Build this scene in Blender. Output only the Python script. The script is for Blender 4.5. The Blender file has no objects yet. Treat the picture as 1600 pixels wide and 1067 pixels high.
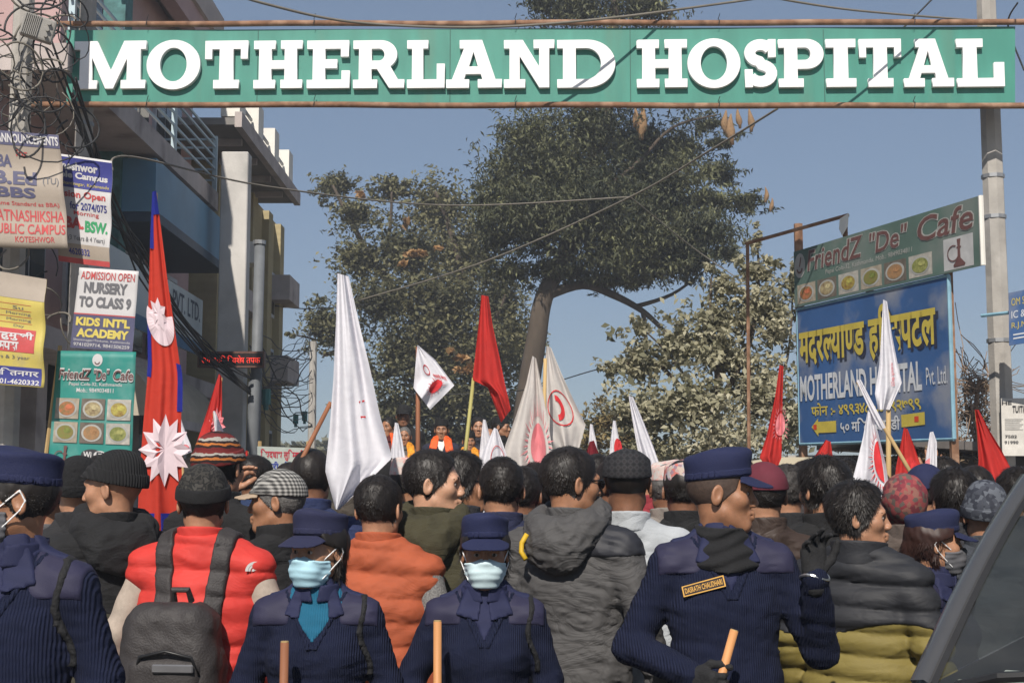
import bpy, bmesh, math, random
import numpy as np
from mathutils import Vector, Matrix
random.seed(7); np.random.seed(7)
SC = bpy.context.scene
COL = SC.collection
PI = math.pi
R = math.radians

# ---------------------------------------------------------------- camera
F = 2150.0                      # focal length in photo pixels (1600 wide)
CAMZ = 1.60
PITCH = math.atan(232.0 / F)
cam_d = bpy.data.cameras.new('camera'); cam = bpy.data.objects.new('camera', cam_d); COL.objects.link(cam)
cam_d.sensor_width = 36.0; cam_d.lens = F / 1600.0 * 36.0; cam_d.clip_end = 3000; cam_d.clip_start = 0.05
cam.location = (0, 0, CAMZ); cam.rotation_euler = (PI / 2 + PITCH, 0, 0)
SC.camera = cam

def W(px, py, d):
    """photo pixel (1600x1067) + world depth y -> world point"""
    u = (px - 800.0) / F; v = (533.5 - py) / F
    c, s = math.cos(PITCH), math.sin(PITCH)
    dr = Vector((u, c - v * s, s + v * c))
    return Vector((0, 0, CAMZ)) + dr * (d / dr.y)

# ---------------------------------------------------------------- light
SUN_FROM = Vector((-0.18, -1.0, 0.95)).normalized()
world = bpy.data.worlds.new('World'); SC.world = world; world.use_nodes = True
wn = world.node_tree.nodes; wn.clear()
sky = wn.new('ShaderNodeTexSky'); sky.sky_type = 'NISHITA'; sky.sun_disc = False
sky.sun_elevation = math.asin(SUN_FROM.z)
sky.sun_rotation = math.atan2(SUN_FROM.x, SUN_FROM.y)
sky.altitude = 1300; sky.air_density = 1.0; sky.dust_density = 1.5; sky.ozone_density = 1.6
bg = wn.new('ShaderNodeBackground'); bg.inputs[1].default_value = 0.082
wo = wn.new('ShaderNodeOutputWorld')
smog = wn.new('ShaderNodeMixRGB'); smog.inputs[0].default_value = 0.55; smog.inputs[2].default_value = (2.1, 2.75, 3.8, 1)   # even winter smog over the whole sky
world.node_tree.links.new(sky.outputs[0], smog.inputs[1]); world.node_tree.links.new(smog.outputs[0], bg.inputs[0]); world.node_tree.links.new(bg.outputs[0], wo.inputs[0])
sd = bpy.data.lights.new('sun', 'SUN'); sd.energy = 4.7; sd.angle = R(0.5); sd.color = (1.0, 0.93, 0.84)
so = bpy.data.objects.new('sun', sd); COL.objects.link(so)
so.rotation_euler = (-SUN_FROM).to_track_quat('-Z', 'Y').to_euler()
so.location = (-6, -10, 12)
SC.view_settings.view_transform = 'Standard'; SC.view_settings.look = 'None'
SC.view_settings.gamma = 1; SC.view_settings.use_curve_mapping = False; SC.view_settings.exposure = 0.3
try:
    SC.cycles.max_bounces = 6; SC.cycles.transparent_max_bounces = 8
except Exception: pass

# ---------------------------------------------------------------- materials
MATS = {}
def mat(name, col, rough=0.75, var=0.15, scale=6.0, metal=0.0, bump=0.0, bscale=60.0, sss=0.0, spec=0.35,
        col2=None, dirt=None, sheen=0.0, stretch=None, wave=None, trans=0.0, emit=None, coat=0.0, fold=0.0):
    if name in MATS: return MATS[name]
    m = bpy.data.materials.new(name); m.use_nodes = True; MATS[name] = m
    nt = m.node_tree; N = nt.nodes; L = nt.links
    b = N['Principled BSDF']
    tc = N.new('ShaderNodeTexCoord'); mp = N.new('ShaderNodeMapping'); L.new(tc.outputs['Object'], mp.inputs[0])
    if stretch: mp.inputs['Scale'].default_value = stretch
    nz = N.new('ShaderNodeTexNoise'); nz.inputs['Scale'].default_value = scale; nz.inputs['Detail'].default_value = 6
    nz.inputs['Roughness'].default_value = 0.6
    L.new(mp.outputs[0], nz.inputs['Vector'])
    rp = N.new('ShaderNodeValToRGB'); L.new(nz.outputs[0], rp.inputs[0])
    c1 = [max(0, c * (1 - var)) for c in col]; c2 = list(col2) if col2 else [min(1, c * (1 + var)) for c in col]
    rp.color_ramp.elements[0].position = 0.3; rp.color_ramp.elements[1].position = 0.7
    rp.color_ramp.elements[0].color = (*c1, 1); rp.color_ramp.elements[1].color = (*c2, 1)
    out = rp.outputs[0]
    if dirt:                                # blotches of a second colour
        n2 = N.new('ShaderNodeTexNoise'); n2.inputs['Scale'].default_value = dirt[1]; n2.inputs['Detail'].default_value = 8
        L.new(mp.outputs[0], n2.inputs['Vector'])
        r2 = N.new('ShaderNodeValToRGB'); r2.color_ramp.elements[0].position = dirt[2]; r2.color_ramp.elements[1].position = dirt[2] + 0.16
        L.new(n2.outputs[0], r2.inputs[0])
        mx = N.new('ShaderNodeMixRGB'); L.new(r2.outputs[0], mx.inputs[0]); L.new(out, mx.inputs[1]); mx.inputs[2].default_value = (*dirt[0], 1)
        out = mx.outputs[0]
    L.new(out, b.inputs['Base Color'])
    b.inputs['Roughness'].default_value = rough; b.inputs['Metallic'].default_value = metal
    b.inputs['Specular IOR Level'].default_value = spec
    if sss:
        b.inputs['Subsurface Weight'].default_value = sss; b.inputs['Subsurface Radius'].default_value = (0.9, 0.35, 0.2); b.inputs['Subsurface Scale'].default_value = 0.012
    if sheen: b.inputs['Sheen Weight'].default_value = sheen
    if coat: b.inputs['Coat Weight'].default_value = coat
    if trans: b.inputs['Transmission Weight'].default_value = trans
    if emit: b.inputs['Emission Color'].default_value = (*emit[:3], 1); b.inputs['Emission Strength'].default_value = emit[3]
    src = None
    if wave:                                # knitted ribs: (scale, axis, strength)
        wv = N.new('ShaderNodeTexWave'); wv.bands_direction = wave[1]; wv.inputs['Scale'].default_value = wave[0]
        wv.inputs['Distortion'].default_value = wave[3] if len(wave) > 3 else 0.6; wv.inputs['Detail'].default_value = 1
        L.new(tc.outputs['Object'], wv.inputs['Vector'])
        bp = N.new('ShaderNodeBump'); bp.inputs['Strength'].default_value = wave[2]; bp.inputs['Distance'].default_value = 0.006
        L.new(wv.outputs[1], bp.inputs['Height']); src = bp
    if bump:
        n3 = N.new('ShaderNodeTexNoise'); n3.inputs['Scale'].default_value = bscale; n3.inputs['Detail'].default_value = 5
        L.new(mp.outputs[0], n3.inputs['Vector'])
        b2 = N.new('ShaderNodeBump'); b2.inputs['Strength'].default_value = bump; b2.inputs['Distance'].default_value = 0.01
        L.new(n3.outputs[0], b2.inputs['Height'])
        if src: L.new(src.outputs[0], b2.inputs['Normal'])
        src = b2
    if fold:
        n4 = N.new('ShaderNodeTexNoise'); n4.inputs['Scale'].default_value = 5.0; n4.inputs['Detail'].default_value = 3; n4.inputs['Distortion'].default_value = 1.6
        mp4 = N.new('ShaderNodeMapping'); mp4.inputs['Scale'].default_value = (1.0, 1.0, 1.9); mp4.inputs['Rotation'].default_value = (0.3, 0.5, 0.2); L.new(tc.outputs['Object'], mp4.inputs[0]); L.new(mp4.outputs[0], n4.inputs['Vector'])
        ab = N.new('ShaderNodeMath'); ab.operation = 'SUBTRACT'; L.new(n4.outputs[0], ab.inputs[0]); ab.inputs[1].default_value = 0.5; ab2 = N.new('ShaderNodeMath'); ab2.operation = 'ABSOLUTE'; L.new(ab.outputs[0], ab2.inputs[0])
        b4 = N.new('ShaderNodeBump'); b4.inputs['Strength'].default_value = fold; b4.inputs['Distance'].default_value = 0.12; L.new(ab2.outputs[0], b4.inputs['Height'])
        if src: L.new(src.outputs[0], b4.inputs['Normal'])
        src = b4
    if src: L.new(src.outputs[0], b.inputs['Normal'])
    return m

def cloth_mat(name, col, var=0.12, rough=0.85, trl=0.35):
    """thin flag cloth: diffuse + translucent"""
    if name in MATS: return MATS[name]
    m = mat(name, col, rough, var, 9.0, bump=0.15, bscale=25, fold=0.05)
    nt = m.node_tree; N = nt.nodes; L = nt.links
    b = N['Principled BSDF']; o = N['Material Output']
    t = N.new('ShaderNodeBsdfTranslucent'); t.inputs[0].default_value = (*col, 1)
    mx = N.new('ShaderNodeMixShader'); mx.inputs[0].default_value = trl
    L.new(b.outputs[0], mx.inputs[1]); L.new(t.outputs[0], mx.inputs[2]); L.new(mx.outputs[0], o.inputs[0])
    return m

# ---------------------------------------------------------------- object helpers
def link(o, parent=None):
    COL.objects.link(o)
    if parent is not None: o.parent = parent
    return o

def tag(o, label=None, cat=None, group=None, kind=None):
    if label: o['label'] = label
    if cat: o['category'] = cat
    if group: o['group'] = group
    if kind: o['kind'] = kind
    return o

def empty(name, loc=(0, 0, 0), rz=0.0, scale=1.0):
    o = bpy.data.objects.new(name, None); COL.objects.link(o)
    o.location = loc; o.rotation_euler = (0, 0, rz); o.scale = (scale,) * 3
    o.empty_display_size = 0.1
    return o

def mesh_obj(name, verts, faces, m, parent=None, smooth=False, loc=None, rot=None):
    me = bpy.data.meshes.new(name)
    me.from_pydata([tuple(v) for v in verts], [], [tuple(f) for f in faces]); me.update()
    if smooth: me.polygons.foreach_set('use_smooth', [True] * len(me.polygons))
    if m is not None:
        for x in (m if isinstance(m, (list, tuple)) else [m]): me.materials.append(x)
    o = bpy.data.objects.new(name, me); link(o, parent)
    if loc is not None: o.location = loc
    if rot is not None: o.rotation_euler = rot
    return o

class MB:
    """collects simple shapes into one mesh"""
    def __init__(s): s.v = []; s.f = []
    def add(s, vs, fs):
        n = len(s.v); s.v += [tuple(v) for v in vs]; s.f += [tuple(i + n for i in f) for f in fs]; return s
    def box(s, c, h, M=None):
        vs = [Vector((c[0] + sx * h[0], c[1] + sy * h[1], c[2] + sz * h[2])) for sz in (-1, 1) for sy in (-1, 1) for sx in (-1, 1)]
        if M: vs = [M @ v for v in vs]
        return s.add(vs, [(0, 2, 3, 1), (4, 5, 7, 6), (0, 1, 5, 4), (2, 6, 7, 3), (0, 4, 6, 2), (1, 3, 7, 5)])
    def bx(s, x0, x1, y0, y1, z0, z1):
        return s.box(((x0 + x1) / 2, (y0 + y1) / 2, (z0 + z1) / 2), (abs(x1 - x0) / 2, abs(y1 - y0) / 2, abs(z1 - z0) / 2))
    def tube(s, pts, rad, seg=8, cap=True):
        pts = [Vector(p) for p in pts]; n = len(pts)
        rr = rad if isinstance(rad, (list, tuple)) else [rad] * n
        vs = []; fs = []; a = None
        for i, p in enumerate(pts):
            t = (pts[min(i + 1, n - 1)] - pts[max(i - 1, 0)]).normalized()
            if a is None:
                a = t.cross(Vector((0.013, 0.021, 1)))
                if a.length < 0.2: a = t.cross(Vector((1, 0.01, 0)))
            a = (a - t * a.dot(t)).normalized(); b = a.cross(t)
            for k in range(seg):
                g = 2 * PI * k / seg
                vs.append(p + (a * math.cos(g) + b * math.sin(g)) * rr[i])
        for i in range(n - 1):
            for k in range(seg):
                k2 = (k + 1) % seg
                fs.append((i * seg + k, i * seg + k2, (i + 1) * seg + k2, (i + 1) * seg + k))
        if cap:
            fs.append(tuple(range(seg - 1, -1, -1))); fs.append(tuple((n - 1) * seg + k for k in range(seg)))
        return s.add(vs, fs)
    def prism(s, poly, z0, z1):
        n = len(poly)
        vs = [(x, y, z0) for x, y in poly] + [(x, y, z1) for x, y in poly]
        return s.add(vs, [tuple(range(n - 1, -1, -1)), tuple(range(n, 2 * n))] + [(i, (i + 1) % n, (i + 1) % n + n, i + n) for i in range(n)])
    def build(s, name, m, parent=None, smooth=False, **k):
        return mesh_obj(name, s.v, s.f, m, parent, smooth, **k)

def bevel(o, w=0.01, seg=2):
    bm = bmesh.new(); bm.from_mesh(o.data)
    bmesh.ops.bevel(bm, geom=[e for e in bm.edges], offset=w, segments=seg, affect='EDGES', profile=0.6)
    bm.to_mesh(o.data); bm.free(); return o

# ---------------------------------------------------------------- lettering
def text_mesh(s, size=1.0, bold=0.0, shear=0.0, depth=0.0, res=3):
    """flat text mesh, default font (with its Devanagari fallback); returns (verts Nx3, faces)"""
    c = bpy.data.curves.new('t', 'FONT'); c.body = s; c.size = 1.0; c.offset = bold; c.resolution_u = res; c.shear = shear; c.extrude = depth
    o = bpy.data.objects.new('t', c); COL.objects.link(o)
    dg = bpy.context.evaluated_depsgraph_get(); dg.update()
    me = bpy.data.meshes.new_from_object(o.evaluated_get(dg))
    v = np.empty(len(me.vertices) * 3, np.float32); me.vertices.foreach_get('co', v); v = v.reshape(-1, 3) * size
    f = [tuple(p.vertices) for p in me.polygons]
    bpy.data.objects.remove(o); bpy.data.curves.remove(c); bpy.data.meshes.remove(me)
    return v, f

def deva_mesh(tokens, bold=0.02):
    """Devanagari glyph run; a token ending in ~ is a half form (its right stem cut away)"""
    V = []; Fs = []; x = 0.0
    for t in tokens:
        if t == ' ': x += 0.3; continue
        half = t.endswith('~'); ch = t.rstrip('~')
        v, f = text_mesh(ch, 1.0, bold)
        if not len(v): continue
        w = float(v[:, 0].max()); x0 = float(min(0, v[:, 0].min()))
        if half:
            me = bpy.data.meshes.new('h'); me.from_pydata([tuple(p) for p in v], [], f)
            bm = bmesh.new(); bm.from_mesh(me)
            cut = w * 0.70
            bmesh.ops.bisect_plane(bm, geom=bm.verts[:] + bm.edges[:] + bm.faces[:], plane_co=(cut, 0, 0), plane_no=(1, 0, 0), clear_outer=True)
            bm.to_mesh(me); bm.free()
            v = np.array([tuple(p.co) for p in me.vertices], np.float32).reshape(-1, 3); f = [tuple(p.vertices) for p in me.polygons]; w = cut
            bpy.data.meshes.remove(me)
        n = sum(len(a) for a in V)
        vv = v.copy(); vv[:, 0] += x; V.append(vv); Fs += [tuple(i + n for i in q) for q in f]
        x += w - (0.03 if not half else 0.0)
    return np.concatenate(V), Fs

def fit(v, x0, x1, y0, y1, keep=None):
    """scale flat text verts into a box (x right, y up)"""
    v = v.copy(); a = v.min(0); b = v.max(0)
    v[:, 0] = x0 + (v[:, 0] - a[0]) / max(1e-6, b[0] - a[0]) * (x1 - x0)
    v[:, 1] = y0 + (v[:, 1] - a[1]) / max(1e-6, b[1] - a[1]) * (y1 - y0)
    return v

class Panel:
    """a flat or curled printed sheet in its own frame: u right 0..1, v down 0..1 -> world; print lies just proud of it"""
    def __init__(s, tl, tr, bl, br, curl=0.0, nrm=None, waves=1.5, phase=0.0):
        s.tl, s.tr, s.bl, s.br = [Vector(p) for p in (tl, tr, bl, br)]
        n = (s.tr - s.tl).cross(s.bl - s.tl).normalized()
        if n.y > 0: n = -n
        s.n = n; s.curl = curl; s.waves = waves; s.phase = phase
    def p(s, u, v, h=0.0):
        q = (s.tl * (1 - u) + s.tr * u) * (1 - v) + (s.bl * (1 - u) + s.br * u) * v
        c = s.curl * (math.sin(2 * PI * s.waves * (u * 0.8 + v * 0.35) + s.phase) * (0.3 + 0.7 * v) + 0.5 * math.sin(2 * PI * 2.3 * v + s.phase * 2) * (0.4 + u))
        return q + s.n * (h + c)
    def sheet(s, name, m, parent, u0=0, u1=1, v0=0, v1=1, h=0.0, nu=14, nv=14, thick=0.0):
        vs = [s.p(u0 + (u1 - u0) * i / nu, v0 + (v1 - v0) * j / nv, h) for j in range(nv + 1) for i in range(nu + 1)]
        fs = [(j * (nu + 1) + i, (j + 1) * (nu + 1) + i, (j + 1) * (nu + 1) + i + 1, j * (nu + 1) + i + 1) for j in range(nv) for i in range(nu)]
        o = mesh_obj(name, vs, fs, m, parent, smooth=s.curl > 0)
        if thick:
            md = o.modifiers.new('s', 'SOLIDIFY'); md.thickness = thick; md.offset = 0
        return o
    def flat(s, name, v, f, m, parent, h=0.004):
        return mesh_obj(name, [s.p(q[0], q[1], h + q[2]) for q in v], f, m, parent)
    def text(s, name, body, u0, u1, v0, v1, m, parent, bold=0.0, shear=0.0, h=0.004, tokens=None):
        v, f = deva_mesh(tokens, bold) if tokens else text_mesh(body, 1.0, bold, shear)
        v = fit(v, u0, u1, -v1, -v0); v[:, 1] *= -1
        # long faces follow the curl well enough at print size
        return s.flat(name, v, [q[::-1] for q in f], m, parent, h)
    def disc(s, name, cu, cv, ru, rv, m, parent, h=0.004, n=20, a0=0, a1=2 * PI, inner=0.0):
        vs = []; fs = []
        for k in range(n + 1):
            a = a0 + (a1 - a0) * k / n
            vs.append((cu + ru * math.cos(a), cv + rv * math.sin(a), 0)); vs.append((cu + inner * ru * math.cos(a), cv + inner * rv * math.sin(a), 0))
        for k in range(n): fs.append((2 * k, 2 * k + 2, 2 * k + 3, 2 * k + 1) if inner > 0 else (2 * k, 2 * k + 2, 2 * k + 1))
        return s.flat(name, vs, fs, m, parent, h)

def cable(name, pts, r, m, sag=0.0, label=None, cat='cable', group=None, n=14):
    """smooth cable through world points"""
    P = [Vector(p) for p in pts]; out = []
    for i in range(len(P) - 1):
        p0 = P[max(i - 1, 0)]; p1 = P[i]; p2 = P[i + 1]; p3 = P[min(i + 2, len(P) - 1)]
        for k in range(n):
            t = k / n
            q = 0.5 * ((2 * p1) + (p2 - p0) * t + (2 * p0 - 5 * p1 + 4 * p2 - p3) * t * t + (3 * p1 - p0 - 3 * p2 + p3) * t ** 3)
            q.z -= sag * 4 * t * (1 - t); out.append(q)
    out.append(P[-1])
    o = MB().tube(out, r, 5).build(name, m, smooth=True)
    return tag(o, label, cat, group)

def pattern_mat(name, kind, cols, scale, rough=0.85, bump=0.3):
    """woven or printed patterns: stripes / plaid / blotch / cells, hard-edged colours"""
    if name in MATS: return MATS[name]
    m = bpy.data.materials.new(name); m.use_nodes = True; MATS[name] = m; nt = m.node_tree; N = nt.nodes; L = nt.links
    b = N['Principled BSDF']; b.inputs['Roughness'].default_value = rough; b.inputs['Specular IOR Level'].default_value = 0.25
    tc = N.new('ShaderNodeTexCoord'); rp = N.new('ShaderNodeValToRGB'); rp.color_ramp.interpolation = 'CONSTANT'
    while len(rp.color_ramp.elements) < len(cols): rp.color_ramp.elements.new(0.5)
    for i, c in enumerate(cols): rp.color_ramp.elements[i].position = i / len(cols); rp.color_ramp.elements[i].color = (*c, 1)
    if kind == 'stripes':
        w = N.new('ShaderNodeTexWave'); w.wave_profile = 'SAW'; w.bands_direction = 'Z'; w.inputs['Scale'].default_value = scale; w.inputs['Distortion'].default_value = 1.2; w.inputs['Detail Scale'].default_value = 6; out = w.outputs[1]; L.new(tc.outputs['Object'], w.inputs[0])
    elif kind == 'plaid':
        a = []
        for dr in ('X', 'Z'):
            w = N.new('ShaderNodeTexWave'); w.bands_direction = dr; w.inputs['Scale'].default_value = scale; L.new(tc.outputs['Object'], w.inputs[0]); a.append(w)
        q = N.new('ShaderNodeMath'); q.operation = 'MULTIPLY_ADD'; L.new(a[0].outputs[1], q.inputs[0]); q.inputs[1].default_value = 0.5
        q2 = N.new('ShaderNodeMath'); q2.operation = 'MULTIPLY'; L.new(a[1].outputs[1], q2.inputs[0]); q2.inputs[1].default_value = 0.5; L.new(q2.outputs[0], q.inputs[2]); out = q.outputs[0]
    elif kind == 'blotch':
        w = N.new('ShaderNodeTexNoise'); w.inputs['Scale'].default_value = scale; w.inputs['Detail'].default_value = 1.5; L.new(tc.outputs['Object'], w.inputs[0])
        q = N.new('ShaderNodeMapRange'); q.inputs[1].default_value = 0.3; q.inputs[2].default_value = 0.7; L.new(w.outputs[0], q.inputs[0]); out = q.outputs[0]
    else:
        w = N.new('ShaderNodeTexVoronoi'); w.inputs['Scale'].default_value = scale; L.new(tc.outputs['Object'], w.inputs[0]); sp = N.new('ShaderNodeSeparateColor'); L.new(w.outputs['Color'], sp.inputs[0]); out = sp.outputs[0]
    L.new(out, rp.inputs[0]); L.new(rp.outputs[0], b.inputs['Base Color'])
    n3 = N.new('ShaderNodeTexNoise'); n3.inputs['Scale'].default_value = 180; L.new(tc.outputs['Object'], n3.inputs[0]); bp = N.new('ShaderNodeBump'); bp.inputs['Strength'].default_value = bump; bp.inputs['Distance'].default_value = 0.004; L.new(n3.outputs[0], bp.inputs['Height']); L.new(bp.outputs[0], b.inputs['Normal'])
    return m
# ================================================================ setting
M_asphalt = mat('asphalt', (0.055, 0.053, 0.05), 0.9, 0.35, 3.0, bump=0.4, bscale=120, dirt=((0.16, 0.14, 0.11), 0.7, 0.55))
M_dust = mat('dusty_earth', (0.24, 0.2, 0.15), 0.95, 0.25, 2.0, bump=0.4, bscale=40)
M_conc = mat('concrete', (0.36, 0.34, 0.31), 0.9, 0.2, 3.0, bump=0.3, bscale=50, dirt=((0.2, 0.19, 0.17), 2.0, 0.55))
M_conc_w = mat('plaster_white', (0.52, 0.5, 0.47), 0.9, 0.14, 1.6, bump=0.25, bscale=30, dirt=((0.36, 0.35, 0.33), 1.3, 0.52))
M_steel = mat('galvanised', (0.3, 0.31, 0.32), 0.5, 0.15, 5, metal=0.6, dirt=((0.16, 0.15, 0.14), 3, 0.6))
M_rust = mat('rusty_pipe', (0.2, 0.105, 0.06), 0.8, 0.35, 9, bump=0.3, bscale=90, dirt=((0.33, 0.2, 0.13), 5, 0.5))
M_green = mat('green_sheet', (0.055, 0.23, 0.18), 0.45, 0.12, 2.4, stretch=(2.2, 1, .35), dirt=((0.085, 0.2, 0.15), 0.9, 0.58), bump=0.05, bscale=4)
M_letter = mat('white_acrylic', (0.8, 0.8, 0.8), 0.4, 0.04, 3, dirt=((0.66, 0.66, 0.66), 2.2, 0.62))
M_wire = mat('black_wire', (0.025, 0.025, 0.026), 0.6)
M_wire_g = mat('grey_wire', (0.16, 0.145, 0.12), 0.7)
M_wood = mat('bamboo', (0.42, 0.29, 0.13), 0.7, 0.25, 10, stretch=(1, 1, 0.15))
M_wood_r = mat('brown_stick', (0.24, 0.095, 0.045), 0.65, 0.25, 10, stretch=(1, 1, 0.15))
M_stick = mat('cane', (0.47, 0.22, 0.085), 0.55, 0.25, 12, stretch=(1, 1, 0.1))

g = MB(); g.add([(-400, -60, 0), (400, -60, 0), (400, 900, 0), (-400, 900, 0)], [(0, 1, 2, 3)])
tag(g.build('ground', M_dust), kind='structure')
g = MB(); g.add([(-3.9, -30, 0.004), (4.0, -30, 0.004), (4.0, 120, 0.004), (-3.9, 120, 0.004)], [(0, 1, 2, 3)])
tag(g.build('road', M_asphalt), kind='structure')
g = MB(); g.bx(-5.4, -3.9, 6, 40, 0.0, 0.14)
tag(g.build('pavement', M_conc), kind='structure')

# ---------------------------------------------------------------- gate sign
LET = {
 'H': (1.0, [[(0,1),(.44,1),(.44,.83),(.36,.83),(.36,.58),(.64,.58),(.64,.83),(.56,.83),(.56,1),(1,1),(1,.83),(.89,.83),(.89,.17),(1,.17),(1,0),(.56,0),(.56,.17),(.64,.17),(.64,.41),(.36,.41),(.36,.17),(.44,.17),(.44,0),(0,0),(0,.17),(.11,.17),(.11,.83),(0,.83)]]),
 'T': (.88, [[(0,1),(.88,1),(.88,.62),(.74,.62),(.74,.83),(.58,.83),(.58,.17),(.7,.17),(.7,0),(.18,0),(.18,.17),(.3,.17),(.3,.83),(.14,.83),(.14,.62),(0,.62)]]),
 'E': (.88, [[(0,1),(.86,1),(.86,.66),(.7,.66),(.7,.83),(.37,.83),(.37,.6),(.62,.6),(.62,.42),(.37,.42),(.37,.17),(.72,.17),(.72,.36),(.88,.36),(.88,0),(0,0),(0,.17),(.12,.17),(.12,.83),(0,.83)]]),
 'L': (.9, [[(0,1),(.5,1),(.5,.83),(.38,.83),(.38,.17),(.72,.17),(.72,.5),(.9,.5),(.9,0),(0,0),(0,.17),(.12,.17),(.12,.83),(0,.83)]]),
 'I': (.6, [[(0,1),(.6,1),(.6,.83),(.44,.83),(.44,.17),(.6,.17),(.6,0),(0,0),(0,.17),(.16,.17),(.16,.83),(0,.83)]]),
 'M': (1.48, [[(0,1),(.46,1),(.76,.36),(1.03,1),(1.48,1),(1.48,.83),(1.37,.83),(1.37,.17),(1.48,.17),(1.48,0),(.98,0),(.98,.17),(1.1,.17),(1.1,.66),(.82,0),(.66,0),(.36,.68),(.36,.17),(.48,.17),(.48,0),(0,0),(0,.17),(.12,.17),(.12,.83),(0,.83)]]),
 'N': (1.08, [[(0,1),(.4,1),(.76,.42),(.76,.83),(.64,.83),(.64,1),(1.08,1),(1.08,.83),(.97,.83),(.97,0),(.76,0),(.33,.68),(.33,.17),(.45,.17),(.45,0),(0,0),(0,.17),(.12,.17),(.12,.83),(0,.83)]]),
 'A': (1.15, [[(.28,1),(.74,1),(1.02,.17),(1.15,.17),(1.15,0),(.66,0),(.66,.17),(.76,.17),(.72,.29),(.4,.29),(.36,.17),(.47,.17),(.47,0),(0,0),(0,.17),(.12,.17),(.37,.83),(.28,.83)], [(.455,.44),(.665,.44),(.565,.77)]]),
}
def arc(cx, cy, rx, ry, a0, a1, n=14): return [(cx + rx * math.cos(R(a0 + (a1 - a0) * i / n)), cy + ry * math.sin(R(a0 + (a1 - a0) * i / n))) for i in range(n + 1)]
LET['O'] = (1.1, [arc(.55, .5, .55, .52, 0, 351, 39), arc(.55, .5, .28, .36, 0, 351, 39)])
LET['D'] = (1.2, [[(0,1)] + arc(.62, .5, .58, .5, 90, -90, 20) + [(0,0),(0,.17),(.12,.17),(.12,.83),(0,.83)], [(.38,.83)] + arc(.6, .5, .31, .33, 90, -90, 16) + [(.38,.17)]])
LET['P'] = (.92, [[(0,1)] + arc(.58, .69, .34, .31, 90, -90, 16) + [(.38,.38),(.38,.17),(.5,.17),(.5,0),(0,0),(0,.17),(.12,.17),(.12,.83),(0,.83)], [(.38,.83)] + arc(.54, .695, .12, .135, 90, -90, 10) + [(.38,.56)]])
LET['R'] = (1.07, [[(0,1)] + arc(.58, .7, .34, .3, 90, -55, 14) + [(.94,.17),(1.07,.17),(1.07,0),(.76,0),(.5,.4),(.38,.4),(.38,.17),(.5,.17),(.5,0),(0,0),(0,.17),(.12,.17),(.12,.83),(0,.83)], [(.38,.83)] + arc(.54, .7, .12, .13, 90, -90, 10) + [(.38,.57)]])
_c = arc(.335, .715, .215, .175, 25, 262, 16) + arc(.335, .285, .225, .175, 82, -155, 16)
_l = []; _r = []
for i, p in enumerate(_c):
    a = _c[max(i - 1, 0)]; b = _c[min(i + 1, len(_c) - 1)]; t = Vector((b[0] - a[0], b[1] - a[1])).normalized()
    _l.append((p[0] - t.y * .11, p[1] + t.x * .11)); _r.append((p[0] + t.y * .11, p[1] - t.x * .11))
LET['S'] = (.67, [_l + _r[::-1]])

def letter(ch, x0, x1, z0, z1, parent):
    w, polys = LET[ch]
    def one(pl, extr):
        c = bpy.data.curves.new('letter', 'CURVE'); c.dimensions = '2D'; c.fill_mode = 'BOTH'; c.extrude = extr; c.bevel_depth = 0.003; c.bevel_resolution = 1
        for p in pl:
            s = c.splines.new('POLY'); s.points.add(len(p) - 1); s.use_cyclic_u = True
            for q, (x, y) in zip(s.points, p): q.co = (x0 + x / w * (x1 - x0), z0 + y * (z1 - z0), 0, 1)
        o = bpy.data.objects.new('t', c); COL.objects.link(o); dg = bpy.context.evaluated_depsgraph_get(); dg.update()
        me = bpy.data.meshes.new_from_object(o.evaluated_get(dg)); bpy.data.objects.remove(o); bpy.data.curves.remove(c)
        return me
    me = one(polys, 0.026)
    if ch == 'S':
        bm = bmesh.new(); bm.from_mesh(me)
        for pl in ([(.5, 1.0), (.65, 1.0), (.65, .63), (.5, .63)], [(.02, .37), (.17, .37), (.17, 0), (.02, 0)]):
            m2 = one([pl], 0.023); bm.from_mesh(m2); bpy.data.meshes.remove(m2)
        bm.to_mesh(me); bm.free()
    me.materials.clear(); me.materials.append(M_letter)
    o = bpy.data.objects.new('letter', me); link(o, parent); o.rotation_euler = (PI / 2, 0, 0); o.location = (0, -0.014, 0)
    return o

GD = 14.4
GR = -0.04
gc = W(845, 105, GD)
gate = empty('gate_sign', gc, rz=GR)
tag(gate, 'long green hospital gate sign with white slab letters between rusty pipes', 'sign')
def gxz(px, py):
    """point of the sign's plane (local x, z) seen at a photo pixel"""
    dr = W(px, py, 1.0) - Vector((0, 0, CAMZ)); x = (dr.x * gc.y - gc.x) / (math.cos(GR) - dr.x * math.sin(GR))
    return x, CAMZ + dr.z * (gc.y + x * math.sin(GR)) - gc.z
def gslab(nm, corners, y0, y1, m):
    q = [gxz(*c) for c in corners]; mb = MB(); mb.add([(x, y, z) for y in (y0, y1) for x, z in q], [(0, 1, 2, 3), (7, 6, 5, 4), (0, 4, 5, 1), (1, 5, 6, 2), (2, 6, 7, 3), (3, 7, 4, 0)]); return mb.build(nm, m, gate)
gslab('sign_board', [(103, 160), (1587, 162), (1587, 41), (103, 47)], 0.018, 0.042, M_green)
for px_ in (402, 703, 985, 1288):
    j_ = gxz(px_, 100)[0]; zt_ = gxz(px_, 46)[1]; zb_ = gxz(px_, 159)[1]; m = MB(); m.bx(j_ - .004, j_ + .004, .0145, .0178, zb_, zt_); m.build('panel_joint', mat('joint_dark', (0.03, 0.1, 0.08), .6), gate)
gslab('back_frame', [(120, 150), (1570, 152), (1570, 52), (120, 56)], 0.046, 0.066, M_rust)
PIPES = (((35, 38.5), (1700, 35)), ((35, 164), (1700, 166)))
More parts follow.
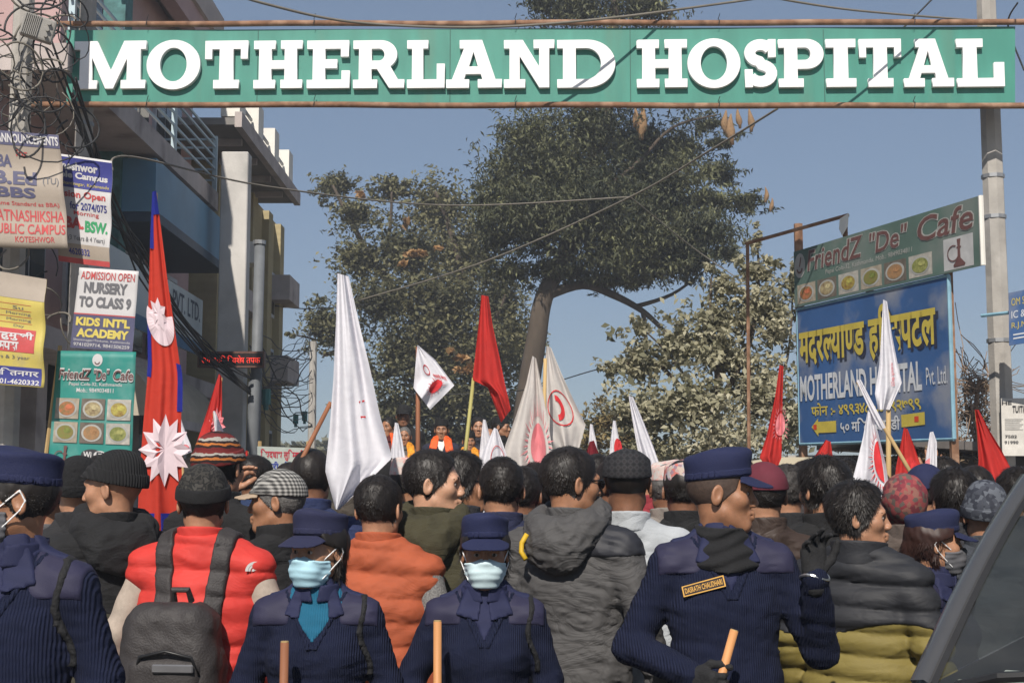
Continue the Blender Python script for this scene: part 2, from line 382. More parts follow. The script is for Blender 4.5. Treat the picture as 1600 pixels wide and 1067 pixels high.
def pipe_at(k, u): a, b_ = gxz(*PIPES[k][0]), gxz(*PIPES[k][1]); return Vector((a[0] + (b_[0] - a[0]) * u, -.005 + .008 * math.sin(u * 20), a[1] + (b_[1] - a[1]) * u + .005 * math.sin(u * 27)))
for k, nm in ((0, 'top_pipe'), (1, 'bottom_pipe')):
    m = MB(); m.tube([pipe_at(k, i / 16) for i in range(17)], 0.032, 10); m.build(nm, M_rust, gate, smooth=True)
    for u in (.12, .28, .47, .66, .84):          # binding wires round the pipes
        q = pipe_at(k, u); m = MB(); m.tube([q + Vector((0, -.04, -.035)), q + Vector((.012, -.045, .02)), q + Vector((0, 0, .045)), q + Vector((.02, -.02, .1))], 0.004, 5); m.build('binding_wire', M_wire, gate)
spans = [('M',118,229),('O',231,314),('T',322,388),('H',398,473),('E',481,547),('R',553,632),('L',637,695),('A',698,784),('N',788,866),('D',871,961),
         ('H',995,1073),('O',1074,1156),('S',1162,1213),('P',1216,1286),('I',1290,1336),('T',1342,1407),('A',1411,1488),('L',1494,1567)]
for ch, a, b_ in spans:
    cx = (a + b_) / 2; yb = 140.5 - (cx - 118) / 1449 * 3.5; yt = 67 - (cx - 118) / 1449 * 4
    letter(ch, gxz(a, 105)[0], gxz(b_, 105)[0], gxz(cx, yb)[1], gxz(cx, yt)[1], gate)

# ---------------------------------------------------------------- poles
def conc_pole(px, d, r0, r1, h, label, bands=(), px_top=None, m=M_conc):
    base = W(px, 765, d); base.z = 0
    t = empty('utility_pole', base); tag(t, label, 'pole')
    lean = 0 if px_top is None else px_top
    mb = MB(); mb.tube([(0, 0, 0), (lean * 0.5, 0, h / 2), (lean, 0, h)], [r0, (r0 + r1) / 2, r1], 8); mb.build('shaft', m, t)
    for z in bands:
        mb = MB(); rr = r0 + (r1 - r0) * z / h + 0.008
        mb.tube([(lean * z / h, 0, z - 0.02), (lean * z / h, 0, z + 0.02)], rr, 10); mb.build('band', M_steel, t)
    return t
conc_pole(1570, 14.75, 0.135, 0.10, 9.0, 'tall grey concrete pole carrying the right end of the green sign', (3.2, 4.55, 5.0, 6.4))
conc_pole(112, 14.8, 0.11, 0.09, 9.0, 'grey concrete pole behind the left end of the green sign', (4.7, 5.6))
conc_pole(8, 13.4, 0.12, 0.1, 9.5, 'thick concrete pole hung with campus banners at the left edge', (4.4,))
t = empty('street_pole', W(392, 765, 20.6).xy.to_3d()); tag(t, 'dark steel tubular pole holding the red letter display', 'pole')
m = MB(); m.tube([(0, 0, 0), (0.03, 0, 3.2), (0.05, 0, 3.25), (0.06, 0, 5.3)], [0.105, 0.1, 0.085, 0.08], 12); m.build('shaft', mat('dark_steel', (0.13, 0.14, 0.15), 0.6, 0.2, 4), t, smooth=True)
m = MB(); m.tube([(0.055, 0, 5.3), (0.055, 0, 5.36)], 0.1, 12); m.build('cap', M_steel, t)
conc_pole(486, 38, 0.13, 0.1, 5.7, 'pale thin pole with tangled wires far down the street')

# ---------------------------------------------------------------- left building
M_pink = mat('pink_plaster', (0.42, 0.29, 0.28), 0.9, 0.12, 1.5, dirt=((0.28, 0.2, 0.2), 0.8, 0.58))
M_slab = mat('slab_grey', (0.42, 0.37, 0.35), 0.9, 0.18, 2, dirt=((0.2, 0.17, 0.16), 1.2, 0.55))
M_teal = mat('teal_stone', (0.07, 0.17, 0.17), 0.8, 0.4, 7, bump=0.8, bscale=9)
M_glass = mat('window_glass', (0.03, 0.04, 0.05), 0.08, 0.1, 2, spec=0.6)
M_frame_w = mat('pale_frame', (0.45, 0.47, 0.5), 0.6)
M_rail = mat('rail_paint', (0.42, 0.52, 0.56), 0.5, 0.1)
M_blue_f = mat('blue_fascia', (0.11, 0.25, 0.38), 0.45, 0.1, 2)
M_dark = mat('dark_interior', (0.03, 0.028, 0.028), 0.9)
M_cream = mat('cream_awning', (0.42, 0.37, 0.29), 0.75, 0.12, 4, dirt=((0.28, 0.25, 0.2), 2, 0.58))
A = empty('shop_building', (-5.6, 15, 0)); tag(A, 'shaded pink multi storey building with balconies over dark shops at left', 'building')
def pa(nm, mt, *boxes, **k):
    m = MB()
    for b in boxes: m.bx(b[0] + 5.6, b[1] + 5.6, b[2] - 15, b[3] - 15, b[4], b[5])
    return m.build(nm, mt, A, **k)
pa('wall', M_pink, (-12, -5.75, 14.5, 24.2, 3.3, 6.42)); pa('upper_wall', M_pink, (-12, -5.752, 17.0, 24.19, 6.42, 9.45))
pa('ground_floor', M_dark, (-12, -6.1, 14.5, 24.2, 0, 3.3))
for y in (14.8, 16.6, 20.8, 23.9): pa('pillar', M_slab, (-6.08, -5.68, y - 0.18, y + 0.18, 0.0, 3.3))
for y0, y1 in ((15.1, 16.3), (17, 20.5), (21.1, 23.6)):
    sh = pa('shutter', mat('shutter_grey', (0.16, 0.17, 0.18), 0.55, 0.15, 3, wave=(9, 'Z', 0.8, 0.0)), (-6.09, -6.05, y0, y1, 0.1, 2.5))
pa('slab', M_slab, (-5.75, -4.8, 14.5, 22.1, 6.12, 6.42))
pa('slab', M_slab, (-5.75, -5.1, 14.5, 24, 3.15, 3.4))
pa('roof_slab', M_slab, (-12, -5.2, 17.0, 24.1, 9.6, 10.05))
pa('roof_fascia', M_pink, (-5.5, -5.26, 17.0, 24.0, 9.2, 9.59))
pa('corner_column', M_teal, (-5.55, -5.25, 18.1, 18.45, 0.0, 9.19))
pa('blue_fascia', M_blue_f, (-5.74, -4.8, 18.2, 22.6, 5.32, 6.05))
pa('blue_fascia_lip', mat('dark_blue', (0.03, 0.06, 0.1), 0.5), (-5.74, -4.76, 18.2, 22.62, 5.18, 5.31))
for fl, (z0, z1) in enumerate(((3.7, 5.15), (6.75, 8.4))):
    for y0 in ((14.9, 17.4, 19.4, 21.5) if fl == 0 else (17.4, 19.4, 21.5)):
        w = pa('window', M_frame_w, (-5.76, -5.70, y0, y0 + 1.7, z0, z1))
        for k in range(3):
            m = MB(); m.bx(-0.095, -0.085, y0 - 15 + 0.06 + k * 0.55, y0 - 15 + 0.06 + k * 0.55 + 0.48, z0 + 0.08, z1 - 0.08); m.build('pane', M_glass, w)
# balcony railing
for z in (6.62, 6.8, 6.98, 7.16, 7.3):
    pa('rail', M_rail, (-4.86, -4.83, 14.6, 22.05, z - 0.016, z + 0.016)); pa('rail', M_rail, (-5.7, -4.86, 22.02, 22.05, z - 0.0155, z + 0.0155))
for y in (14.7, 17.2, 19.3, 22.0): pa('rail_post', M_rail, (-4.88, -4.81, y - 0.035, y + 0.035, 6.42, 7.34))
# barrel awning
m = MB(); n = 10
for j in range(n + 1):
    a = PI / 2 * j / n
    for y in (17.6, 21.4): m.v.append((-5.7 + 5.6 + 1.15 * math.sin(a), y - 15, 2.55 + 0.85 * math.cos(a)))
for j in range(n): m.f.append((2 * j, 2 * j + 1, 2 * j + 3, 2 * j + 2))
k0 = len(m.v); m.v += [(-0.1, 21.4 - 15, 2.55)]; m.f.append(tuple([2 * j + 1 for j in range(n + 1)] + [k0]))
k0 = len(m.v); m.v += [(-0.1, 17.6 - 15, 2.55)]; m.f.append(tuple([2 * j for j in range(n, -1, -1)] + [k0]))
m.build('awning', M_cream, A)
pa('awning_trim', M_slab, (-4.6, -4.53, 17.58, 21.42, 2.44, 2.56))
# shop board with lettering, facing the street
P = Panel((-4.98, 15.6, 4.62), (-4.98, 21.9, 4.62), (-4.98, 15.6, 3.72), (-4.98, 21.9, 3.72)); P.n = Vector((1, 0, 0))
sb = empty('shop_board', (-4.98, 18.7, 3.72)); tag(sb, 'pale shop name board below the windows of the pink building', 'sign')
bo = P.sheet('board', mat('pale_board', (0.5, 0.55, 0.56), 0.5, 0.08, 2), sb, nu=1, nv=1, thick=0.03)
P.sheet('blue_band', mat('blue_print', (0.05, 0.16, 0.3), 0.5), sb, 0, 1, 0.78, 1, h=0.018, nu=1, nv=1)
P.text('lettering', 'A PVT. LTD.', 0.62, 0.97, 0.1, 0.42, mat('dark_print', (0.03, 0.05, 0.09), 0.5), sb, 0.015, h=0.02)
for o in sb.children: o.matrix_parent_inverse = Matrix.Translation(-Vector(sb.location))

# pale wing wall
t = empty('wing_wall', (-4.4, 21.55, 0)); tag(t, 'tall bare pale plaster wall standing at the end of the pink building', 'wall')
m = MB(); m.box((0, 0, 3.47), (0.215, 0.15, 3.47)); bevel(m.build('wall', M_conc_w, t), 0.015, 1)
# ---------------------------------------------------------------- yellow building
M_yel = mat('yellow_plaster', (0.36, 0.3, 0.17), 0.9, 0.1, 1.5, dirt=((0.26, 0.21, 0.13), 0.9, 0.55), wave=(2.2, 'Z', 0.5, 0.0))
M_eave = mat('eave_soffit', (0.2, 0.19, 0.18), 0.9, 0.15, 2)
B = empty('yellow_building', (-5.3, 28, 0)); tag(B, 'yellow beige building with white roof parapet blocks behind the pale wall', 'building')
def pb(nm, mt, x0, x1, y0, y1, z0, z1):
    m = MB(); m.bx(x0 + 5.3, x1 + 5.3, y0 - 28, y1 - 28, z0, z1); return m.build(nm, mt, B)
pb('wall', M_yel, -12, -5.35, 24.7, 31, 0, 7.6)
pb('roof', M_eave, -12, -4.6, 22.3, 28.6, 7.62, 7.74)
for y in (23.2, 24.6, 26.0, 27.4): pb('roof_beam', M_slab, -5.35, -4.66, y, y + 0.08, 7.5, 7.615)
pb('roof_edge', M_slab, -4.6, -4.48, 22.3, 28.65, 7.58, 7.84)
M_white = mat('white_paint', (0.72, 0.7, 0.64), 0.8, 0.06, 2)
for y in (22.6, 24.3, 26.0, 27.7): pb('parapet_block', M_white, -4.9, -4.58, y, y + 0.5, 7.845, 8.55)
for y in (23.15, 24.85, 26.55): pb('parapet_rail', M_steel, -4.72, -4.68, y, y + 1.1, 8.2, 8.25)
for y in (25.4, 27.2, 29.0, 30.5): pb('pilaster', M_yel, -5.35, -5.2, y, y + 0.5, 0, 7.55)
pb('ledge', M_slab, -5.35, -4.88, 29.9, 31.3, 5.75, 6.3)
pb('ledge', M_slab, -5.35, -4.86, 29.7, 31.3, 3.95, 4.5)
pb('ledge', M_slab, -5.35, -5.0, 25.8, 27.4, 5.0, 5.4)
pb('white_box', M_white, -5.0, -4.72, 25.0, 25.5, 5.75, 6.15)
for z0 in (2.9, 4.7, 6.4):
    for y0 in (26.0, 27.8, 29.6):
        w = pb('window', M_frame_w, -5.36, -5.31, y0, y0 + 0.9, z0 - 1.0, z0); m = MB(); m.bx(-0.008, -0.003, y0 - 28 + 0.07, y0 - 28 + 0.83, z0 - 0.93, z0 - 0.07); m.build('pane', M_glass, w)
# low wall and shop board further down
t = empty('street_wall', (-4.9, 33, 0)); tag(t, 'low yellowish wall beyond the yellow building', 'wall')
m = MB(); m.box((0, 1.5, 1.3), (0.12, 3.2, 1.3)); m.build('wall', M_yel, t)
hb = empty('food_banner', W(440, 765, 17)); hb.location.z = 0; tag(hb, 'white and green restaurant banner in red and blue Devanagari letters', 'banner')
P = Panel(W(402, 697, 17), W(482, 700, 17.3), W(402, 752, 17), W(482, 752, 17.3))
def unparent_fix(e):
    e_m = Matrix.Translation(-Vector(e.location))
    for o in e.children: o.matrix_parent_inverse = e_m
P.sheet('sheet', mat('banner_pale', (0.42, 0.46, 0.42), 0.6), hb, thick=0.01, nu=1, nv=1)
P.sheet('green_band', mat('banner_green', (0.1, 0.3, 0.12), 0.6), hb, 0, 1, 0.75, 1, h=0.007, nu=1, nv=1)
P.text('lettering', '', 0.06, 0.9, 0.06, 0.4, mat('print_red', (0.45, 0.04, 0.06), 0.6), hb, 0.03, h=0.01, tokens=['ि','स','द','ध','ा','थ',' ','ल','ु','ि','म~','ब','न','ी'])
P.text('lettering', '', 0.06, 0.8, 0.42, 0.72, mat('print_blue', (0.04, 0.06, 0.3), 0.6), hb, 0.03, h=0.01, tokens=['त','न~','द','ु','र','ी',' ','भ','ो','ज','न'])
for sx in (404, 480):
    q = W(sx, 752, 17.15); m = MB(); m.tube([(q.x, q.y + 0.04, 0), (q.x, q.y + 0.04, q.z + 0.5)], 0.025, 6); m.build('post', M_wood, hb)
unparent_fix(hb)

# LED display
ld = empty('led_display', W(362, 575, 20.4)); tag(ld, 'narrow black display with glowing red letters on the steel pole', 'display')
c = W(362, 562, 20.4); h = (W(362, 550, 20.4).z - W(362, 575, 20.4).z) / 2; w = (W(414, 562, 20.4).x - W(310, 562, 20.4).x) / 2
m = MB(); m.box(c - Vector(ld.location), (w, 0.06, h)); m.build('case', mat('led_case', (0.12, 0.055, 0.04), 0.5), ld)
m = MB(); m.box(c - Vector(ld.location) + Vector((0, -0.062, 0)), (w * 0.95, 0.004, h * 0.75)); m.build('screen', mat('led_screen', (0.012, 0.006, 0.006), 0.4), ld)
P = Panel(*[Vector((c.x + sx * w, c.y - 0.068, c.z + sz * h)) for sz in (1, -1) for sx in (-1, 1)])
o = P.text('lettering', '', 0.06, 0.94, 0.26, 0.74, mat('led_red', (0.4, 0.02, 0.01), 0.5, emit=(1, 0.05, 0.03, 0.8)), ld, 0.0, h=0.003, tokens=['र','य','ो',' ','प','न','ि',' ','ि','व','श','े','ष',' ','त','प','क'])
o.matrix_parent_inverse = Matrix.Translation(-Vector(ld.location))
m = MB(); m.tube([(0.1, 0.05, 0.1), (0.3, 0.1, 0.1)], 0.02, 6); m.build('bracket', M_steel, ld)

# ---------------------------------------------------------------- right billboards
bl, br = Vector((3.37, 16.1, 0)), Vector((4.33, 13.5, 0))
bb = empty('hospital_board', (3.85, 14.8, 0)); tag(bb, 'faded blue hospital board with yellow Devanagari and white English lettering', 'billboard')
def zz(py, p): return CAMZ + (765 - py) / F * p.y * 1.004
TL = Vector((bl.x, bl.y, zz(484, bl))); TR = Vector((br.x, br.y, zz(430, br))); BL = Vector((bl.x, bl.y, zz(694, bl))); BR = Vector((br.x, br.y, zz(686, br)))
P = Panel(TL, TR, BL, BR)
M_bblue = mat('board_blue', (0.03, 0.085, 0.22), 0.55, 0.15, 1.5, dirt=((0.19, 0.21, 0.26), 1.7, 0.5))
M_yelp = mat('print_yellow', (0.45, 0.36, 0.06), 0.5, 0.12, 5); M_whp = mat('print_white', (0.5, 0.52, 0.55), 0.5, 0.1, 5); M_shp = mat('print_shadow', (0.02, 0.025, 0.05), 0.5)
P.sheet('board', M_bblue, bb, nu=1, nv=1, thick=0.03)
fr = mat('pale_blue_frame', (0.2, 0.36, 0.45), 0.5, 0.15, 6)
def edge(a, b, r=0.022):
    m = MB(); m.tube([a, b], r, 6); return m.build('frame', fr, bb)
edge(TL, TR); edge(BL, BR); edge(TL, BL); edge(TR, BR)
tk = ['म','द','र','ल~','य','ा','ण~','ड',' ','ह','ि','स~','प','ट','ल']
P.text('lettering_shadow', '', 0.035, 0.945, 0.115, 0.485, M_shp, bb, 0.035, h=0.022, tokens=tk)
P.text('lettering', '', 0.02, 0.93, 0.09, 0.46, M_yelp, bb, 0.03, h=0.026, tokens=tk)
P.text('lettering', 'MOTHERLAND HOSPITAL', 0.02, 0.84, 0.5, 0.69, M_whp, bb, 0.03, h=0.024)
P.text('lettering', 'Pvt. Ltd.', 0.865, 0.985, 0.55, 0.66, M_whp, bb, 0.0, h=0.024)
P.text('lettering', '', 0.1, 0.83, 0.71, 0.815, M_yelp, bb, 0.02, h=0.024, tokens=['फ','ो','न',' ',':','-',' ','४','९','९','३','४','८','५',',','४','९','९','२','७','९','९'])
P.text('lettering', '', 0.31, 0.7, 0.835, 0.935, M_whp, bb, 0.02, h=0.024, tokens=['५','०',' ','म','ि','ट','र',' ','अ','ग','ा','ड','ी'])
P.flat('arrow', [(0.1, 0.88, 0), (0.15, 0.82, 0), (0.15, 0.845, 0), (0.28, 0.845, 0), (0.28, 0.925, 0), (0.15, 0.925, 0), (0.15, 0.95, 0)], [(0, 6, 5, 4, 3, 2, 1)], M_yelp, bb, 0.024)
P.flat('arrow', [(0.71, 0.835, 0), (0.85, 0.825, 0), (0.85, 0.905, 0), (0.71, 0.915, 0)], [(0, 3, 2, 1)], M_yelp, bb, 0.024)
M_redp = mat('print_red2', (0.5, 0.05, 0.02), 0.5)
P.flat('arrow_dot', [(0.115, 0.865, 0), (0.14, 0.864, 0), (0.14, 0.9, 0), (0.115, 0.9, 0)], [(0, 3, 2, 1)], M_redp, bb, 0.027)
P.flat('arrow_dot', [(0.79, 0.85, 0), (0.815, 0.849, 0), (0.815, 0.885, 0), (0.79, 0.886, 0)], [(0, 3, 2, 1)], M_redp, bb, 0.027)
for q in (bl + Vector((0.05, 0.06, 0)), br + Vector((0.02, 0.07, 0)), (bl + br) / 2 + Vector((0.05, 0.06, 0))):
    m = MB(); m.box((q.x, q.y, 1.9), (0.035, 0.035, 1.9)); m.build('post', M_rust, bb)
unparent_fix(bb)
# cafe board above
cb = empty('cafe_board', (3.9, 14.6, 3.75)); tag(cb, 'long faded green cafe board with food pictures above the blue board', 'billboard')
e2 = Vector((4.52, 12.99, 0)); off = Vector((-0.03, -0.03, 0))
TL = Vector((bl.x, bl.y, zz(393, bl))) + off; TR = Vector((e2.x, e2.y, zz(303, e2))) + off; BL = Vector((bl.x, bl.y, zz(481, bl))) + off; BR = Vector((e2.x, e2.y, zz(414, e2))) + off
P = Panel(TL, TR, BL, BR)
M_cgreen = mat('cafe_green', (0.075, 0.125, 0.105), 0.75, 0.15, 2, dirt=((0.15, 0.175, 0.16), 1.1, 0.48))
M_cteal = mat('cafe_teal', (0.02, 0.2, 0.17), 0.5, 0.1, 2, dirt=((0.09, 0.26, 0.23), 3, 0.55))
M_maroon = mat('cafe_letter', (0.12, 0.055, 0.05), 0.5); M_pale = mat('cafe_pale', (0.33, 0.33, 0.31), 0.7, 0.2, 6)
P.sheet('board', M_cgreen, cb, nu=1, nv=1, thick=0.02)
m = MB(); m.tube([TR, BR], 0.025, 6); m.build('frame', M_white, cb)
def cafe_title(P, par, boxes, mo, mi, shear=0.15):
    for s, u0, u1, v0, v1 in boxes:
        P.text('lettering_outline', s, u0 - .004, u1 + .004, v0 - .012, v1 + .012, mo, par, 0.045, shear, h=0.014)
        P.text('lettering', s, u0, u1, v0, v1, mi, par, 0.012, shear, h=0.018)
cafe_title(P, cb, [('FriendZ', .09, .42, .06, .42), ('"De"', .46, .66, .08, .42), ('Cafe', .71, .97, .06, .44)], M_pale, M_maroon)
P.text('lettering', 'Pepsi Cola-32, Kathmandu. Mob.: 9849034811', 0.2, 0.68, 0.47, 0.57, M_pale, cb, 0.0, 0.1, h=0.014)
def logo(P, par, cu, cv, ru, rv):
    P.disc('logo', cu, cv, ru, rv, M_pale, par, h=0.014)
    P.disc('logo_mark', cu, cv + rv * .25, ru * .55, rv * .4, M_maroon, par, h=0.018, n=14, a0=0, a1=PI, inner=0.6)
    P.flat('logo_mark', [(cu - ru * .1, cv + rv * .1, 0), (cu + ru * .2, cv - rv * .7, 0), (cu + ru * .35, cv - rv * .6, 0), (cu + ru * .1, cv + rv * .1, 0)], [(0, 3, 2, 1)], M_maroon, par, 0.018)
logo(P, cb, 0.04, 0.28, 0.035, 0.22)
FOOD = [((0.2, 0.24, 0.08), (0.45, 0.13, 0.06)), ((0.3, 0.2, 0.1), (0.42, 0.36, 0.2)), ((0.3, 0.13, 0.04), (0.4, 0.36, 0.08)), ((0.42, 0.3, 0.1), (0.15, 0.18, 0.04)), ((0.42, 0.28, 0.14), (0.34, 0.18, 0.08)), ((0.2, 0.25, 0.05), (0.3, 0.3, 0.1))]
def dish(P, par, u0, u1, v0, v1, k, fade=1.0):
    cA, cB = FOOD[k % 6]
    P.sheet('picture', mat('food_back%d%d' % (k % 3, int(fade * 10)), [c * fade for c in ((0.3, 0.26, 0.2), (0.12, 0.1, 0.08), (0.36, 0.34, 0.3))[k % 3]], 0.5, 0.3, 14), par, u0, u1, v0, v1, h=0.012, nu=2, nv=2)
    cu, cv, ru, rv = (u0 + u1) / 2, (v0 + v1) / 2, (u1 - u0) * .43, (v1 - v0) * .42
    P.disc('plate', cu, cv, ru, rv, M_pale, par, h=0.015)
    P.disc('food', cu, cv, ru * .8, rv * .8, mat('food%d' % k, cA, 0.6, 0.5, 22, col2=cB), par, h=0.018)
    P.disc('garnish', cu + ru * .2, cv - rv * .2, ru * .35, rv * .3, mat('garn%d' % k, cB, 0.6, 0.4, 30), par, h=0.021, n=9)
for k in range(6):
    u0 = 0.02 + k * 0.128; dish(P, cb, u0, u0 + 0.115, 0.62, 0.96, k)
def hookah(P, par, u0, u1, v0, v1, mt, back=None):
    if back: P.sheet('picture', back, par, u0, u1, v0, v1, h=0.012, nu=1, nv=1)
    X = lambda a: u0 + (u1 - u0) * a; Y = lambda b: v0 + (v1 - v0) * b
    pts = [(.47, .08), (.6, .08), (.57, .3), (.62, .34), (.57, .38), (.58, .68), (.74, .88), (.7, .94), (.36, .94), (.33, .88), (.48, .68), (.49, .38), (.44, .34), (.49, .3)]
    P.flat('hookah', [(X(a), Y(b), 0) for a, b in pts], [tuple(range(len(pts)))[::-1]], mt, par, 0.016)
    P.disc('hose', X(.34), Y(.5), (u1 - u0) * .2, (v1 - v0) * .26, mt, par, h=0.018, n=18, a0=R(20), a1=R(300), inner=0.85)
hookah(P, cb, 0.83, 0.965, 0.5, 0.97, M_maroon, mat('hookah_back', (0.4, 0.4, 0.4), 0.6))
unparent_fix(cb)
# rusty frame standing beside the boards
rf = empty('rusty_frame', (2.6, 16.3, 0)); tag(rf, 'thin rusty angle iron frame standing beside the billboards', 'frame')
def rod(par, a, b, r, m=M_rust, nm='bar'):
    mb = MB(); mb.tube([a, b], r, 6); return mb.build(nm, m, par)
rod(rf, W(1168, 380, 16.4), W(1168, 765, 16.4) * Vector((1, 1, 0)) if False else Vector((W(1168, 765, 16.4).x, 16.4, 0)), 0.022, nm='post')
rod(rf, W(1165, 381, 16.4), W(1326, 336, 15.6), 0.022)
q = W(1247, 350, 16.45); rod(rf, q, Vector((q.x, q.y, 0)), 0.055, nm='post')
q = W(1320, 336, 15.6); rod(rf, q, Vector((q.x, q.y, q.z - 0.45)), 0.03, nm='stub')
m = MB(); Q = [W(1312, 342, 15.55), W(1326, 333, 15.5), W(1325, 352, 15.5), W(1316, 368, 15.52), W(1311, 357, 15.55)]; m.add(Q + [p + Vector((0.01, 0.04, 0)) for p in Q], [(0, 1, 2, 3, 4), (9, 8, 7, 6, 5)] + [(i, i + 5, (i + 1) % 5 + 5, (i + 1) % 5) for i in range(5)]); m.build('torn_sheet', M_white, rf)
unparent_fix(rf)
# blue notice plate and paper bills at the right pole
bp = empty('blue_notice', W(1600, 540, 13.9)); tag(bp, 'blue notice plate clamped to the right concrete pole', 'sign')
P = Panel(W(1576, 458, 13.95), W(1690, 435, 13.6), W(1577, 540, 13.95), W(1690, 522, 13.6)); P.sheet('plate', M_bblue, bp, nu=1, nv=1, thick=0.02)
for s_, v_, mm_ in (('OM SAM', .12, M_yelp), ('IC & D', .36, M_whp), ('R.J.NO', .58, M_yelp)): P.text('lettering', s_, 0.04, 0.34, v_, v_ + .14, mm_, bp, 0.0, h=0.014)
for k in range(2): P.sheet('print_line', M_whp, bp, .06, .4 - k * .08, .8 + k * .07, .825 + k * .07, h=.014, nu=1, nv=1)
unparent_fix(bp)
m = MB(); m.tube([(-0.3, 0.35, 0.35), (-0.06, 0.05, 0.35)], 0.02, 6); m.build('bracket', fr, bp)
pp = empty('paper_bill', W(1585, 710, 14.4)); tag(pp, 'torn white tuition bill pasted on the right concrete pole', 'poster')
P = Panel(W(1564, 622, 14.5), W(1612, 622, 14.45), W(1566, 712, 14.5), W(1612, 712, 14.45), curl=0.01, waves=0.5)
P.sheet('paper', mat('paper', (0.55, 0.53, 0.49), 0.9, 0.1, 12), pp)
M_blk = mat('print_black', (0.03, 0.03, 0.035), 0.6)
P.text('lettering', 'TUITION', 0.36, 0.98, 0.13, 0.25, M_blk, pp, 0.02, h=0.01); P.text('lettering', 'HE', 0.02, 0.34, 0.05, 0.11, M_blk, pp, 0.03, h=0.01)
for i in range(7): P.sheet('print_line', mat('print_faint', (.2, .2, .2), .8), pp, .1, .72 - .06 * (i % 3), .36 + i * .03, .368 + i * .03, h=.01, nu=1, nv=1)
P.text('lettering', '7582', 0.1, 0.5, 0.64, 0.69, M_blk, pp, 0.02, h=0.01); P.text('lettering', '91990', 0.08, 0.55, 0.74, 0.79, M_blk, pp, 0.02, h=0.01)
unparent_fix(pp)
# grey rail, hut and van roof behind the crowd at right
hut = empty('tin_hut', (5.2, 17.5, 0)); tag(hut, 'low dark tin roofed hut beneath the right pole', 'hut')
m = MB(); m.box((0.2, 0, 1.0), (1.1, 1.0, 1.0)); m.build('wall', M_dark, hut)
m = MB(); m.box((0.1, -0.1, 2.12), (1.3, 1.3, 0.05), Matrix.Rotation(0.06, 4, 'Y')); m.build('roof', mat('tin', (0.1, 0.09, 0.085), 0.6, 0.3, 5), hut)
for x in (-1.05, -0.3): m = MB(); m.box((x, -1.25, 1.0), (0.05, 0.05, 1.0)); m.build('post', M_rust, hut)
wl = empty('grey_wall', (3.95, 17.6, 0)); tag(wl, 'grey concrete wall beneath the blue hospital board', 'wall')
m = MB(); m.box((0, 0, 1.02), (0.45, 0.1, 1.02)); m.build('wall', M_conc, wl)
van = empty('parked_van', (2.6, 14.0, 0), rz=0.0); tag(van, 'cream van roof showing above the crowd below the blue board', 'van')
prof = [(-0.78, 0.35), (-0.84, 0.9), (-0.8, 1.15), (-0.7, 1.68), (-0.55, 1.79), (-0.25, 1.83), (0.25, 1.83), (0.55, 1.79), (0.7, 1.68), (0.8, 1.15), (0.84, 0.9), (0.78, 0.35)]
m = MB(); m.prism([(x * .85, z * 1.035) for x, z in prof], -1.6, 1.6); o = m.build('body', mat('van_cream', (0.5, 0.44, 0.32), 0.35, 0.06, 2, coat=0.3), van); o.rotation_euler = (PI / 2, 0, 0)
m = MB(); m.box((0, -1.61, 1.38), (0.6, 0.008, 0.2)); m.build('rear_window', M_glass, van)
for sx in (-1, 1):
    for sy in (-1.0, 1.0):
        m = MB(); m.tube([(sx * 0.72, sy, 0.32), (sx * 0.52, sy, 0.32)], 0.32, 18); w = m.build('wheel', mat('rubber', (0.02, 0.02, 0.02), 0.8), van)
        m = MB(); m.tube([(sx * 0.73, sy, 0.32), (sx * 0.68, sy, 0.32)], 0.18, 12); m.build('rim', M_steel, w)
    m = MB(); m.box((sx * 0.6, -1.612, 0.85), (0.06, 0.012, 0.12)); m.build('tail_light', M_redp, van)

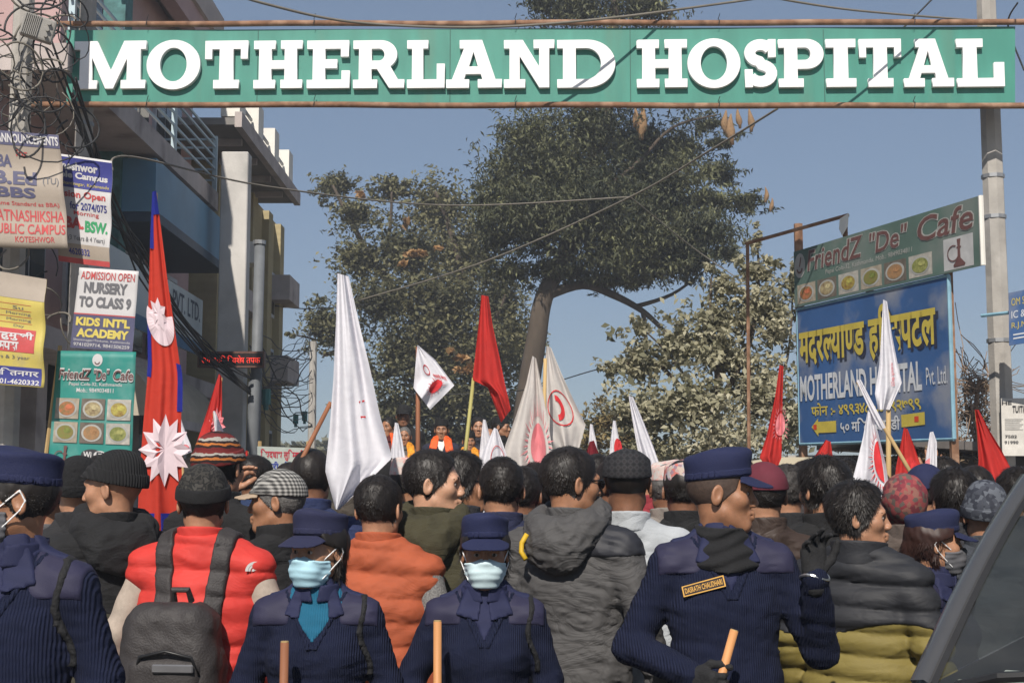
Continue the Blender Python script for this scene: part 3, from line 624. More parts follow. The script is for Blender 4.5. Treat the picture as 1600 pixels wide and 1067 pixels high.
# ---------------------------------------------------------------- trees
def leafy(name, clumps, n, size, m, parent, depth, aspect=0.5, droop=0.3, seed=1, zsq=0.8, shell=0.45, dscale=1.0):
    """many leaf faces spread through ellipsoid clumps; clumps in photo px at a depth"""
    rs = np.random.RandomState(seed)
    wts = np.array([c[2] * c[3] for c in clumps], float); wts /= wts.sum()
    idx = rs.choice(len(clumps), n, p=wts)
    cen = np.array([tuple(W(c[0], c[1], depth + (c[4] if len(c) > 4 else 0))) for c in clumps]); s = depth / F
    rad = np.array([(c[2] * s, (c[2] + c[3]) / 2 * s * dscale, c[3] * s) for c in clumps])
    d = rs.normal(size=(n, 3)); d /= np.linalg.norm(d, axis=1)[:, None]
    r = rs.uniform(shell, 1.08, n) ** 0.7
    # sub-clumping: pull to random twig centres
    tw = rs.normal(size=(n // 14 + 1, 3)); tw /= np.linalg.norm(tw, axis=1)[:, None]
    tr = np.abs(rs.normal(0, .62, len(tw))).clip(0, 1.35)
    ti = rs.randint(0, len(tw), n)
    p = tw[ti] * tr[ti][:, None] + rs.normal(size=(n, 3)) * 0.13
    idx = rs.choice(len(clumps), len(tw), p=wts)[ti]
    p = cen[idx] + p * rad[idx]
    # leaf frames
    nrm = rs.normal(size=(n, 3)); nrm[:, 2] = np.abs(nrm[:, 2]) + 0.4; nrm[:, 1] -= 0.3; nrm /= np.linalg.norm(nrm, axis=1)[:, None]
    ax = rs.normal(size=(n, 3)); ax[:, 2] -= droop; ax -= nrm * (ax * nrm).sum(1)[:, None]; ax /= np.linalg.norm(ax, axis=1)[:, None]
    bx = np.cross(nrm, ax); L = size * rs.uniform(0.6, 1.3, n)[:, None]; Wd = L * aspect
    v = np.stack([p - ax * L * .5, p + bx * Wd * .5 + nrm * L * .08, p + ax * L * .5 - nrm * L * .1, p - bx * Wd * .5 + nrm * L * .08], 1).reshape(-1, 3)
    me = bpy.data.meshes.new(name); me.vertices.add(n * 4); me.vertices.foreach_set('co', v.ravel().astype(np.float32))
    me.loops.add(n * 4); me.loops.foreach_set('vertex_index', np.arange(n * 4, dtype=np.int32))
    me.polygons.add(n); me.polygons.foreach_set('loop_start', np.arange(0, n * 4, 4, dtype=np.int32)); me.polygons.foreach_set('loop_total', np.full(n, 4, np.int32))
    me.update(); me.validate()
    me.materials.append(m)
    o = bpy.data.objects.new(name, me); link(o, parent)
    if parent is not None: o.matrix_parent_inverse = Matrix.Translation(-Vector(parent.location))
    o['kind'] = 'stuff'
    return o
def leaf_mat(name, c1, c2, c3=None, trl=0.25):
    m = bpy.data.materials.new(name); m.use_nodes = True; nt = m.node_tree; N = nt.nodes; L = nt.links
    b = N['Principled BSDF']; b.inputs['Roughness'].default_value = 0.6; b.inputs['Specular IOR Level'].default_value = 0.25
    ge = N.new('ShaderNodeNewGeometry'); tc = N.new('ShaderNodeTexCoord'); nz = N.new('ShaderNodeTexNoise'); nz.inputs['Scale'].default_value = 0.55; nz.inputs['Detail'].default_value = 3
    L.new(tc.outputs['Object'], nz.inputs['Vector'])
    mx0 = N.new('ShaderNodeMath'); mx0.operation = 'MULTIPLY_ADD'; L.new(ge.outputs['Random Per Island'], mx0.inputs[0]); mx0.inputs[1].default_value = 0.55; 
    ml = N.new('ShaderNodeMath'); ml.operation = 'MULTIPLY_ADD'; L.new(nz.outputs[0], ml.inputs[0]); ml.inputs[1].default_value = 1.3; ml.inputs[2].default_value = -0.42
    L.new(ml.outputs[0], mx0.inputs[2])
    rp = N.new('ShaderNodeValToRGB'); L.new(mx0.outputs[0], rp.inputs[0]); rp.color_ramp.elements[0].position = 0.2; rp.color_ramp.elements[1].position = 0.75
    rp.color_ramp.elements[0].color = (*c1, 1); rp.color_ramp.elements[1].color = (*c2, 1)
    if c3: e = rp.color_ramp.elements.new(0.95); e.color = (*c3, 1)
    L.new(rp.outputs[0], b.inputs['Base Color'])
    t = N.new('ShaderNodeBsdfTranslucent'); L.new(rp.outputs[0], t.inputs[0]); mx = N.new('ShaderNodeMixShader'); mx.inputs[0].default_value = trl
    L.new(b.outputs[0], mx.inputs[1]); L.new(t.outputs[0], mx.inputs[2]); L.new(mx.outputs[0], N['Material Output'].inputs[0])
    return m
M_bark = mat('bark', (0.075, 0.058, 0.043), 0.95, 0.35, 3, bump=0.8, bscale=14, stretch=(1, 1, 0.3))
def limbs(par, m, depth, paths, name='branch'):
    for pts, r0, r1 in paths:
        n = len(pts); mb = MB()
        P = [W(p[0], p[1], depth + (p[2] if len(p) > 2 else 0)) - Vector(par.location) for p in pts]
        # subdivide smooth
        out = []
        for i in range(n - 1):
            p0 = P[max(i - 1, 0)]; p1 = P[i]; p2 = P[i + 1]; p3 = P[min(i + 2, n - 1)]
            for k in range(5):
                t = k / 5; out.append(0.5 * ((2 * p1) + (p2 - p0) * t + (2 * p0 - 5 * p1 + 4 * p2 - p3) * t * t + (3 * p1 - p0 - 3 * p2 + p3) * t ** 3))
        out.append(P[-1]); k = len(out)
        mb.tube(out, [r0 + (r1 - r0) * i / (k - 1) for i in range(k)], 9); mb.build(name, m, par, smooth=True)
def base_at(px, d): p = W(px, 765, d); return Vector((p.x, p.y, 0))
# broadleaf tree, left
D1 = 44.0
t1 = empty('broadleaf_tree', base_at(690, D1)); tag(t1, 'olive green broadleaf tree with dry tan tips at centre left', 'tree')
c1 = [(525,290,40,25,1),(555,335,45,28,0),(612,295,36,26,1),(680,325,58,52,1),(560,405,48,34,-1),(640,395,72,52,-1),(725,395,60,66,1),(595,470,58,46,-2),(690,475,78,64,-2),(785,470,46,60,1),(645,555,82,62,-2),(745,555,78,66,-2),(500,505,30,40,0),(535,525,36,36,0),(452,522,14,7,0),(705,625,100,46,-2),(615,645,60,36,-2),(805,540,36,56,1),(770,640,60,40,0),(655,705,90,40,-1),(750,700,60,40,0)]
limbs(t1, M_bark, D1, [([(690, 900), (692, 720), (688, 600), (690, 480)], 0.5, 0.2)], 'trunk')
limbs(t1, M_bark, D1, [([(690, 620), (640, 570), (590, 590), (560, 545), (505, 555)], 0.18, 0.06), ([(690, 560), (640, 480), (590, 420), (545, 340), (520, 290)], 0.18, 0.04), ([(690, 520), (720, 440), (700, 350), (680, 300)], 0.16, 0.05), ([(690, 580), (760, 520), (790, 460)], 0.15, 0.05), ([(600, 430), (610, 350), (612, 300)], 0.08, 0.03), ([(600, 590), (520, 540), (455, 522)], 0.07, 0.02)])
ML1 = leaf_mat('leaf_olive', (0.05, 0.053, 0.027), (0.19, 0.18, 0.09), (0.27, 0.245, 0.13))
leafy('crown', c1, 84000, 0.175, ML1, t1, D1, 0.5, seed=3, dscale=1.1)
leafy('dry_leaves', [(640,400,20,10),(650,395,30,8,-3),(630,410,16,8,-3),(565,305,14,8,-2),(720,560,20,10,-4),(735,575,14,10,-4),(640,350,16,12,-2)], 450, 0.26, leaf_mat('leaf_dry', (0.3, 0.17, 0.07), (0.45, 0.28, 0.13)), t1, D1, 0.6, seed=5)
# big feathery tree, centre
D2 = 36.0
t2 = empty('feathery_tree', base_at(818, D2)); tag(t2, 'tall dark feathery tree with a curved trunk behind the gate sign', 'tree')
limbs(t2, M_bark, D2, [([(806, 900), (812, 740), (824, 620), (838, 530), (850, 465), (880, 400), (915, 290), (950, 150), (960, 20), (965, -120)], 0.36, 0.1)], 'trunk')
limbs(t2, M_bark, D2, [([(852, 462), (910, 445), (960, 462), (1005, 487), (1040, 520), (1075, 560)], 0.15, 0.03), ([(1005, 487), (1010, 540), (1016, 590)], 0.07, 0.03), ([(930, 450), (985, 430), (1050, 400), (1100, 370)], 0.1, 0.03), ([(990, 480), (1050, 460), (1105, 420)], 0.07, 0.02), ([(905, 320), (990, 260), (1050, 200), (1120, 180)], 0.07, 0.02), ([(890, 380), (980, 350), (1070, 330), (1190, 320)], 0.07, 0.02), ([(900, 330), (850, 270), (800, 250)], 0.12, 0.04), ([(880, 400), (820, 370), (770, 370)], 0.1, 0.04), ([(940, 190), (880, 120), (850, 40)], 0.1, 0.04), ([(950, 170), (1010, 100), (1050, 20)], 0.1, 0.04)])
c2 = [(1030,370,80,46,-1),(1075,400,56,34,-1),(990,410,70,36,-1),(880,300,110,90),(825,215,62,46),(795,285,56,56),(870,255,78,74),(850,350,98,56),(775,375,36,36),(925,200,76,56),(1000,225,76,46,2),(1062,235,62,36,2),(960,300,78,54,1),(1040,325,76,40,1),(1110,312,46,24),(1165,318,36,18),(960,395,78,46),(880,425,80,28),(1035,405,56,30),(1085,365,56,26),(1000,375,80,50,-1),(1060,395,66,42,-1),(1105,360,56,34,-1),(1135,395,30,20),(985,440,56,16),(930,330,90,70,-1),(820,330,70,60,-1),(760,320,30,40),(1010,275,80,50,1),(1120,270,40,26,1),(1050,285,60,40),(1100,195,40,20,2),(1130,225,35,14,2),(800,425,40,26),(940,440,50,16),
      (900,15,84,34),(1005,15,72,30),(900,100,100,56),(1000,110,88,56),(900,-80,80,60),(980,-90,80,60),(850,10,40,18),(1075,425,20,14)]
ML2 = leaf_mat('leaf_feather', (0.032, 0.04, 0.024), (0.145, 0.15, 0.08), (0.24, 0.25, 0.11))
leafy('crown', c2, 150000, 0.18, ML2, t2, D2, 0.27, droop=1.6, seed=11, dscale=1.1)
# weaver nests hanging from it
M_nest = mat('nest_straw', (0.25, 0.155, 0.08), 0.95, 0.3, 20, bump=0.8, bscale=60)
for i, (px, py, L) in enumerate([(992, 183, 26), (1003, 192, 44), (1133, 190, 30), (1142, 202, 40), (1154, 185, 26), (1172, 188, 30), (1196, 304, 20), (1205, 320, 18)]):
    q = W(px, py - L * .6, D2 - 0.6); s = D2 / F
    prof = [(0, .012), (.15, .05), (.35, .09), (.55, .13), (.72, .12), (.82, .07), (1, .055)]
    m = MB(); m.tube([(0.03 * math.sin(z * 4 + i), 0, -z * L * s * 1.25) for z, r in prof], [r * L * s * 1.5 for z, r in prof], 9)
    o = m.build('weaver_nest', M_nest, smooth=True, loc=q)
    tag(o, ['long hanging straw weaver nest, left of the pair under the sign', 'long hanging straw weaver nest, right of the pair under the sign', 'straw weaver nest, leftmost of the four right of the tree', 'lowest straw weaver nest of the four right of the tree', 'short round straw weaver nest, third of the four from left', 'straw weaver nest apart at the right end of the four', 'upper small straw nest on the far right branch tip', 'lower small straw nest on the far right branch tip'][i], 'nest', 'weaver nests hanging from the feathery tree')
# dusty shrub tree, right
D3 = 20.0
t3 = empty('dusty_tree', base_at(1120, D3)); tag(t3, 'dust covered pale leafy tree left of the blue board', 'tree')
c3 = [(1180,425,42,36),(1130,440,26,28),(1185,480,60,40),(1120,500,56,44),(1215,510,40,60),(1060,535,56,44),(1135,560,88,52),(1000,565,52,44),(955,580,24,14),(1080,635,96,56,-.5),(1190,610,66,66),(1010,650,72,50,-.3),(1140,690,100,44,-.6),(1225,660,40,60),(1240,440,6,50),(1182,380,9,34),(1025,715,80,30,-.5),(1180,735,80,30,-.4),(1110,420,14,14),(1000,510,18,20)]
limbs(t3, M_bark, D3, [([(1120, 950), (1122, 760), (1118, 660), (1125, 560)], 0.1, 0.05)], 'trunk')
limbs(t3, M_bark, D3, [([(1120, 680), (1060, 600), (1010, 560), (960, 580)], 0.05, 0.012), ([(1118, 640), (1170, 540), (1185, 440), (1182, 370)], 0.05, 0.01), ([(1122, 600), (1110, 500), (1112, 430)], 0.04, 0.01), ([(1120, 700), (1190, 640), (1230, 560), (1240, 420)], 0.04, 0.01), ([(1118, 660), (1050, 560), (1000, 510)], 0.03, 0.008)])
ML3 = leaf_mat('leaf_dusty', (0.19, 0.185, 0.11), (0.5, 0.47, 0.33), (0.6, 0.56, 0.42), trl=.4)
leafy('crown', c3, 19000, 0.112, ML3, t3, D3, 0.55, droop=0.7, seed=21, dscale=0.9)
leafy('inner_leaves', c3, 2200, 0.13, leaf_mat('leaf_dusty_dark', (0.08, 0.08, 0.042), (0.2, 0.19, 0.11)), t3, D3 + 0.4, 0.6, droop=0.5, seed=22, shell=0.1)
t4 = empty('brown_bush', base_at(950, 30)); tag(t4, 'brownish round bush far behind the red and white flags', 'bush')
leafy('foliage', [(950,660,42,34),(925,690,40,34),(980,690,40,40),(950,740,60,40)], 5000, 0.14, leaf_mat('leaf_brown', (0.12, 0.09, 0.035), (0.3, 0.23, 0.1)), t4, 30, 0.4, seed=31)
t5 = empty('far_treeline', base_at(480, 90)); tag(t5, 'hazy line of low trees at the far end of the street', kind='stuff')
leafy('foliage', [(460,705,40,18),(510,715,60,22),(580,715,60,25),(640,720,60,30),(880,735,80,30),(420,715,40,20),(740,715,90,40),(1000,735,80,30)], 9000, 0.8, leaf_mat('leaf_far', (0.11, 0.115, 0.08), (0.18, 0.18, 0.12)), t5, 90, 0.6, seed=33)
# dry creeper scrub at right
t6 = empty('dry_creeper', base_at(1525, 16.6)); tag(t6, 'tangle of dry brown creeper right of the blue board', 'creeper')
rs = random.Random(4)
m = MB()
for i in range(170):
    px = rs.uniform(1500, 1560); py = rs.uniform(575, 690) if i % 3 else rs.uniform(580, 620); p = W(px, py, 16.6 + rs.uniform(-.4, .4)) - Vector(t6.location); pts = [p]
    dv = Vector((rs.gauss(0, 1), rs.gauss(0, .6), rs.gauss(0, 1))).normalized() * 0.06
    for k in range(5): dv = (dv + Vector((rs.gauss(0, .03), rs.gauss(0, .03), rs.gauss(0, .03) - .005))); pts.append(pts[-1] + dv)
    m.tube(pts, 0.006, 3, cap=False)
o = m.build('twigs', mat('dry_twig', (0.24, 0.17, 0.12), 0.9, 0.3, 8), t6); o['kind'] = 'stuff'
limbs(t6, mat('dry_twig', (0.24, 0.17, 0.12)), 16.7, [([(1530, 950), (1532, 760), (1525, 640), (1530, 590)], 0.04, 0.02), ([(1528, 700), (1510, 640), (1508, 600)], 0.025, 0.01)], 'stem')
leafy('dry_leaves', [(1530,605,34,22),(1520,650,34,30),(1420,722,90,20,-.6),(1340,725,40,16,-.6),(1500,720,40,30)], 2600, 0.07, leaf_mat('leaf_creeper', (0.09, 0.065, 0.04), (0.26, 0.19, 0.12)), t6, 16.8, 0.5, seed=41)

# winter haze over the street
hz = MB(); hz.bx(-70, 70, -6, 150, -1.0, 19.5); ho = hz.build('haze', None); tag(ho, kind='stuff')
hm_ = bpy.data.materials.new('haze_air'); hm_.use_nodes = True; hm_.node_tree.nodes.clear(); pv = hm_.node_tree.nodes.new('ShaderNodeVolumePrincipled'); hout = hm_.node_tree.nodes.new('ShaderNodeOutputMaterial')
pv.inputs['Density'].default_value = 0.0026; pv.inputs['Color'].default_value = (0.86, 0.9, 0.97, 1); pv.inputs['Anisotropy'].default_value = 0.2
hm_.node_tree.links.new(pv.outputs[0], hout.inputs['Volume']); ho.data.materials.append(hm_)
# ================================================================ people: smooth distance fields turned into meshes
def smin(a, b, k):
    h = np.clip(0.5 + 0.5 * (b - a) / k, 0, 1); return b + (a - b) * h - k * h * (1 - h)
def smax(a, b, k): return -smin(-a, -b, k)

class Grid:
    def __init__(s, xs, ys, zs):
        s.xs, s.ys, s.zs = [np.asarray(q, np.float32) for q in (xs, ys, zs)]
        s.X = s.xs[:, None, None]; s.Y = s.ys[None, :, None]; s.Z = s.zs[None, None, :]
        s.shape = (len(xs), len(ys), len(zs))
    def sub(s, lo, hi):
        sl = []
        for a, l, h in ((s.xs, lo[0], hi[0]), (s.ys, lo[1], hi[1]), (s.zs, lo[2], hi[2])):
            i = int(np.searchsorted(a, l)); j = int(np.searchsorted(a, h)); sl.append(slice(max(0, i - 1), min(len(a), j + 1)))
        return tuple(sl)

def axis(segs):
    """segs: (start, end, step) ... -> increasing coordinates"""
    out = []
    for a, b, st in segs:
        n = max(1, int(round((b - a) / st))); out += list(np.linspace(a, b, n, endpoint=False))
    out.append(segs[-1][1]); return np.array(out, np.float32)

class Field:
    def __init__(s, g, T=None):
        s.g = g; s.D = np.full(g.shape, 0.6, np.float32); s.T = T      # T: local->grid rigid transform (3x3 R, offset) for head parts
    def _pts(s, sl):
        g = s.g; x, y, z = g.X[sl[0]], g.Y[:, sl[1]], g.Z[:, :, sl[2]]
        if s.T is None: return x, y, z
        Rm, o = s.T; x = x - o[0]; y = y - o[1]; z = z - o[2]
        return (Rm[0, 0] * x + Rm[1, 0] * y + Rm[2, 0] * z, Rm[0, 1] * x + Rm[1, 1] * y + Rm[2, 1] * z, Rm[0, 2] * x + Rm[1, 2] * y + Rm[2, 2] * z)
    def _sl(s, pts, r):
        pts = np.asarray(pts, float)
        if s.T is not None: pts = pts @ s.T[0].T + s.T[1]
        return s.g.sub(pts.min(0) - r, pts.max(0) + r)
    def _put(s, sl, d, k, op):
        if op == 'u': s.D[sl] = smin(s.D[sl], d, k)
        elif op == 's': s.D[sl] = smax(s.D[sl], -d, k)
        elif op == 'i': s.D[sl] = smax(s.D[sl], d, k)
    def cap(s, a, b, ra, rb=None, k=0.02, op='u', flat=None):
        rb = ra if rb is None else rb
        sl = s._sl([a, b], max(ra, rb) + 0.09)
        x, y, z = s._pts(sl); ba = np.subtract(b, a); L = float(ba @ ba) + 1e-9
        t = np.clip(((x - a[0]) * ba[0] + (y - a[1]) * ba[1] + (z - a[2]) * ba[2]) / L, 0, 1)
        dx, dy, dz = x - a[0] - t * ba[0], y - a[1] - t * ba[1], z - a[2] - t * ba[2]
        if flat: dx, dy, dz = dx * flat[0], dy * flat[1], dz * flat[2]
        s._put(sl, np.sqrt(dx * dx + dy * dy + dz * dz) - (ra + (rb - ra) * t), k, op); return s
    def ell(s, c, r, k=0.02, op='u', rot=None):
        sl = s._sl([c], max(r) + 0.09); x, y, z = s._pts(sl); x = x - c[0]; y = y - c[1]; z = z - c[2]
        if rot is not None:
            m = np.array(rot.to_3x3()).T; x, y, z = m[0, 0] * x + m[0, 1] * y + m[0, 2] * z, m[1, 0] * x + m[1, 1] * y + m[1, 2] * z, m[2, 0] * x + m[2, 1] * y + m[2, 2] * z
        k0 = np.sqrt((x / r[0]) ** 2 + (y / r[1]) ** 2 + (z / r[2]) ** 2); k1 = np.sqrt((x / r[0] ** 2) ** 2 + (y / r[1] ** 2) ** 2 + (z / r[2] ** 2) ** 2) + 1e-9
        s._put(sl, k0 * (k0 - 1) / k1, k, op); return s
    def pts(s): return s._pts((slice(None),) * 3)
    def mesh(s): return surface(s.g, s.D)

def surface(g, D):
    """naive surface nets -> verts, quads"""
    I = D < 0
    nx, ny, nz = D.shape
    c = np.zeros((nx - 1, ny - 1, nz - 1), np.int8)
    for i in (0, 1):
        for j in (0, 1):
            for k in (0, 1): c += I[i:nx - 1 + i, j:ny - 1 + j, k:nz - 1 + k]
    act = (c > 0) & (c < 8); ii, jj, kk = np.nonzero(act); n = len(ii)
    if n == 0: return np.zeros((0, 3), np.float32), np.zeros((0, 4), np.int32)
    idx = np.full(act.shape, -1, np.int32); idx[ii, jj, kk] = np.arange(n)
    S = np.zeros((n, 3), np.float32); cnt = np.zeros(n, np.float32); co = (g.xs, g.ys, g.zs)
    for ax in range(3):
        o1, o2 = [a for a in range(3) if a != ax]
        for p in (0, 1):
            for q in (0, 1):
                o = [0, 0, 0]; o[o1] = p; o[o2] = q; e = list(o); e[ax] = 1
                a = D[ii + o[0], jj + o[1], kk + o[2]]; b = D[ii + e[0], jj + e[1], kk + e[2]]
                m = (a < 0) != (b < 0); t = np.where(m, a / np.where(m, a - b, 1), 0)
                base = [ii + o[0], jj + o[1], kk + o[2]]
                for w in range(3):
                    v0 = co[w][base[w]]
                    if w == ax: v0 = v0 + t * (co[w][base[w] + 1] - v0)
                    S[:, w] += np.where(m, v0, 0)
                cnt += m
    S /= cnt[:, None]
    Q = []
    for ax in range(3):
        o1, o2 = [(1, 2), (2, 0), (0, 1)][ax]
        sl0 = [slice(1, None)] * 3; sl1 = [slice(1, None)] * 3; sl0[ax] = slice(0, -1); sl1[ax] = slice(1, None)
        A = I[tuple(sl0)]; Bq = I[tuple(sl1)]
        lim = [slice(None)] * 3
        for w in (o1, o2): lim[w] = slice(0, D.shape[w] - 2)
        m = (A != Bq)[tuple(lim)]; p = np.nonzero(m)
        b = [p[0].copy(), p[1].copy(), p[2].copy()]
        for w in (o1, o2): b[w] = b[w] + 1
        def cell(d1, d2):
            q = [b[0], b[1], b[2]]; q[o1] = q[o1] - d1; q[o2] = q[o2] - d2; return idx[q[0], q[1], q[2]]
        f = np.stack([cell(1, 1), cell(0, 1), cell(0, 0), cell(1, 0)], 1); fl = A[tuple(lim)][p]
        f = np.where(fl[:, None], f, f[:, ::-1]); Q.append(f)
    return S, np.concatenate(Q)

def np_mesh(name, v, f, m, parent, smooth=True):
    f = f[(f >= 0).all(1)] if len(f) else f
    me = bpy.data.meshes.new(name); me.vertices.add(len(v)); me.vertices.foreach_set('co', np.ascontiguousarray(v, np.float32).ravel())
    k = f.shape[1]; me.loops.add(len(f) * k); me.loops.foreach_set('vertex_index', np.ascontiguousarray(f, np.int32).ravel())
    me.polygons.add(len(f)); me.polygons.foreach_set('loop_start', np.arange(0, len(f) * k, k, dtype=np.int32)); me.polygons.foreach_set('loop_total', np.full(len(f), k, np.int32))
    if smooth: me.polygons.foreach_set('use_smooth', np.ones(len(f), bool))
    me.update(); me.validate()
    me.materials.append(m); o = bpy.data.objects.new(name, me); link(o, parent); return o

def wob(x, y, z, s, seed=0):
    """cheap smooth noise, about -1..1"""
    r = np.random.RandomState(seed); v = 0
    for i in range(5):
        a = r.normal(size=3) * s * (0.7 + 0.35 * i); v = v + np.sin(a[0] * x + a[1] * y + a[2] * z + r.uniform(0, 6.28)) * (0.5 if i < 3 else 0.3)
    return v * 0.5

# skin and hair
def skin(tone):
    T = {'light': (0.47, 0.26, 0.165), 'mid': (0.36, 0.185, 0.11), 'tan': (0.3, 0.145, 0.08), 'dark': (0.2, 0.095, 0.055)}[tone]
    return mat('skin_' + tone, T, 0.46, 0.17, 34, sss=0.12, bump=0.12, bscale=260, spec=0.42)
M_hair = mat('hair_black', (0.013, 0.010, 0.0085), 0.5, 0.4, 60, spec=0.35, stretch=(1, 1, 0.2))
M_hair_g = mat('hair_grey', (0.11, 0.105, 0.1), 0.55, 0.5, 80, spec=0.4)
M_stub = mat('hair_stubble', (0.05, 0.032, 0.024), 0.7, 0.35, 120)
M_eye = mat('eye_white', (0.33, 0.28, 0.25), 0.25, 0.04); M_iris = mat('eye_iris', (0.015, 0.009, 0.006), 0.15)
M_lip = mat('lips', (0.28, 0.11, 0.085), 0.45, 0.1, 30)
M_brow = mat('eyebrow', (0.018, 0.013, 0.011), 0.7)

def head_sdf(f, k=1.0, ear=True, female=False):
    f.ell((0, -.014, .03), (.077, .097, .088), .02)
    f.ell((0, .028, -.042), (.056, .062, .074), .035)
    f.ell((0, .066, -.098), (.02, .02, .018), .03)
    for s in (-1, 1):
        f.cap((s * .046, .008, -.06), (s * .018, .064, -.1), .02, .016, .03)
        f.ell((s * .043, .056, -.018), (.022, .024, .022), .03)
    f.cap((-.034, .080, .022), (.034, .080, .022), .013, k=.022)
    for s in (-1, 1): f.ell((s * .031, .098, .002), (.019, .016, .013), .014, 's')
    f.cap((0, .086, .012), (0, .1045, -.028), .007, .011, .012)
    for s in (-1, 1): f.ell((s * .0115, .099, -.034), (.0095, .011, .0085), .008)
    f.cap((-.02, .083, -.062), (0, .0935, -.0605), .006, .008, .008); f.cap((.02, .083, -.062), (0, .0935, -.0605), .006, .008, .008)
    f.cap((-.016, .083, -.073), (0, .0915, -.0745), .006, .0085, .008); f.cap((.016, .083, -.073), (0, .0915, -.0745), .006, .0085, .008)
    f.cap((-.022, .09, -.0672), (.022, .09, -.0672), .0016, k=.004, op='s')
    if ear:
        for s in (-1, 1):
            rt = Matrix.Rotation(s * 0.35, 3, 'Z') @ Matrix.Rotation(-0.18, 3, 'X')
            f.ell((s * .082, -.012, -.004), (.008, .019, .033), .007, rot=rt)
            f.ell((s * .0885, -.008, .002), (.006, .011, .019), .005, 's', rot=rt)
    return f

SKEL = dict(lsh=(-.175, -.005, 1.405), rsh=(.175, -.005, 1.405))
def arms_of(pose):
    """wrist/elbow points per arm; local frame: +y forward, +x the person's right"""
    P = {'down': ((.235, -.03, 1.14), (.25, .06, .90)), 'front': ((.25, -.02, 1.13), (.14, .24, 1.04)), 'stick': ((.265, -.03, 1.14), (.17, .22, .99)),
         'phone': ((.26, .12, 1.18), (.14, .30, 1.50)), 'raised': ((.30, .06, 1.16), (.25, .20, 1.42)), 'pray': ((.24, .04, 1.15), (.06, .2, 1.28))}
    return P[pose]

def strands(v, f, n, length, seed, down=(0, -0.3, -1), lift=0.006, whorl=(0, -.04, .12), width=0.0009):
    """fine tapering hair locks lying over a hair shell"""
    rs = np.random.RandomState(seed)
    q = v[f]; nrm = np.cross(q[:, 1] - q[:, 0], q[:, 3] - q[:, 0]); ar = np.linalg.norm(nrm, axis=1) + 1e-12; nrm /= ar[:, None]
    pick = rs.choice(len(f), n, p=ar / ar.sum()); w = rs.dirichlet((1, 1, 1, 1), n); p = (q[pick] * w[:, :, None]).sum(1); N = nrm[pick]
    flow = p - np.array(whorl); flow /= np.linalg.norm(flow, axis=1)[:, None] + 1e-9
    flow = flow + np.array(down) * 0.6 + rs.normal(size=(n, 3)) * 0.35; flow -= N * (flow * N).sum(1)[:, None]; flow /= np.linalg.norm(flow, axis=1)[:, None] + 1e-9
    side = np.cross(N, flow) * width; L = (length * rs.uniform(.5, 1.2, n))[:, None]
    a = p - N * .002; b = p + flow * L * .5 + N * (lift * rs.uniform(.3, 1.3, n))[:, None]; c = p + flow * L + N * (lift * rs.uniform(-.3, 1.4, n))[:, None]
    V = np.stack([a - side, a + side, b + side * .8, b - side * .8, c], 1).reshape(-1, 3); i = np.arange(n)[:, None] * 5
    return V, np.concatenate([i + np.array([[0, 1, 2, 3]]), i + np.array([[3, 2, 4, 4]])])

def cat_mesh(*vf):
    V = []; Fq = []; n = 0
    for v, f in vf: V.append(v); Fq.append(f + n); n += len(v)
    return np.concatenate(V), np.concatenate(Fq)

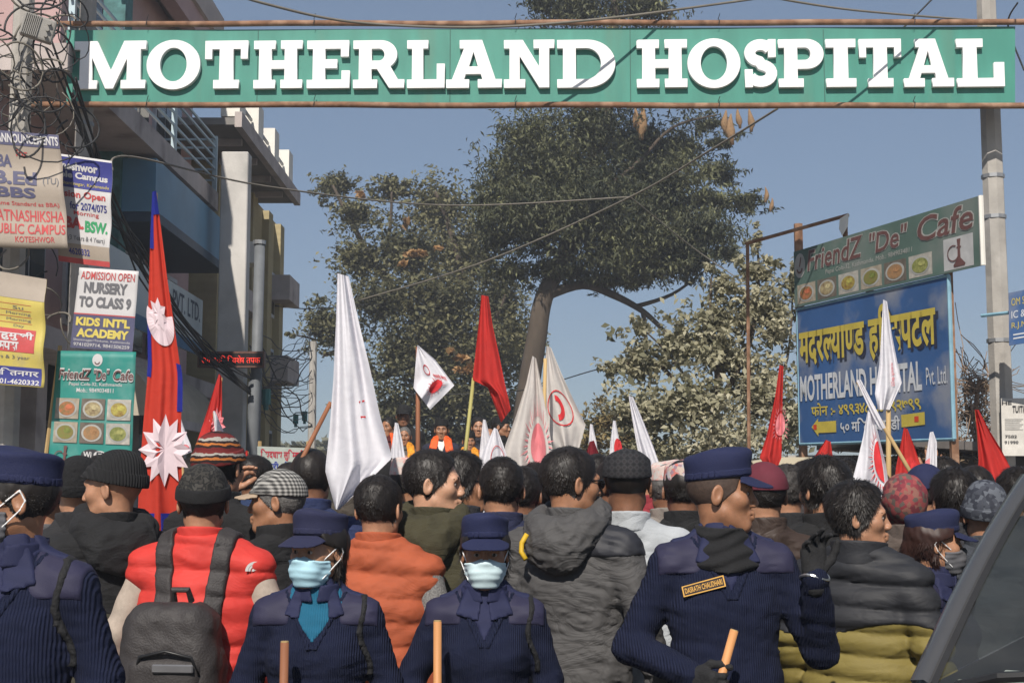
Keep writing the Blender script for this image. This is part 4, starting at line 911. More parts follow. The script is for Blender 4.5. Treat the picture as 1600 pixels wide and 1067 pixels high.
GENERIC = {}
def person(label, px, py, d, yaw, top=None, tone='mid', head_yaw=0.0, head_pitch=0.0, hair='short', hat=None, style='jacket',
           sleeve=None, pose='down', poseL=None, poseR=None, res=1.0, hairm=None, trouser=(0.03, 0.03, 0.036), mask=None, group='people in the crowd', ground=0.0,
           wide=1.0, female=False, collar=True, hood=False, lean=0.0, mat_top=None, seed=None, scale=None, arms=None, extras=None, face=True, glasses=None, bres=None, nohands=None):
    """px,py: photo pixel of the head centre; yaw 0 faces away from the camera, +90 faces left"""
    hp = W(px, py, d); HC = 1.588
    sc = scale or (hp.z - ground) / HC
    seed = seed if seed is not None else int(px * 7 + py) % 9973
    root = empty('person', (hp.x, hp.y, ground), R(yaw), sc); tag(root, label, 'person', group)
    Rz = np.array((Matrix.Rotation(R(head_yaw), 3, 'Z') @ Matrix.Rotation(R(head_pitch), 3, 'X')), np.float32)
    hoff = np.array((0, 0, HC), np.float32); T = (Rz, hoff)
    hs = 0.0046 * res; bs = bres or 0.0125 * max(1, res * .9)
    aL = arms_of(poseL or pose); aR = arms_of(poseR or pose)
    pts = []
    for s, a in ((-1, aL), (1, aR)):
        if arms and s in arms: e, w = arms[s]
        else: e, w = [(s * q[0] * wide, q[1], q[2]) for q in a]
        pts.append((s, (s * .158 * wide, -.005, 1.362), e, w))
    ext = np.array([p for q in pts for p in q[2:]]); xm = max(.30 * wide, np.abs(ext[:, 0]).max() + .1); y0 = min(-.22, ext[:, 1].min() - .1); y1 = max(.2, ext[:, 1].max() + .12)
    gh = Grid(axis([(-.125, .125, hs)]), axis([(-.15, .16, hs)]), axis([(HC - .16, HC + .17, hs)]))
    gb = Grid(axis([(-xm, -.12, bs), (-.12, .12, bs * .8), (.12, xm, bs)]), axis([(y0, y1, bs)]), axis([(.0, .8, .024), (.8, 1.62, bs)]))
    # --- body: head, neck, trunk and limbs as one skin
    xs = axis([(-xm, -.115, .018), (-.115, .115, hs), (.115, xm, .018)]); ys = axis([(y0, -.14, .018), (-.14, .15, hs), (.15, y1 + .001, .018)]); zs = axis([(.0, 1.40, .022), (1.40, 1.76, hs)])
    g = Grid(xs, ys, zs); f = Field(g, T); head_sdf(f)
    f.T = None
    f.cap((0, -.02, 1.42), tuple(hoff + Rz @ np.array((0, -.022, -.06))), .058, .052, .03)
    f.ell((0, -.01, 1.22), (.13, .085, .22), .05); f.ell((0, 0, .95), (.13, .09, .12), .06)
    for s, a, e, w in pts:
        f.cap((s * .03, -.015, 1.405), a, .038, .036, .03); f.cap(a, e, .046, .036, .02); f.cap(e, w, .036, .026, .02)
        
        f.cap((s * .09, 0, .92), (s * .1, .02, .5), .075, .05, .03); f.cap((s * .1, .02, .5), (s * .105, -.01, .08), .05, .035, .02); f.cap((s * .105, -.02, .04), (s * .115, .12, .035), .035, .03, .02)
    v, q = f.mesh(); body = np_mesh('body', v, q, skin(tone), root)
    for s, a, e, w in pts:
        if arms and s in arms or (nohands and s in nohands): continue
        if 'hand' not in GENERIC: GENERIC['hand'] = hand_mesh()
        hd = Vector(np.subtract(w, e)).normalized(); zx = hd; yx = Vector((-s, .3, 0)); yx = (yx - zx * yx.dot(zx)).normalized(); xx = yx.cross(zx)
        Mh = Matrix((xx, yx, zx)).transposed(); v_, q_ = GENERIC['hand']; v_ = v_.copy(); 
        if s > 0: v_[:, 0] *= -1; q_ = q_[:, ::-1]
        np_mesh('hand', v_ @ np.array(Mh).T + np.array(w), q_, skin(tone), body)
    # --- face details
    def hpart(nm, build, m, parent=root, g_=gh):
        ff = Field(g_, T); build(ff); v, q = ff.mesh()
        return np_mesh(nm, v, q, m, parent) if len(v) else None
    if face:
        fine = Grid(axis([(-.125, .125, .0035)]), axis([(-.15, .16, .0035)]), axis([(HC - .03, HC + .05, .0025)]))
        for s in (-1, 1):
            e = hpart('eye', lambda ff: ff.ell((s * .031, .0755, .002), (.0125, .0115, .0085), .001), M_eye, body, fine)
            hpart('iris', lambda ff: ff.ell((s * .031, .0842, .002), (.0066, .004, .0066), .001), M_iris, body, fine)
            hpart('eyebrow', lambda ff: (ff.cap((s * .015, .0925, .022), (s * .033, .0915, .0275), .0036, .004, .004), ff.cap((s * .033, .0915, .0275), (s * .05, .078, .021), .004, .0025, .004)), M_brow, body, fine)
        if not mask: hpart('lips', lambda ff: (ff.cap((-.017, .0862, -.0625), (.0, .0965, -.0615), .004, .0062, .004), ff.cap((.017, .0862, -.0625), (.0, .0965, -.0615), .004, .0062, .004), ff.cap((-.014, .0862, -.073), (.0, .0945, -.0745), .004, .0066, .004), ff.cap((.014, .0862, -.073), (.0, .0945, -.0745), .004, .0066, .004)), M_lip, body)
    # --- hair
    def shell(off, keep, nz=0.0, sc_=60, top=0.0):
        ff = Field(gh, T); head_sdf(ff, ear=False); x, y, z = ff.pts(); ff.D -= (off + top * np.clip((z - .0) / .09, 0, 1)).astype(np.float32)
        if nz: ff.D += wob(x, y, z, sc_, seed) * nz
        ff.D = np.maximum(ff.D, keep(x, y, z).astype(np.float32)); return ff
    if hair:
        hm = hairm or M_hair
        line = lambda x, y, z: .004 * wob(x, y, z, 90, seed + 5) + np.maximum(y * 1.0 + .0 - .055 - .35 * (z - .03), -(z + .058 - np.maximum(0, y + .03) * .95 + .0 * x))
        if hair == 'short': ff = shell(.005, line, .003, 70, top=.010)
        elif hair == 'thick': ff = shell(.011, top=.014, keep=lambda x, y, z: np.maximum(y - .06 - .5 * (z - .05), -(z + .062 - np.maximum(0, y + .02) * .9)), nz=.005, sc_=55)
        elif hair == 'stubble': ff = shell(.0025, line, .0005)
        elif hair == 'crop': ff = shell(.006, line, .002, 90)
        elif hair == 'bald': ff = shell(.004, lambda x, y, z: np.maximum(line(x, y, z), z - .05), .001)
        elif hair == 'long':
            ff = shell(.016, lambda x, y, z: np.maximum(y - .05 - .3 * (z - .03), np.maximum(-(z + .10), y + .01 - np.clip((z - .01) * 3, 0, .1))), .004, 60)
            ff.cap((0, -.10, -.02), (0, -.115, -.13), .04, .022, .02)
        v, q = ff.mesh()
        if len(v):
            if hair in ('short', 'thick', 'long', 'crop') and d < 9:
                ln, nn, lf = {'short': (.026, 4200, .0028), 'thick': (.042, 4600, .006), 'long': (.08, 2600, .003), 'crop': (.012, 2600, .0015)}[hair]
                q_ = q[(v[q].mean(1)[:, 2] < HC + .02)] if hat else q; sv, sq = strands(v - hoff, q_, nn, ln, seed, lift=lf); v, q = cat_mesh((v, q), (sv + hoff, sq))
            np_mesh('hair', v, q, hm, root)
    # --- hats
    if hat:
        kind, hm = hat[0], hat[1]
        if kind == 'police':
            up = hat[2] if len(hat) > 2 else 0.007
            ff = Field(gh, T); x, y, z = ff.pts(); zr = z - up - .042 - .10 * y
            rr = np.sqrt((x / .085) ** 2 + ((y + .012) / .105) ** 2); flare = 1 + .35 * np.clip(zr, 0, .1)
            side = (rr / flare - 1) * .092; topd = zr - .076 - .014 * np.cos(np.clip(rr, 0, 1) * 1.5) - .005 * np.sin(x * 30 + y * 22)
            ff.D = smax(smax(side + .0025 * np.sin(zr * 80 + x * 20) * np.clip(zr * 14, 0, 1), topd, .018), -zr - .006, .004).astype(np.float32)
            v, q = ff.mesh(); cp = np_mesh('cap', v, q, hm, root)
            gbm = Grid(axis([(-.15, .15, .004)]), axis([(-.22, .22, .004)]), axis([(HC - .02, HC + .11, .003)])); ff = Field(gbm, T); x, y, z = ff.pts()
            zb = z - up - (.047 - .42 * np.clip(y - .07, 0, 1) - 3.4 * x * x + .0); br = np.sqrt((x / .086) ** 2 + ((y - .075) / .092) ** 2) - 1
            ff.D = np.maximum(np.maximum(br * .075, np.abs(zb) - .0035), .06 - y).astype(np.float32); v, q = ff.mesh(); np_mesh('brim', v, q, hm, cp)
            ff = Field(gh, T); x, y, z = ff.pts(); zr = z - up - .042 - .10 * y; rr = np.sqrt((x / .0865) ** 2 + ((y + .012) / .1065) ** 2)
            ff.D = np.maximum(np.maximum((rr - 1) * .092, np.abs(zr - .008) - .011), -(rr - .95)).astype(np.float32); v, q = ff.mesh(); np_mesh('hat_band', v, q, hm, cp)
        elif kind == 'beanie':
            lo = hat[2] if len(hat) > 2 else .0
            ff = shell(.017, lambda x, y, z: -(z - lo - .03 - y * .18), .002, 50); x, y, z = ff.pts(); ff.ell((0, -.03, .09), (.065, .08, .05), .03); v, q = ff.mesh(); cp = np_mesh('beanie', v, q, hm, root)
            ff = shell(.022, lambda x, y, z: np.abs(z - lo - .05 - y * .18) - .024); v, q = ff.mesh(); np_mesh('cuff', v, q, hat[3] if len(hat) > 3 else hm, cp)
        elif kind == 'topi':
            ff = Field(gh, T); x, y, z = ff.pts(); zr = z - .045 - .02 * y; rr = np.sqrt((x / (.086 - .12 * np.clip(zr, 0, 1))) ** 2 + ((y + .012) / (.106 - .10 * np.clip(zr, 0, 1))) ** 2)
            ff.D = smax(smax((rr - 1) * .09, zr - .082 - .16 * (x - .0) - .01 * np.sin(y * 30), .012), -zr, .004).astype(np.float32); v, q = ff.mesh(); np_mesh('topi', v, q, hm, root)
        elif kind in ('cap', 'flat'):
            ff = shell(.014, lambda x, y, z: -(z - .028 - .06 * y), .0015, 50)
            if kind == 'flat': ff.ell((0, .03, .085), (.085, .1, .03), .03)
            v, q = ff.mesh(); cp = np_mesh('cap', v, q, hm, root)
            gbm = Grid(axis([(-.15, .15, .005)]), axis([(-.22, .22, .005)]), axis([(HC - .04, HC + .11, .004)])); ff = Field(gbm, T); x, y, z = ff.pts(); L = .085 if kind == 'cap' else .045
            zb = z - (.04 - .25 * np.clip(y - .08, 0, 1) - 3.5 * x * x); br = np.sqrt((x / .078) ** 2 + ((y - .08) / L) ** 2) - 1
            ff.D = np.maximum(np.maximum(br * .07, np.abs(zb) - .004), .06 - y).astype(np.float32); v, q = ff.mesh(); np_mesh('brim', v, q, hat[2] if len(hat) > 2 else hm, cp)
        elif kind == 'scarf':
            ff = shell(.02, lambda x, y, z: np.maximum(y - .05 - .2 * z, -(z + .11)), .006, 40); ff.ell((0, -.06, .02), (.07, .07, .1), .03); v, q = ff.mesh(); np_mesh('headscarf', v, q, hm, root)
    if mask:
        ff = shell(.008, lambda x, y, z: np.maximum(np.maximum(z + .012 + .25 * np.abs(x), -(z + .118)), .018 - y), .0)
        x, y, z = ff.pts(); ff.D = ff.D + np.where(np.abs(ff.D) < .05, .0012 * np.sin(z * 300 + 8 * np.abs(x)), 0).astype(np.float32)
        gm = ff; ff2 = Field(gh, T); ff2.ell((0, .066, -.06), (.062, .052, .055), .001); x, y, z = ff2.pts()
        ff2.D = np.maximum(np.maximum(ff2.D, .03 - y), np.maximum(z + .008 + .3 * np.abs(x), -(z + .115))) + 0.0012 * np.sin(z * 260 + np.abs(x) * 30)
        ff.D = smin(ff.D, ff2.D.astype(np.float32), .008); v, q = ff.mesh(); mk = np_mesh('face_mask', v, q, mask, root)
        gl = Grid(axis([(-.125, .125, .0025)]), axis([(-.05, .08, .003)]), axis([(HC - .1, HC + .04, .003)]))
        for s in (-1, 1):
            ff = Field(gl, T); ff.cap((s * .064, .055, -.03), (s * .0895, -.012, .026), .0026, k=.002); ff.cap((s * .0895, -.012, .026), (s * .0905, -.026, 0), .0026, k=.002); ff.cap((s * .0905, -.026, 0), (s * .0885, -.014, -.024), .0026, k=.002); ff.cap((s * .062, .048, -.088), (s * .0885, -.014, -.024), .0026, k=.002)
            v, q = ff.mesh(); np_mesh('ear_loop', v, q, mat('loop_white', (0.7, 0.7, 0.7), 0.7), mk)
    if glasses:
        gl = Grid(axis([(-.125, .125, .003)]), axis([(-.05, .125, .003)]), axis([(HC - .04, HC + .04, .003)])); ff = Field(gl, T)
        for s in (-1, 1):
            ff.cap((s * .058, .09, .014), (s * .083, -.02, .012), .0032, k=.002); ff.ell((s * .032, .103, .002), (.025, .004, .018), .003); 
        ff.cap((-.012, .108, .008), (.012, .108, .008), .003, k=.003); v, q = ff.mesh(); np_mesh('glasses', v, q, glasses, root)
    # --- clothes
    mt = mat_top or mat('cloth_%d_%d_%d' % tuple(int(c * 999) for c in top), top, 0.9, 0.14, 10, bump=0.25, bscale=200, fold=0.2)
    thick = {'sweater': .006, 'jacket': .009, 'puffer': .021, 'vest': .022, 'shirt': .003}[style]
    def torso(ff, off):
        w_ = wide
        for s in (-1, 1): ff.cap((s * .03, -.02, 1.425), (s * .15 * w_, -.008, 1.358), .055 + off, .056 + off, .04)
        ff.ell((0, .0, 1.25), (.160 * w_ + off, .112 + off, .17), .05)
        if female:
            for s in (-1, 1): ff.ell((s * .075, .085, 1.235), (.062, .05, .058), .04)
        ff.cap((0, .0, 1.2), (0, .0, .98), .118 + off, .125 + off, .05, flat=(.80 / w_, 1.05, 1)); ff.cap((0, 0, .98), (0, 0, .86), .128 + off, .135 + off, .04, flat=(.80 / w_, 1.05, 1))
        ff.cap((0, -.022, 1.42), (0, -.012, 1.475), .066 + off * .6, .062 + off * .4, .035)
    def sleeves(ff, off, cut=0.0):
        for s, a, e, w in pts:
            ff.cap((s * .10 * wide, -.01, 1.375), a, .058 + off, .058 + off, .03); ff.cap(a, e, .060 + off, .05 + off * .9, .03); w2 = np.add(e, np.subtract(w, e) * (1 - cut)); ff.cap(e, tuple(w2), .05 + off * .9, .039 + off * .7, .02)
    def finish(ff, z0, wr=0.006, freq=18, quilt=None):
        x, y, z = ff.pts(); disp = wob(x, y, z * 1.6, freq, seed) * wr * .7 + (.5 - np.abs(wob(x, y, z * 2.2, freq * 1.5, seed + 1)) ** .7) * wr * 1.1
        if quilt: disp = disp + quilt * (np.abs(np.sin(z * PI / .085 + .4 * np.sin(x * 6))) ** .6 - .5)
        ff.D = ff.D - np.where(np.abs(ff.D) < .08, disp, 0).astype(np.float32); ff.D = smax(ff.D, np.broadcast_to(z0 - z, ff.D.shape).astype(np.float32), .01)
        cut = z - 1.492 - .12 * y; ff.D = smax(ff.D, np.broadcast_to(cut, ff.D.shape).astype(np.float32), .008); return ff
    ff = Field(gb)
    torso(ff, thick)
    if style == 'vest':
        for s, a, e, w in pts: ff.cap((s * .10 * wide, -.01, 1.375), tuple(np.add(a, (s * -.004, 0, -.01))), .066, .072, .03)
    if style != 'vest':
        fs_ = Field(gb); sleeves(fs_, thick * .7); ff.D = smin(ff.D, fs_.D, .016)
    JF = finish(ff, .83, {'sweater': .006, 'jacket': .011, 'puffer': .006, 'vest': .006, 'shirt': .006}[style], quilt={'puffer': .02, 'vest': .013}.get(style))
    v, q = JF.mesh(); jk = np_mesh({'sweater': 'sweater', 'jacket': 'jacket', 'puffer': 'puffer_jacket', 'vest': 'vest', 'shirt': 'shirt'}[style], v, q, mt, root)
    if style == 'vest':
        ff = Field(gb); sleeves(ff, .002); x, y, z = ff.pts(); ff.D -= (wob(x, y, z, 22, seed) * .005).astype(np.float32); v, q = ff.mesh(); np_mesh('sleeve', v, q, sleeve, root)
    def over(nm, off, reg, m, parent=None):
        """a layer lying on the clothes, where reg<0"""
        x, y, z = JF.pts(); D = np.maximum(JF.D - off, reg(x, y, z)).astype(np.float32); v, q = surface(gb, D)
        return np_mesh(nm, v, q, m, parent or jk) if len(v) else None
    gc = Grid(axis([(-.16, .16, .006)]), axis([(-.16, .16, .006)]), axis([(1.36, 1.58, .006)]))
    if collar:
        ff = Field(gc); x, y, z = ff.pts(); rr = np.sqrt(x * x + ((y + .012) * .95) ** 2); h = z - 1.44
        hi = .062 if style in ('jacket', 'puffer', 'vest') else .045
        ff.D = np.maximum(np.maximum(np.abs(rr - .078 - .06 * np.abs(h - .03) - (0.012 if style == 'puffer' else 0)) - (.012 if style == 'puffer' else .006), h - hi + .10 * y), -h - .02).astype(np.float32)
        if style in ('sweater', 'shirt'): ff.D = np.maximum(ff.D, (.022 - np.abs(x) - (1.5 - z) * .2 - np.where(y < 0, 1, 0)).astype(np.float32))
        v, q = ff.mesh(); np_mesh('collar', v, q, (extras or {}).get('collar', mt), jk)
    if hood:
        gg = Grid(axis([(-.26, .26, .009)]), axis([(-.3, .14, .009)]), axis([(1.2, 1.6, .009)])); ff = Field(gg); x, y, z = ff.pts()
        a = np.arctan2(x, -(y + .02)); rr = np.sqrt(x * x + (y + .02) ** 2); zc = 1.455 - .055 * np.cos(a); rad = .046 + .016 * np.cos(a)
        ff.D = (np.sqrt((rr - .105) ** 2 + ((z - zc) * .8) ** 2) - rad).astype(np.float32); ff.ell((0, -.14, 1.365), (.11, .04, .075), .05)
        ff.D = np.maximum(ff.D, (y - .085)).astype(np.float32); ff.D -= (wob(x, y, z, 26, seed) * .008 + (.5 - np.abs(wob(x, y, z, 34, seed + 2)) ** .7) * .014).astype(np.float32); v, q = ff.mesh(); np_mesh('hood', v, q, mt, jk)
    # --- legs: shared meshes
    if 'legs' not in GENERIC:
        g2 = Grid(axis([(-.24, .24, .016)]), axis([(-.18, .18, .016)]), axis([(.05, 1.0, .02)])); f2 = Field(g2)
        for s in (-1, 1): f2.cap((s * .085, 0, .9), (s * .1, .015, .5), .098, .075, .03); f2.cap((s * .1, .015, .5), (s * .105, -.01, .09), .075, .062, .02)
        f2.ell((0, 0, .9), (.165, .12, .1), .04); x, y, z = f2.pts(); f2.D -= (wob(x, y, z, 20, 3) * .005).astype(np.float32); GENERIC['legs'] = f2.mesh()
        g3 = Grid(axis([(-.19, .19, .01)]), axis([(-.13, .22, .01)]), axis([(-.01, .14, .01)])); f3 = Field(g3)
        for s in (-1, 1): f3.cap((s * .105, -.03, .045), (s * .118, .14, .035), .048, .04, .02); f3.cap((s * .105, -.02, .06), (s * .105, -.02, .11), .05, .05, .02)
        x, y, z = f3.pts(); f3.D = np.maximum(f3.D, np.broadcast_to(.002 - z, f3.D.shape)); GENERIC['shoes'] = f3.mesh()
    np_mesh('trousers', *GENERIC['legs'], mat('trouser_%d_%d_%d' % tuple(int(c * 999) for c in trouser), trouser, 0.9, 0.15, 12), root); np_mesh('shoes', *GENERIC['shoes'], mat('shoe', (0.02, 0.018, 0.017), 0.5), root)
    root['_'] = 0; del root['_']
    return dict(root=root, jacket=jk, body=body, over=over, T=T, gb=gb, JF=JF, pts=pts, mt=mt, sc=sc, HC=HC, gh=gh)

def hand_mesh():
    class _R: pass
    return hand(None, (0, 0, 0), (0, 0, -1), None, curl=.45, side=1, palm_n=(0, 1, 0), spread=.04, raw=True)
def hand(root, w, e, m, curl=1.0, side=1, palm_n=(0, -1, 0), spread=0.10, grip=None, name='glove', curls=None, raw=False):
    """five-fingered hand at wrist w continuing direction e->w. palm_n: palm normal."""
    w = np.array(w, float); dv = w - np.array(e, float); dv /= np.linalg.norm(dv)
    if grip is not None: dv = np.array(grip, float) / np.linalg.norm(grip)
    pn = np.array(palm_n, float); pn -= dv * (pn @ dv); pn /= np.linalg.norm(pn); sd = np.cross(dv, pn) * side     # towards the thumb
    P = lambda a, b, c: tuple(w + dv * a + sd * b + pn * c)
    lo = w - .2; hi = w + .2
    g = Grid(*[axis([(lo[i], hi[i], .0042)]) for i in range(3)]); f = Field(g)
    f.cap(P(-.03, 0, 0), P(.01, 0, 0), .031, .03, .01)
    f.cap(P(.03, .022, 0), P(.085, .028, 0), .019, .017, .02); f.cap(P(.03, -.022, 0), P(.08, -.027, 0), .019, .016, .02); f.cap(P(.025, 0, 0), P(.088, 0, 0), .02, .017, .02)
    for i, (b, l) in enumerate(((.031, .072), (.0105, .08), (-.0105, .075), (-.031, .058))):
        cu = curls[i] if curls else curl
        p = np.array((.088 - .004 * abs(i - 1), b, 0.0)); ang = 0.0; r = .0105 - .0006 * i; sp = spread * (1.5 - i)
        for kk, fr in enumerate((.42, .32, .26)):
            ang += cu * (0.75, 1.0, .7)[kk]; n = p + np.array((math.cos(ang) * math.cos(sp), math.sin(sp) * math.cos(ang), math.sin(ang))) * l * fr
            f.cap(P(*p), P(*n), r, r - .0012, .006); p = n; r -= .001
    p = np.array((.022, .026, .006)); ct = curls[4] if curls else curl
    for kk, (l, an) in enumerate(((.042, .85 - .1 * ct), (.032, .55 - .35 * ct), (.026, .4 - .6 * ct))):
        n = p + np.array((math.cos(an), math.sin(an), .35 * ct + .25 * kk * ct)) / math.sqrt(1 + (.35 * ct + .25 * kk * ct) ** 2) * l; f.cap(P(*p), P(*n), .0135 - .001 * kk, .012 - .001 * kk, .008); p = n
    v, q = f.mesh()
    if raw: return v, q
    return np_mesh(name, v, q, m, root)
# ================================================================ the cast
from mathutils.bvhtree import BVHTree
M_navy = mat('navy_knit', (0.0095, 0.0125, 0.031), 0.95, 0.12, 14, wave=(42, 'X', 0.5, 0.3), spec=.15, fold=.1)
M_navy2 = mat('navy_shirt', (0.012, 0.015, 0.05), 0.8, 0.1, 12, bump=0.15, bscale=300)
M_patch = mat('navy_patch', (0.019, 0.018, 0.046), 0.7, 0.1, 12, bump=0.15, bscale=300)
M_cap = mat('police_cap', (0.011, 0.015, 0.052), 0.85, 0.1, 12, bump=0.2, bscale=260)
M_mask = mat('mask_blue', (0.36, 0.57, 0.66), 0.75, 0.04, 10)
M_mask_w = mat('mask_pale', (0.5, 0.63, 0.66), 0.75, 0.04, 10)
M_mask_g = mat('mask_grey', (0.1, 0.1, 0.11), 0.8, 0.04, 10)
M_glove = mat('black_glove', (0.014, 0.014, 0.015), 0.85, 0.2, 30, bump=0.3, bscale=150)
M_black = mat('black_fleece', (0.011, 0.011, 0.012), 0.95, 0.2, 20, bump=0.3, bscale=120)
M_gold = mat('gold_thread', (0.5, 0.27, 0.05), 0.6); M_tagblack = mat('tag_black', (0.02, 0.015, 0.018), 0.8)
M_cord = mat('black_cord', (0.012, 0.012, 0.013), 0.8, 0.3, 80, bump=0.6, bscale=90)
M_silver = mat('silver', (0.5, 0.5, 0.5), 0.3, metal=0.9)

def world_bvh(p, obj):
    r = p['root']; Mx = Matrix.Translation(r.location) @ Matrix.Rotation(r.rotation_euler.z, 4, 'Z') @ Matrix.Scale(p['sc'], 4)
    me = obj.data; return BVHTree.FromPolygons([Mx @ v.co for v in me.vertices], [tuple(q.vertices) for q in me.polygons]), Mx
def hit(bv, px, py):
    o = Vector((0, 0, CAMZ)); dr = (W(px, py, 5.0) - o).normalized(); h = bv.ray_cast(o, dr)
    return (h[0], h[1]) if h[0] is not None else (None, None)
def decal(p, corners, lift=0.004):
    """Panel sewn on a garment at four points of it (photo px), in the person's local frame"""
    bv, Mx = world_bvh(p, p['jacket']); inv = Mx.inverted(); pts = []
    for c in corners:
        h, n = hit(bv, *c)
        if h is None: return None
        pts.append(inv @ (h + n * lift))
    P = Panel(*pts); n = (pts[1] - pts[0]).cross(pts[2] - pts[0]).normalized(); cl = inv @ Vector((0, 0, CAMZ))
    P.n = n if (cl - pts[0]).dot(n) > 0 else -n
    return P
def name_tag(p, corners, text, u1=.94):
    P = decal(p, corners, 0.015)
    if not P: return
    j = p['jacket']; P.sheet('name_tag', M_tagblack, j, nu=1, nv=1, thick=0.003)
    for a in ((0, 1, 0, .1), (0, 1, .9, 1), (0, .03, .1, .9), (.97, 1, .1, .9)): P.sheet('tag_border', M_gold, j, *a, h=0.0025, nu=1, nv=1)
    P.text('tag_lettering', text, .06, u1, .24, .76, M_gold, j, 0.02, h=0.0028)

def officer(label, px, py, d, yaw, vmat=None, vs=.5, **k):
    p = person(label, px, py, d, yaw, mat_top=M_navy, style='sweater', trouser=(0.012, 0.014, 0.04), bres=0.0085, group='police officers in navy sweaters', extras={'collar': M_navy2}, **k)
    ov = p['over']
    for s in (-1, 1):
        ov('shoulder_patch', .004, lambda x, y, z: np.maximum(np.maximum(.085 - s * x, s * x - .215), np.maximum(1.325 - z + np.abs(y) * .25, np.abs(y + .01) - .085)), M_patch)
        ov('epaulette', .010, lambda x, y, z: np.maximum(np.maximum(.065 - s * x, s * x - .165), np.maximum(1.33 - z, np.abs(y + .008) - .022)), M_navy2)
        ov('collar_wing', .011, lambda x, y, z: np.maximum(np.maximum(-y, .012 + (vs - .5) * .1 - s * x + (1.44 - z) * .10), np.maximum(s * x - .088 + (z - 1.42) * .4, 1.352 - z + s * x * .25)), M_navy2)
    ov('v_neck', .003, lambda x, y, z: np.maximum(-y, np.abs(x) - np.maximum(0, z - 1.285) * vs), vmat or M_navy2)
    ov('neck_rib', .006, lambda x, y, z: np.maximum(np.maximum(-y, 1.262 - z), np.abs(np.abs(x) - np.maximum(0, z - 1.272) * .5 - .012) - .009), M_navy)
    return p
def cord(p, s):
    p['over']('lanyard', .010, lambda x, y, z: np.maximum(np.maximum(np.abs(s * x - .158 - (1.40 - z) * .10 + .012 * np.sin(z * 30)) - .010, 1.17 - z), -y - .02), M_cord)
def stick_obj(a, b, r, label, m=M_stick):
    o = empty('wooden_stick', b); mb = MB(); mb.tube([Vector(a) - Vector(b), (Vector(a) - Vector(b)) * .5 + Vector((.003, 0, 0)), (0, 0, 0)], [r, r * 1.04, r * 1.1], 10); mb.build('shaft', m, o, smooth=True)
    mb = MB(); mb.tube([Vector(a) - Vector(b), (Vector(a) - Vector(b)) * 1.004], r * .94, 10); mb.build('cut_end', M_wood, o); tag(o, label, 'stick', 'batons of the police officers'); return o
def wpos(p, q): 
    r = p['root']; return Matrix.Translation(r.location) @ Matrix.Rotation(r.rotation_euler.z, 4, 'Z') @ Matrix.Scale(p['sc'], 4) @ Vector(q)

# --- officers
o1 = officer('police officer with navy cap and white mask straps cropped by the left edge', 22, 782, 3.55, 172, tone='tan', head_yaw=-62, hat=('police', M_cap), hair='crop', mask=M_mask_g, wide=1.02); cord(o1, -1)
o2 = officer('masked policewoman in teal turtleneck standing before the red vest backpacker', 497, 862, 4.3, 180, vmat=mat('teal_knit', (0.008, 0.09, 0.16), 0.9, wave=(40, 'X', .4)), vs=.8, tone='mid', head_yaw=-32, hat=('police', mat('police_cap_faded', (0.016, 0.018, 0.05), 0.85, 0.1, 12, bump=0.2, bscale=260), .016), hair='long', mask=M_mask, female=True, wide=1.03, arms={1: ((.25, -.03, 1.12), (.13, .20, .95))}); cord(o2, -1)
g_ = Grid(axis([(-.09, .09, .006)]), axis([(-.1, .1, .006)]), axis([(1.38, 1.53, .006)])); f_ = Field(g_); f_.cap((0, -.015, 1.4), (0, -.008, 1.505), .067, .062, .01); x, y, z = f_.pts(); f_.D = np.maximum(f_.D, z - 1.5 - .1 * y).astype(np.float32)
np_mesh('turtleneck', *f_.mesh(), MATS['teal_knit'], o2['root'])
o3 = officer('masked policewoman facing the camera at the centre of the front row', 758, 866, 4.45, 180, tone='tan', head_yaw=2, hat=('police', M_cap, .016), hair='long', mask=M_mask_w, female=True, wide=.97, arms={1: ((.28, -.03, 1.12), (.205, .20, .95))}); cord(o3, -1)
o4 = officer('young policeman in profile with black neck gaiter raising a gloved hand', 1128, 772, 4.4, 184, tone='tan', head_yaw=75, hat=('police', M_cap, .014), hair='stubble', hairm=M_stub, wide=1.05, collar=False, res=.8, arms={1: ((.29, -.05, 1.11), (.145, .22, 1.05)), -1: ((-.30, .03, 1.10), (-.245, .17, 1.335))})
f_ = Field(Grid(axis([(-.13, .13, .005)]), axis([(-.13, .14, .005)]), axis([(1.34, 1.56, .005)]))); x, y, z = f_.pts(); rr = np.sqrt(x * x + (y + .004) ** 2)
f_.D = np.maximum(np.maximum(rr - .084 - .45 * np.clip(1.45 - z, 0, .08) - .005 * np.sin(z * 150 + 3 * np.sin(np.arctan2(x, y) * 2)), z - 1.490 + .12 * y), 1.375 - z - .25 * y).astype(np.float32)
np_mesh('neck_gaiter', *f_.mesh(), M_black, o4['root'])
hand(o4['root'], (-.245, .17, 1.335), (-.30, .03, 1.10), M_glove, side=1, palm_n=(-.25, .9, .0), grip=(.06, .02, 1), spread=.08, curls=(.55, .45, .5, .6, .3))
m = MB(); m.tube([(-.245 + .043 * math.cos(a), .165 + .043 * math.sin(a), 1.338 + .008 * math.sin(a * 2)) for a in np.linspace(0, 2 * PI, 25)], .005, 6, cap=False); m.build('bracelet', M_silver, o4['root'])
name_tag(o4, [(1068, 918), (1130, 901), (1072, 935), (1134, 918)], 'DASRATH CHAUDHARI')
o5 = officer('policewoman with hair in a bun turned away beside the car window', 1462, 850, 4.95, 225, tone='mid', head_yaw=42, hat=('police', M_cap), hair='long', mask=M_mask_g, female=True, wide=1.06, hairm=mat('hair_brown', (0.03, 0.012, 0.009), 0.5, .3, 50))
name_tag(o5, [(1434, 984), (1462, 978), (1436, 999), (1464, 993)], 'AM', .4)
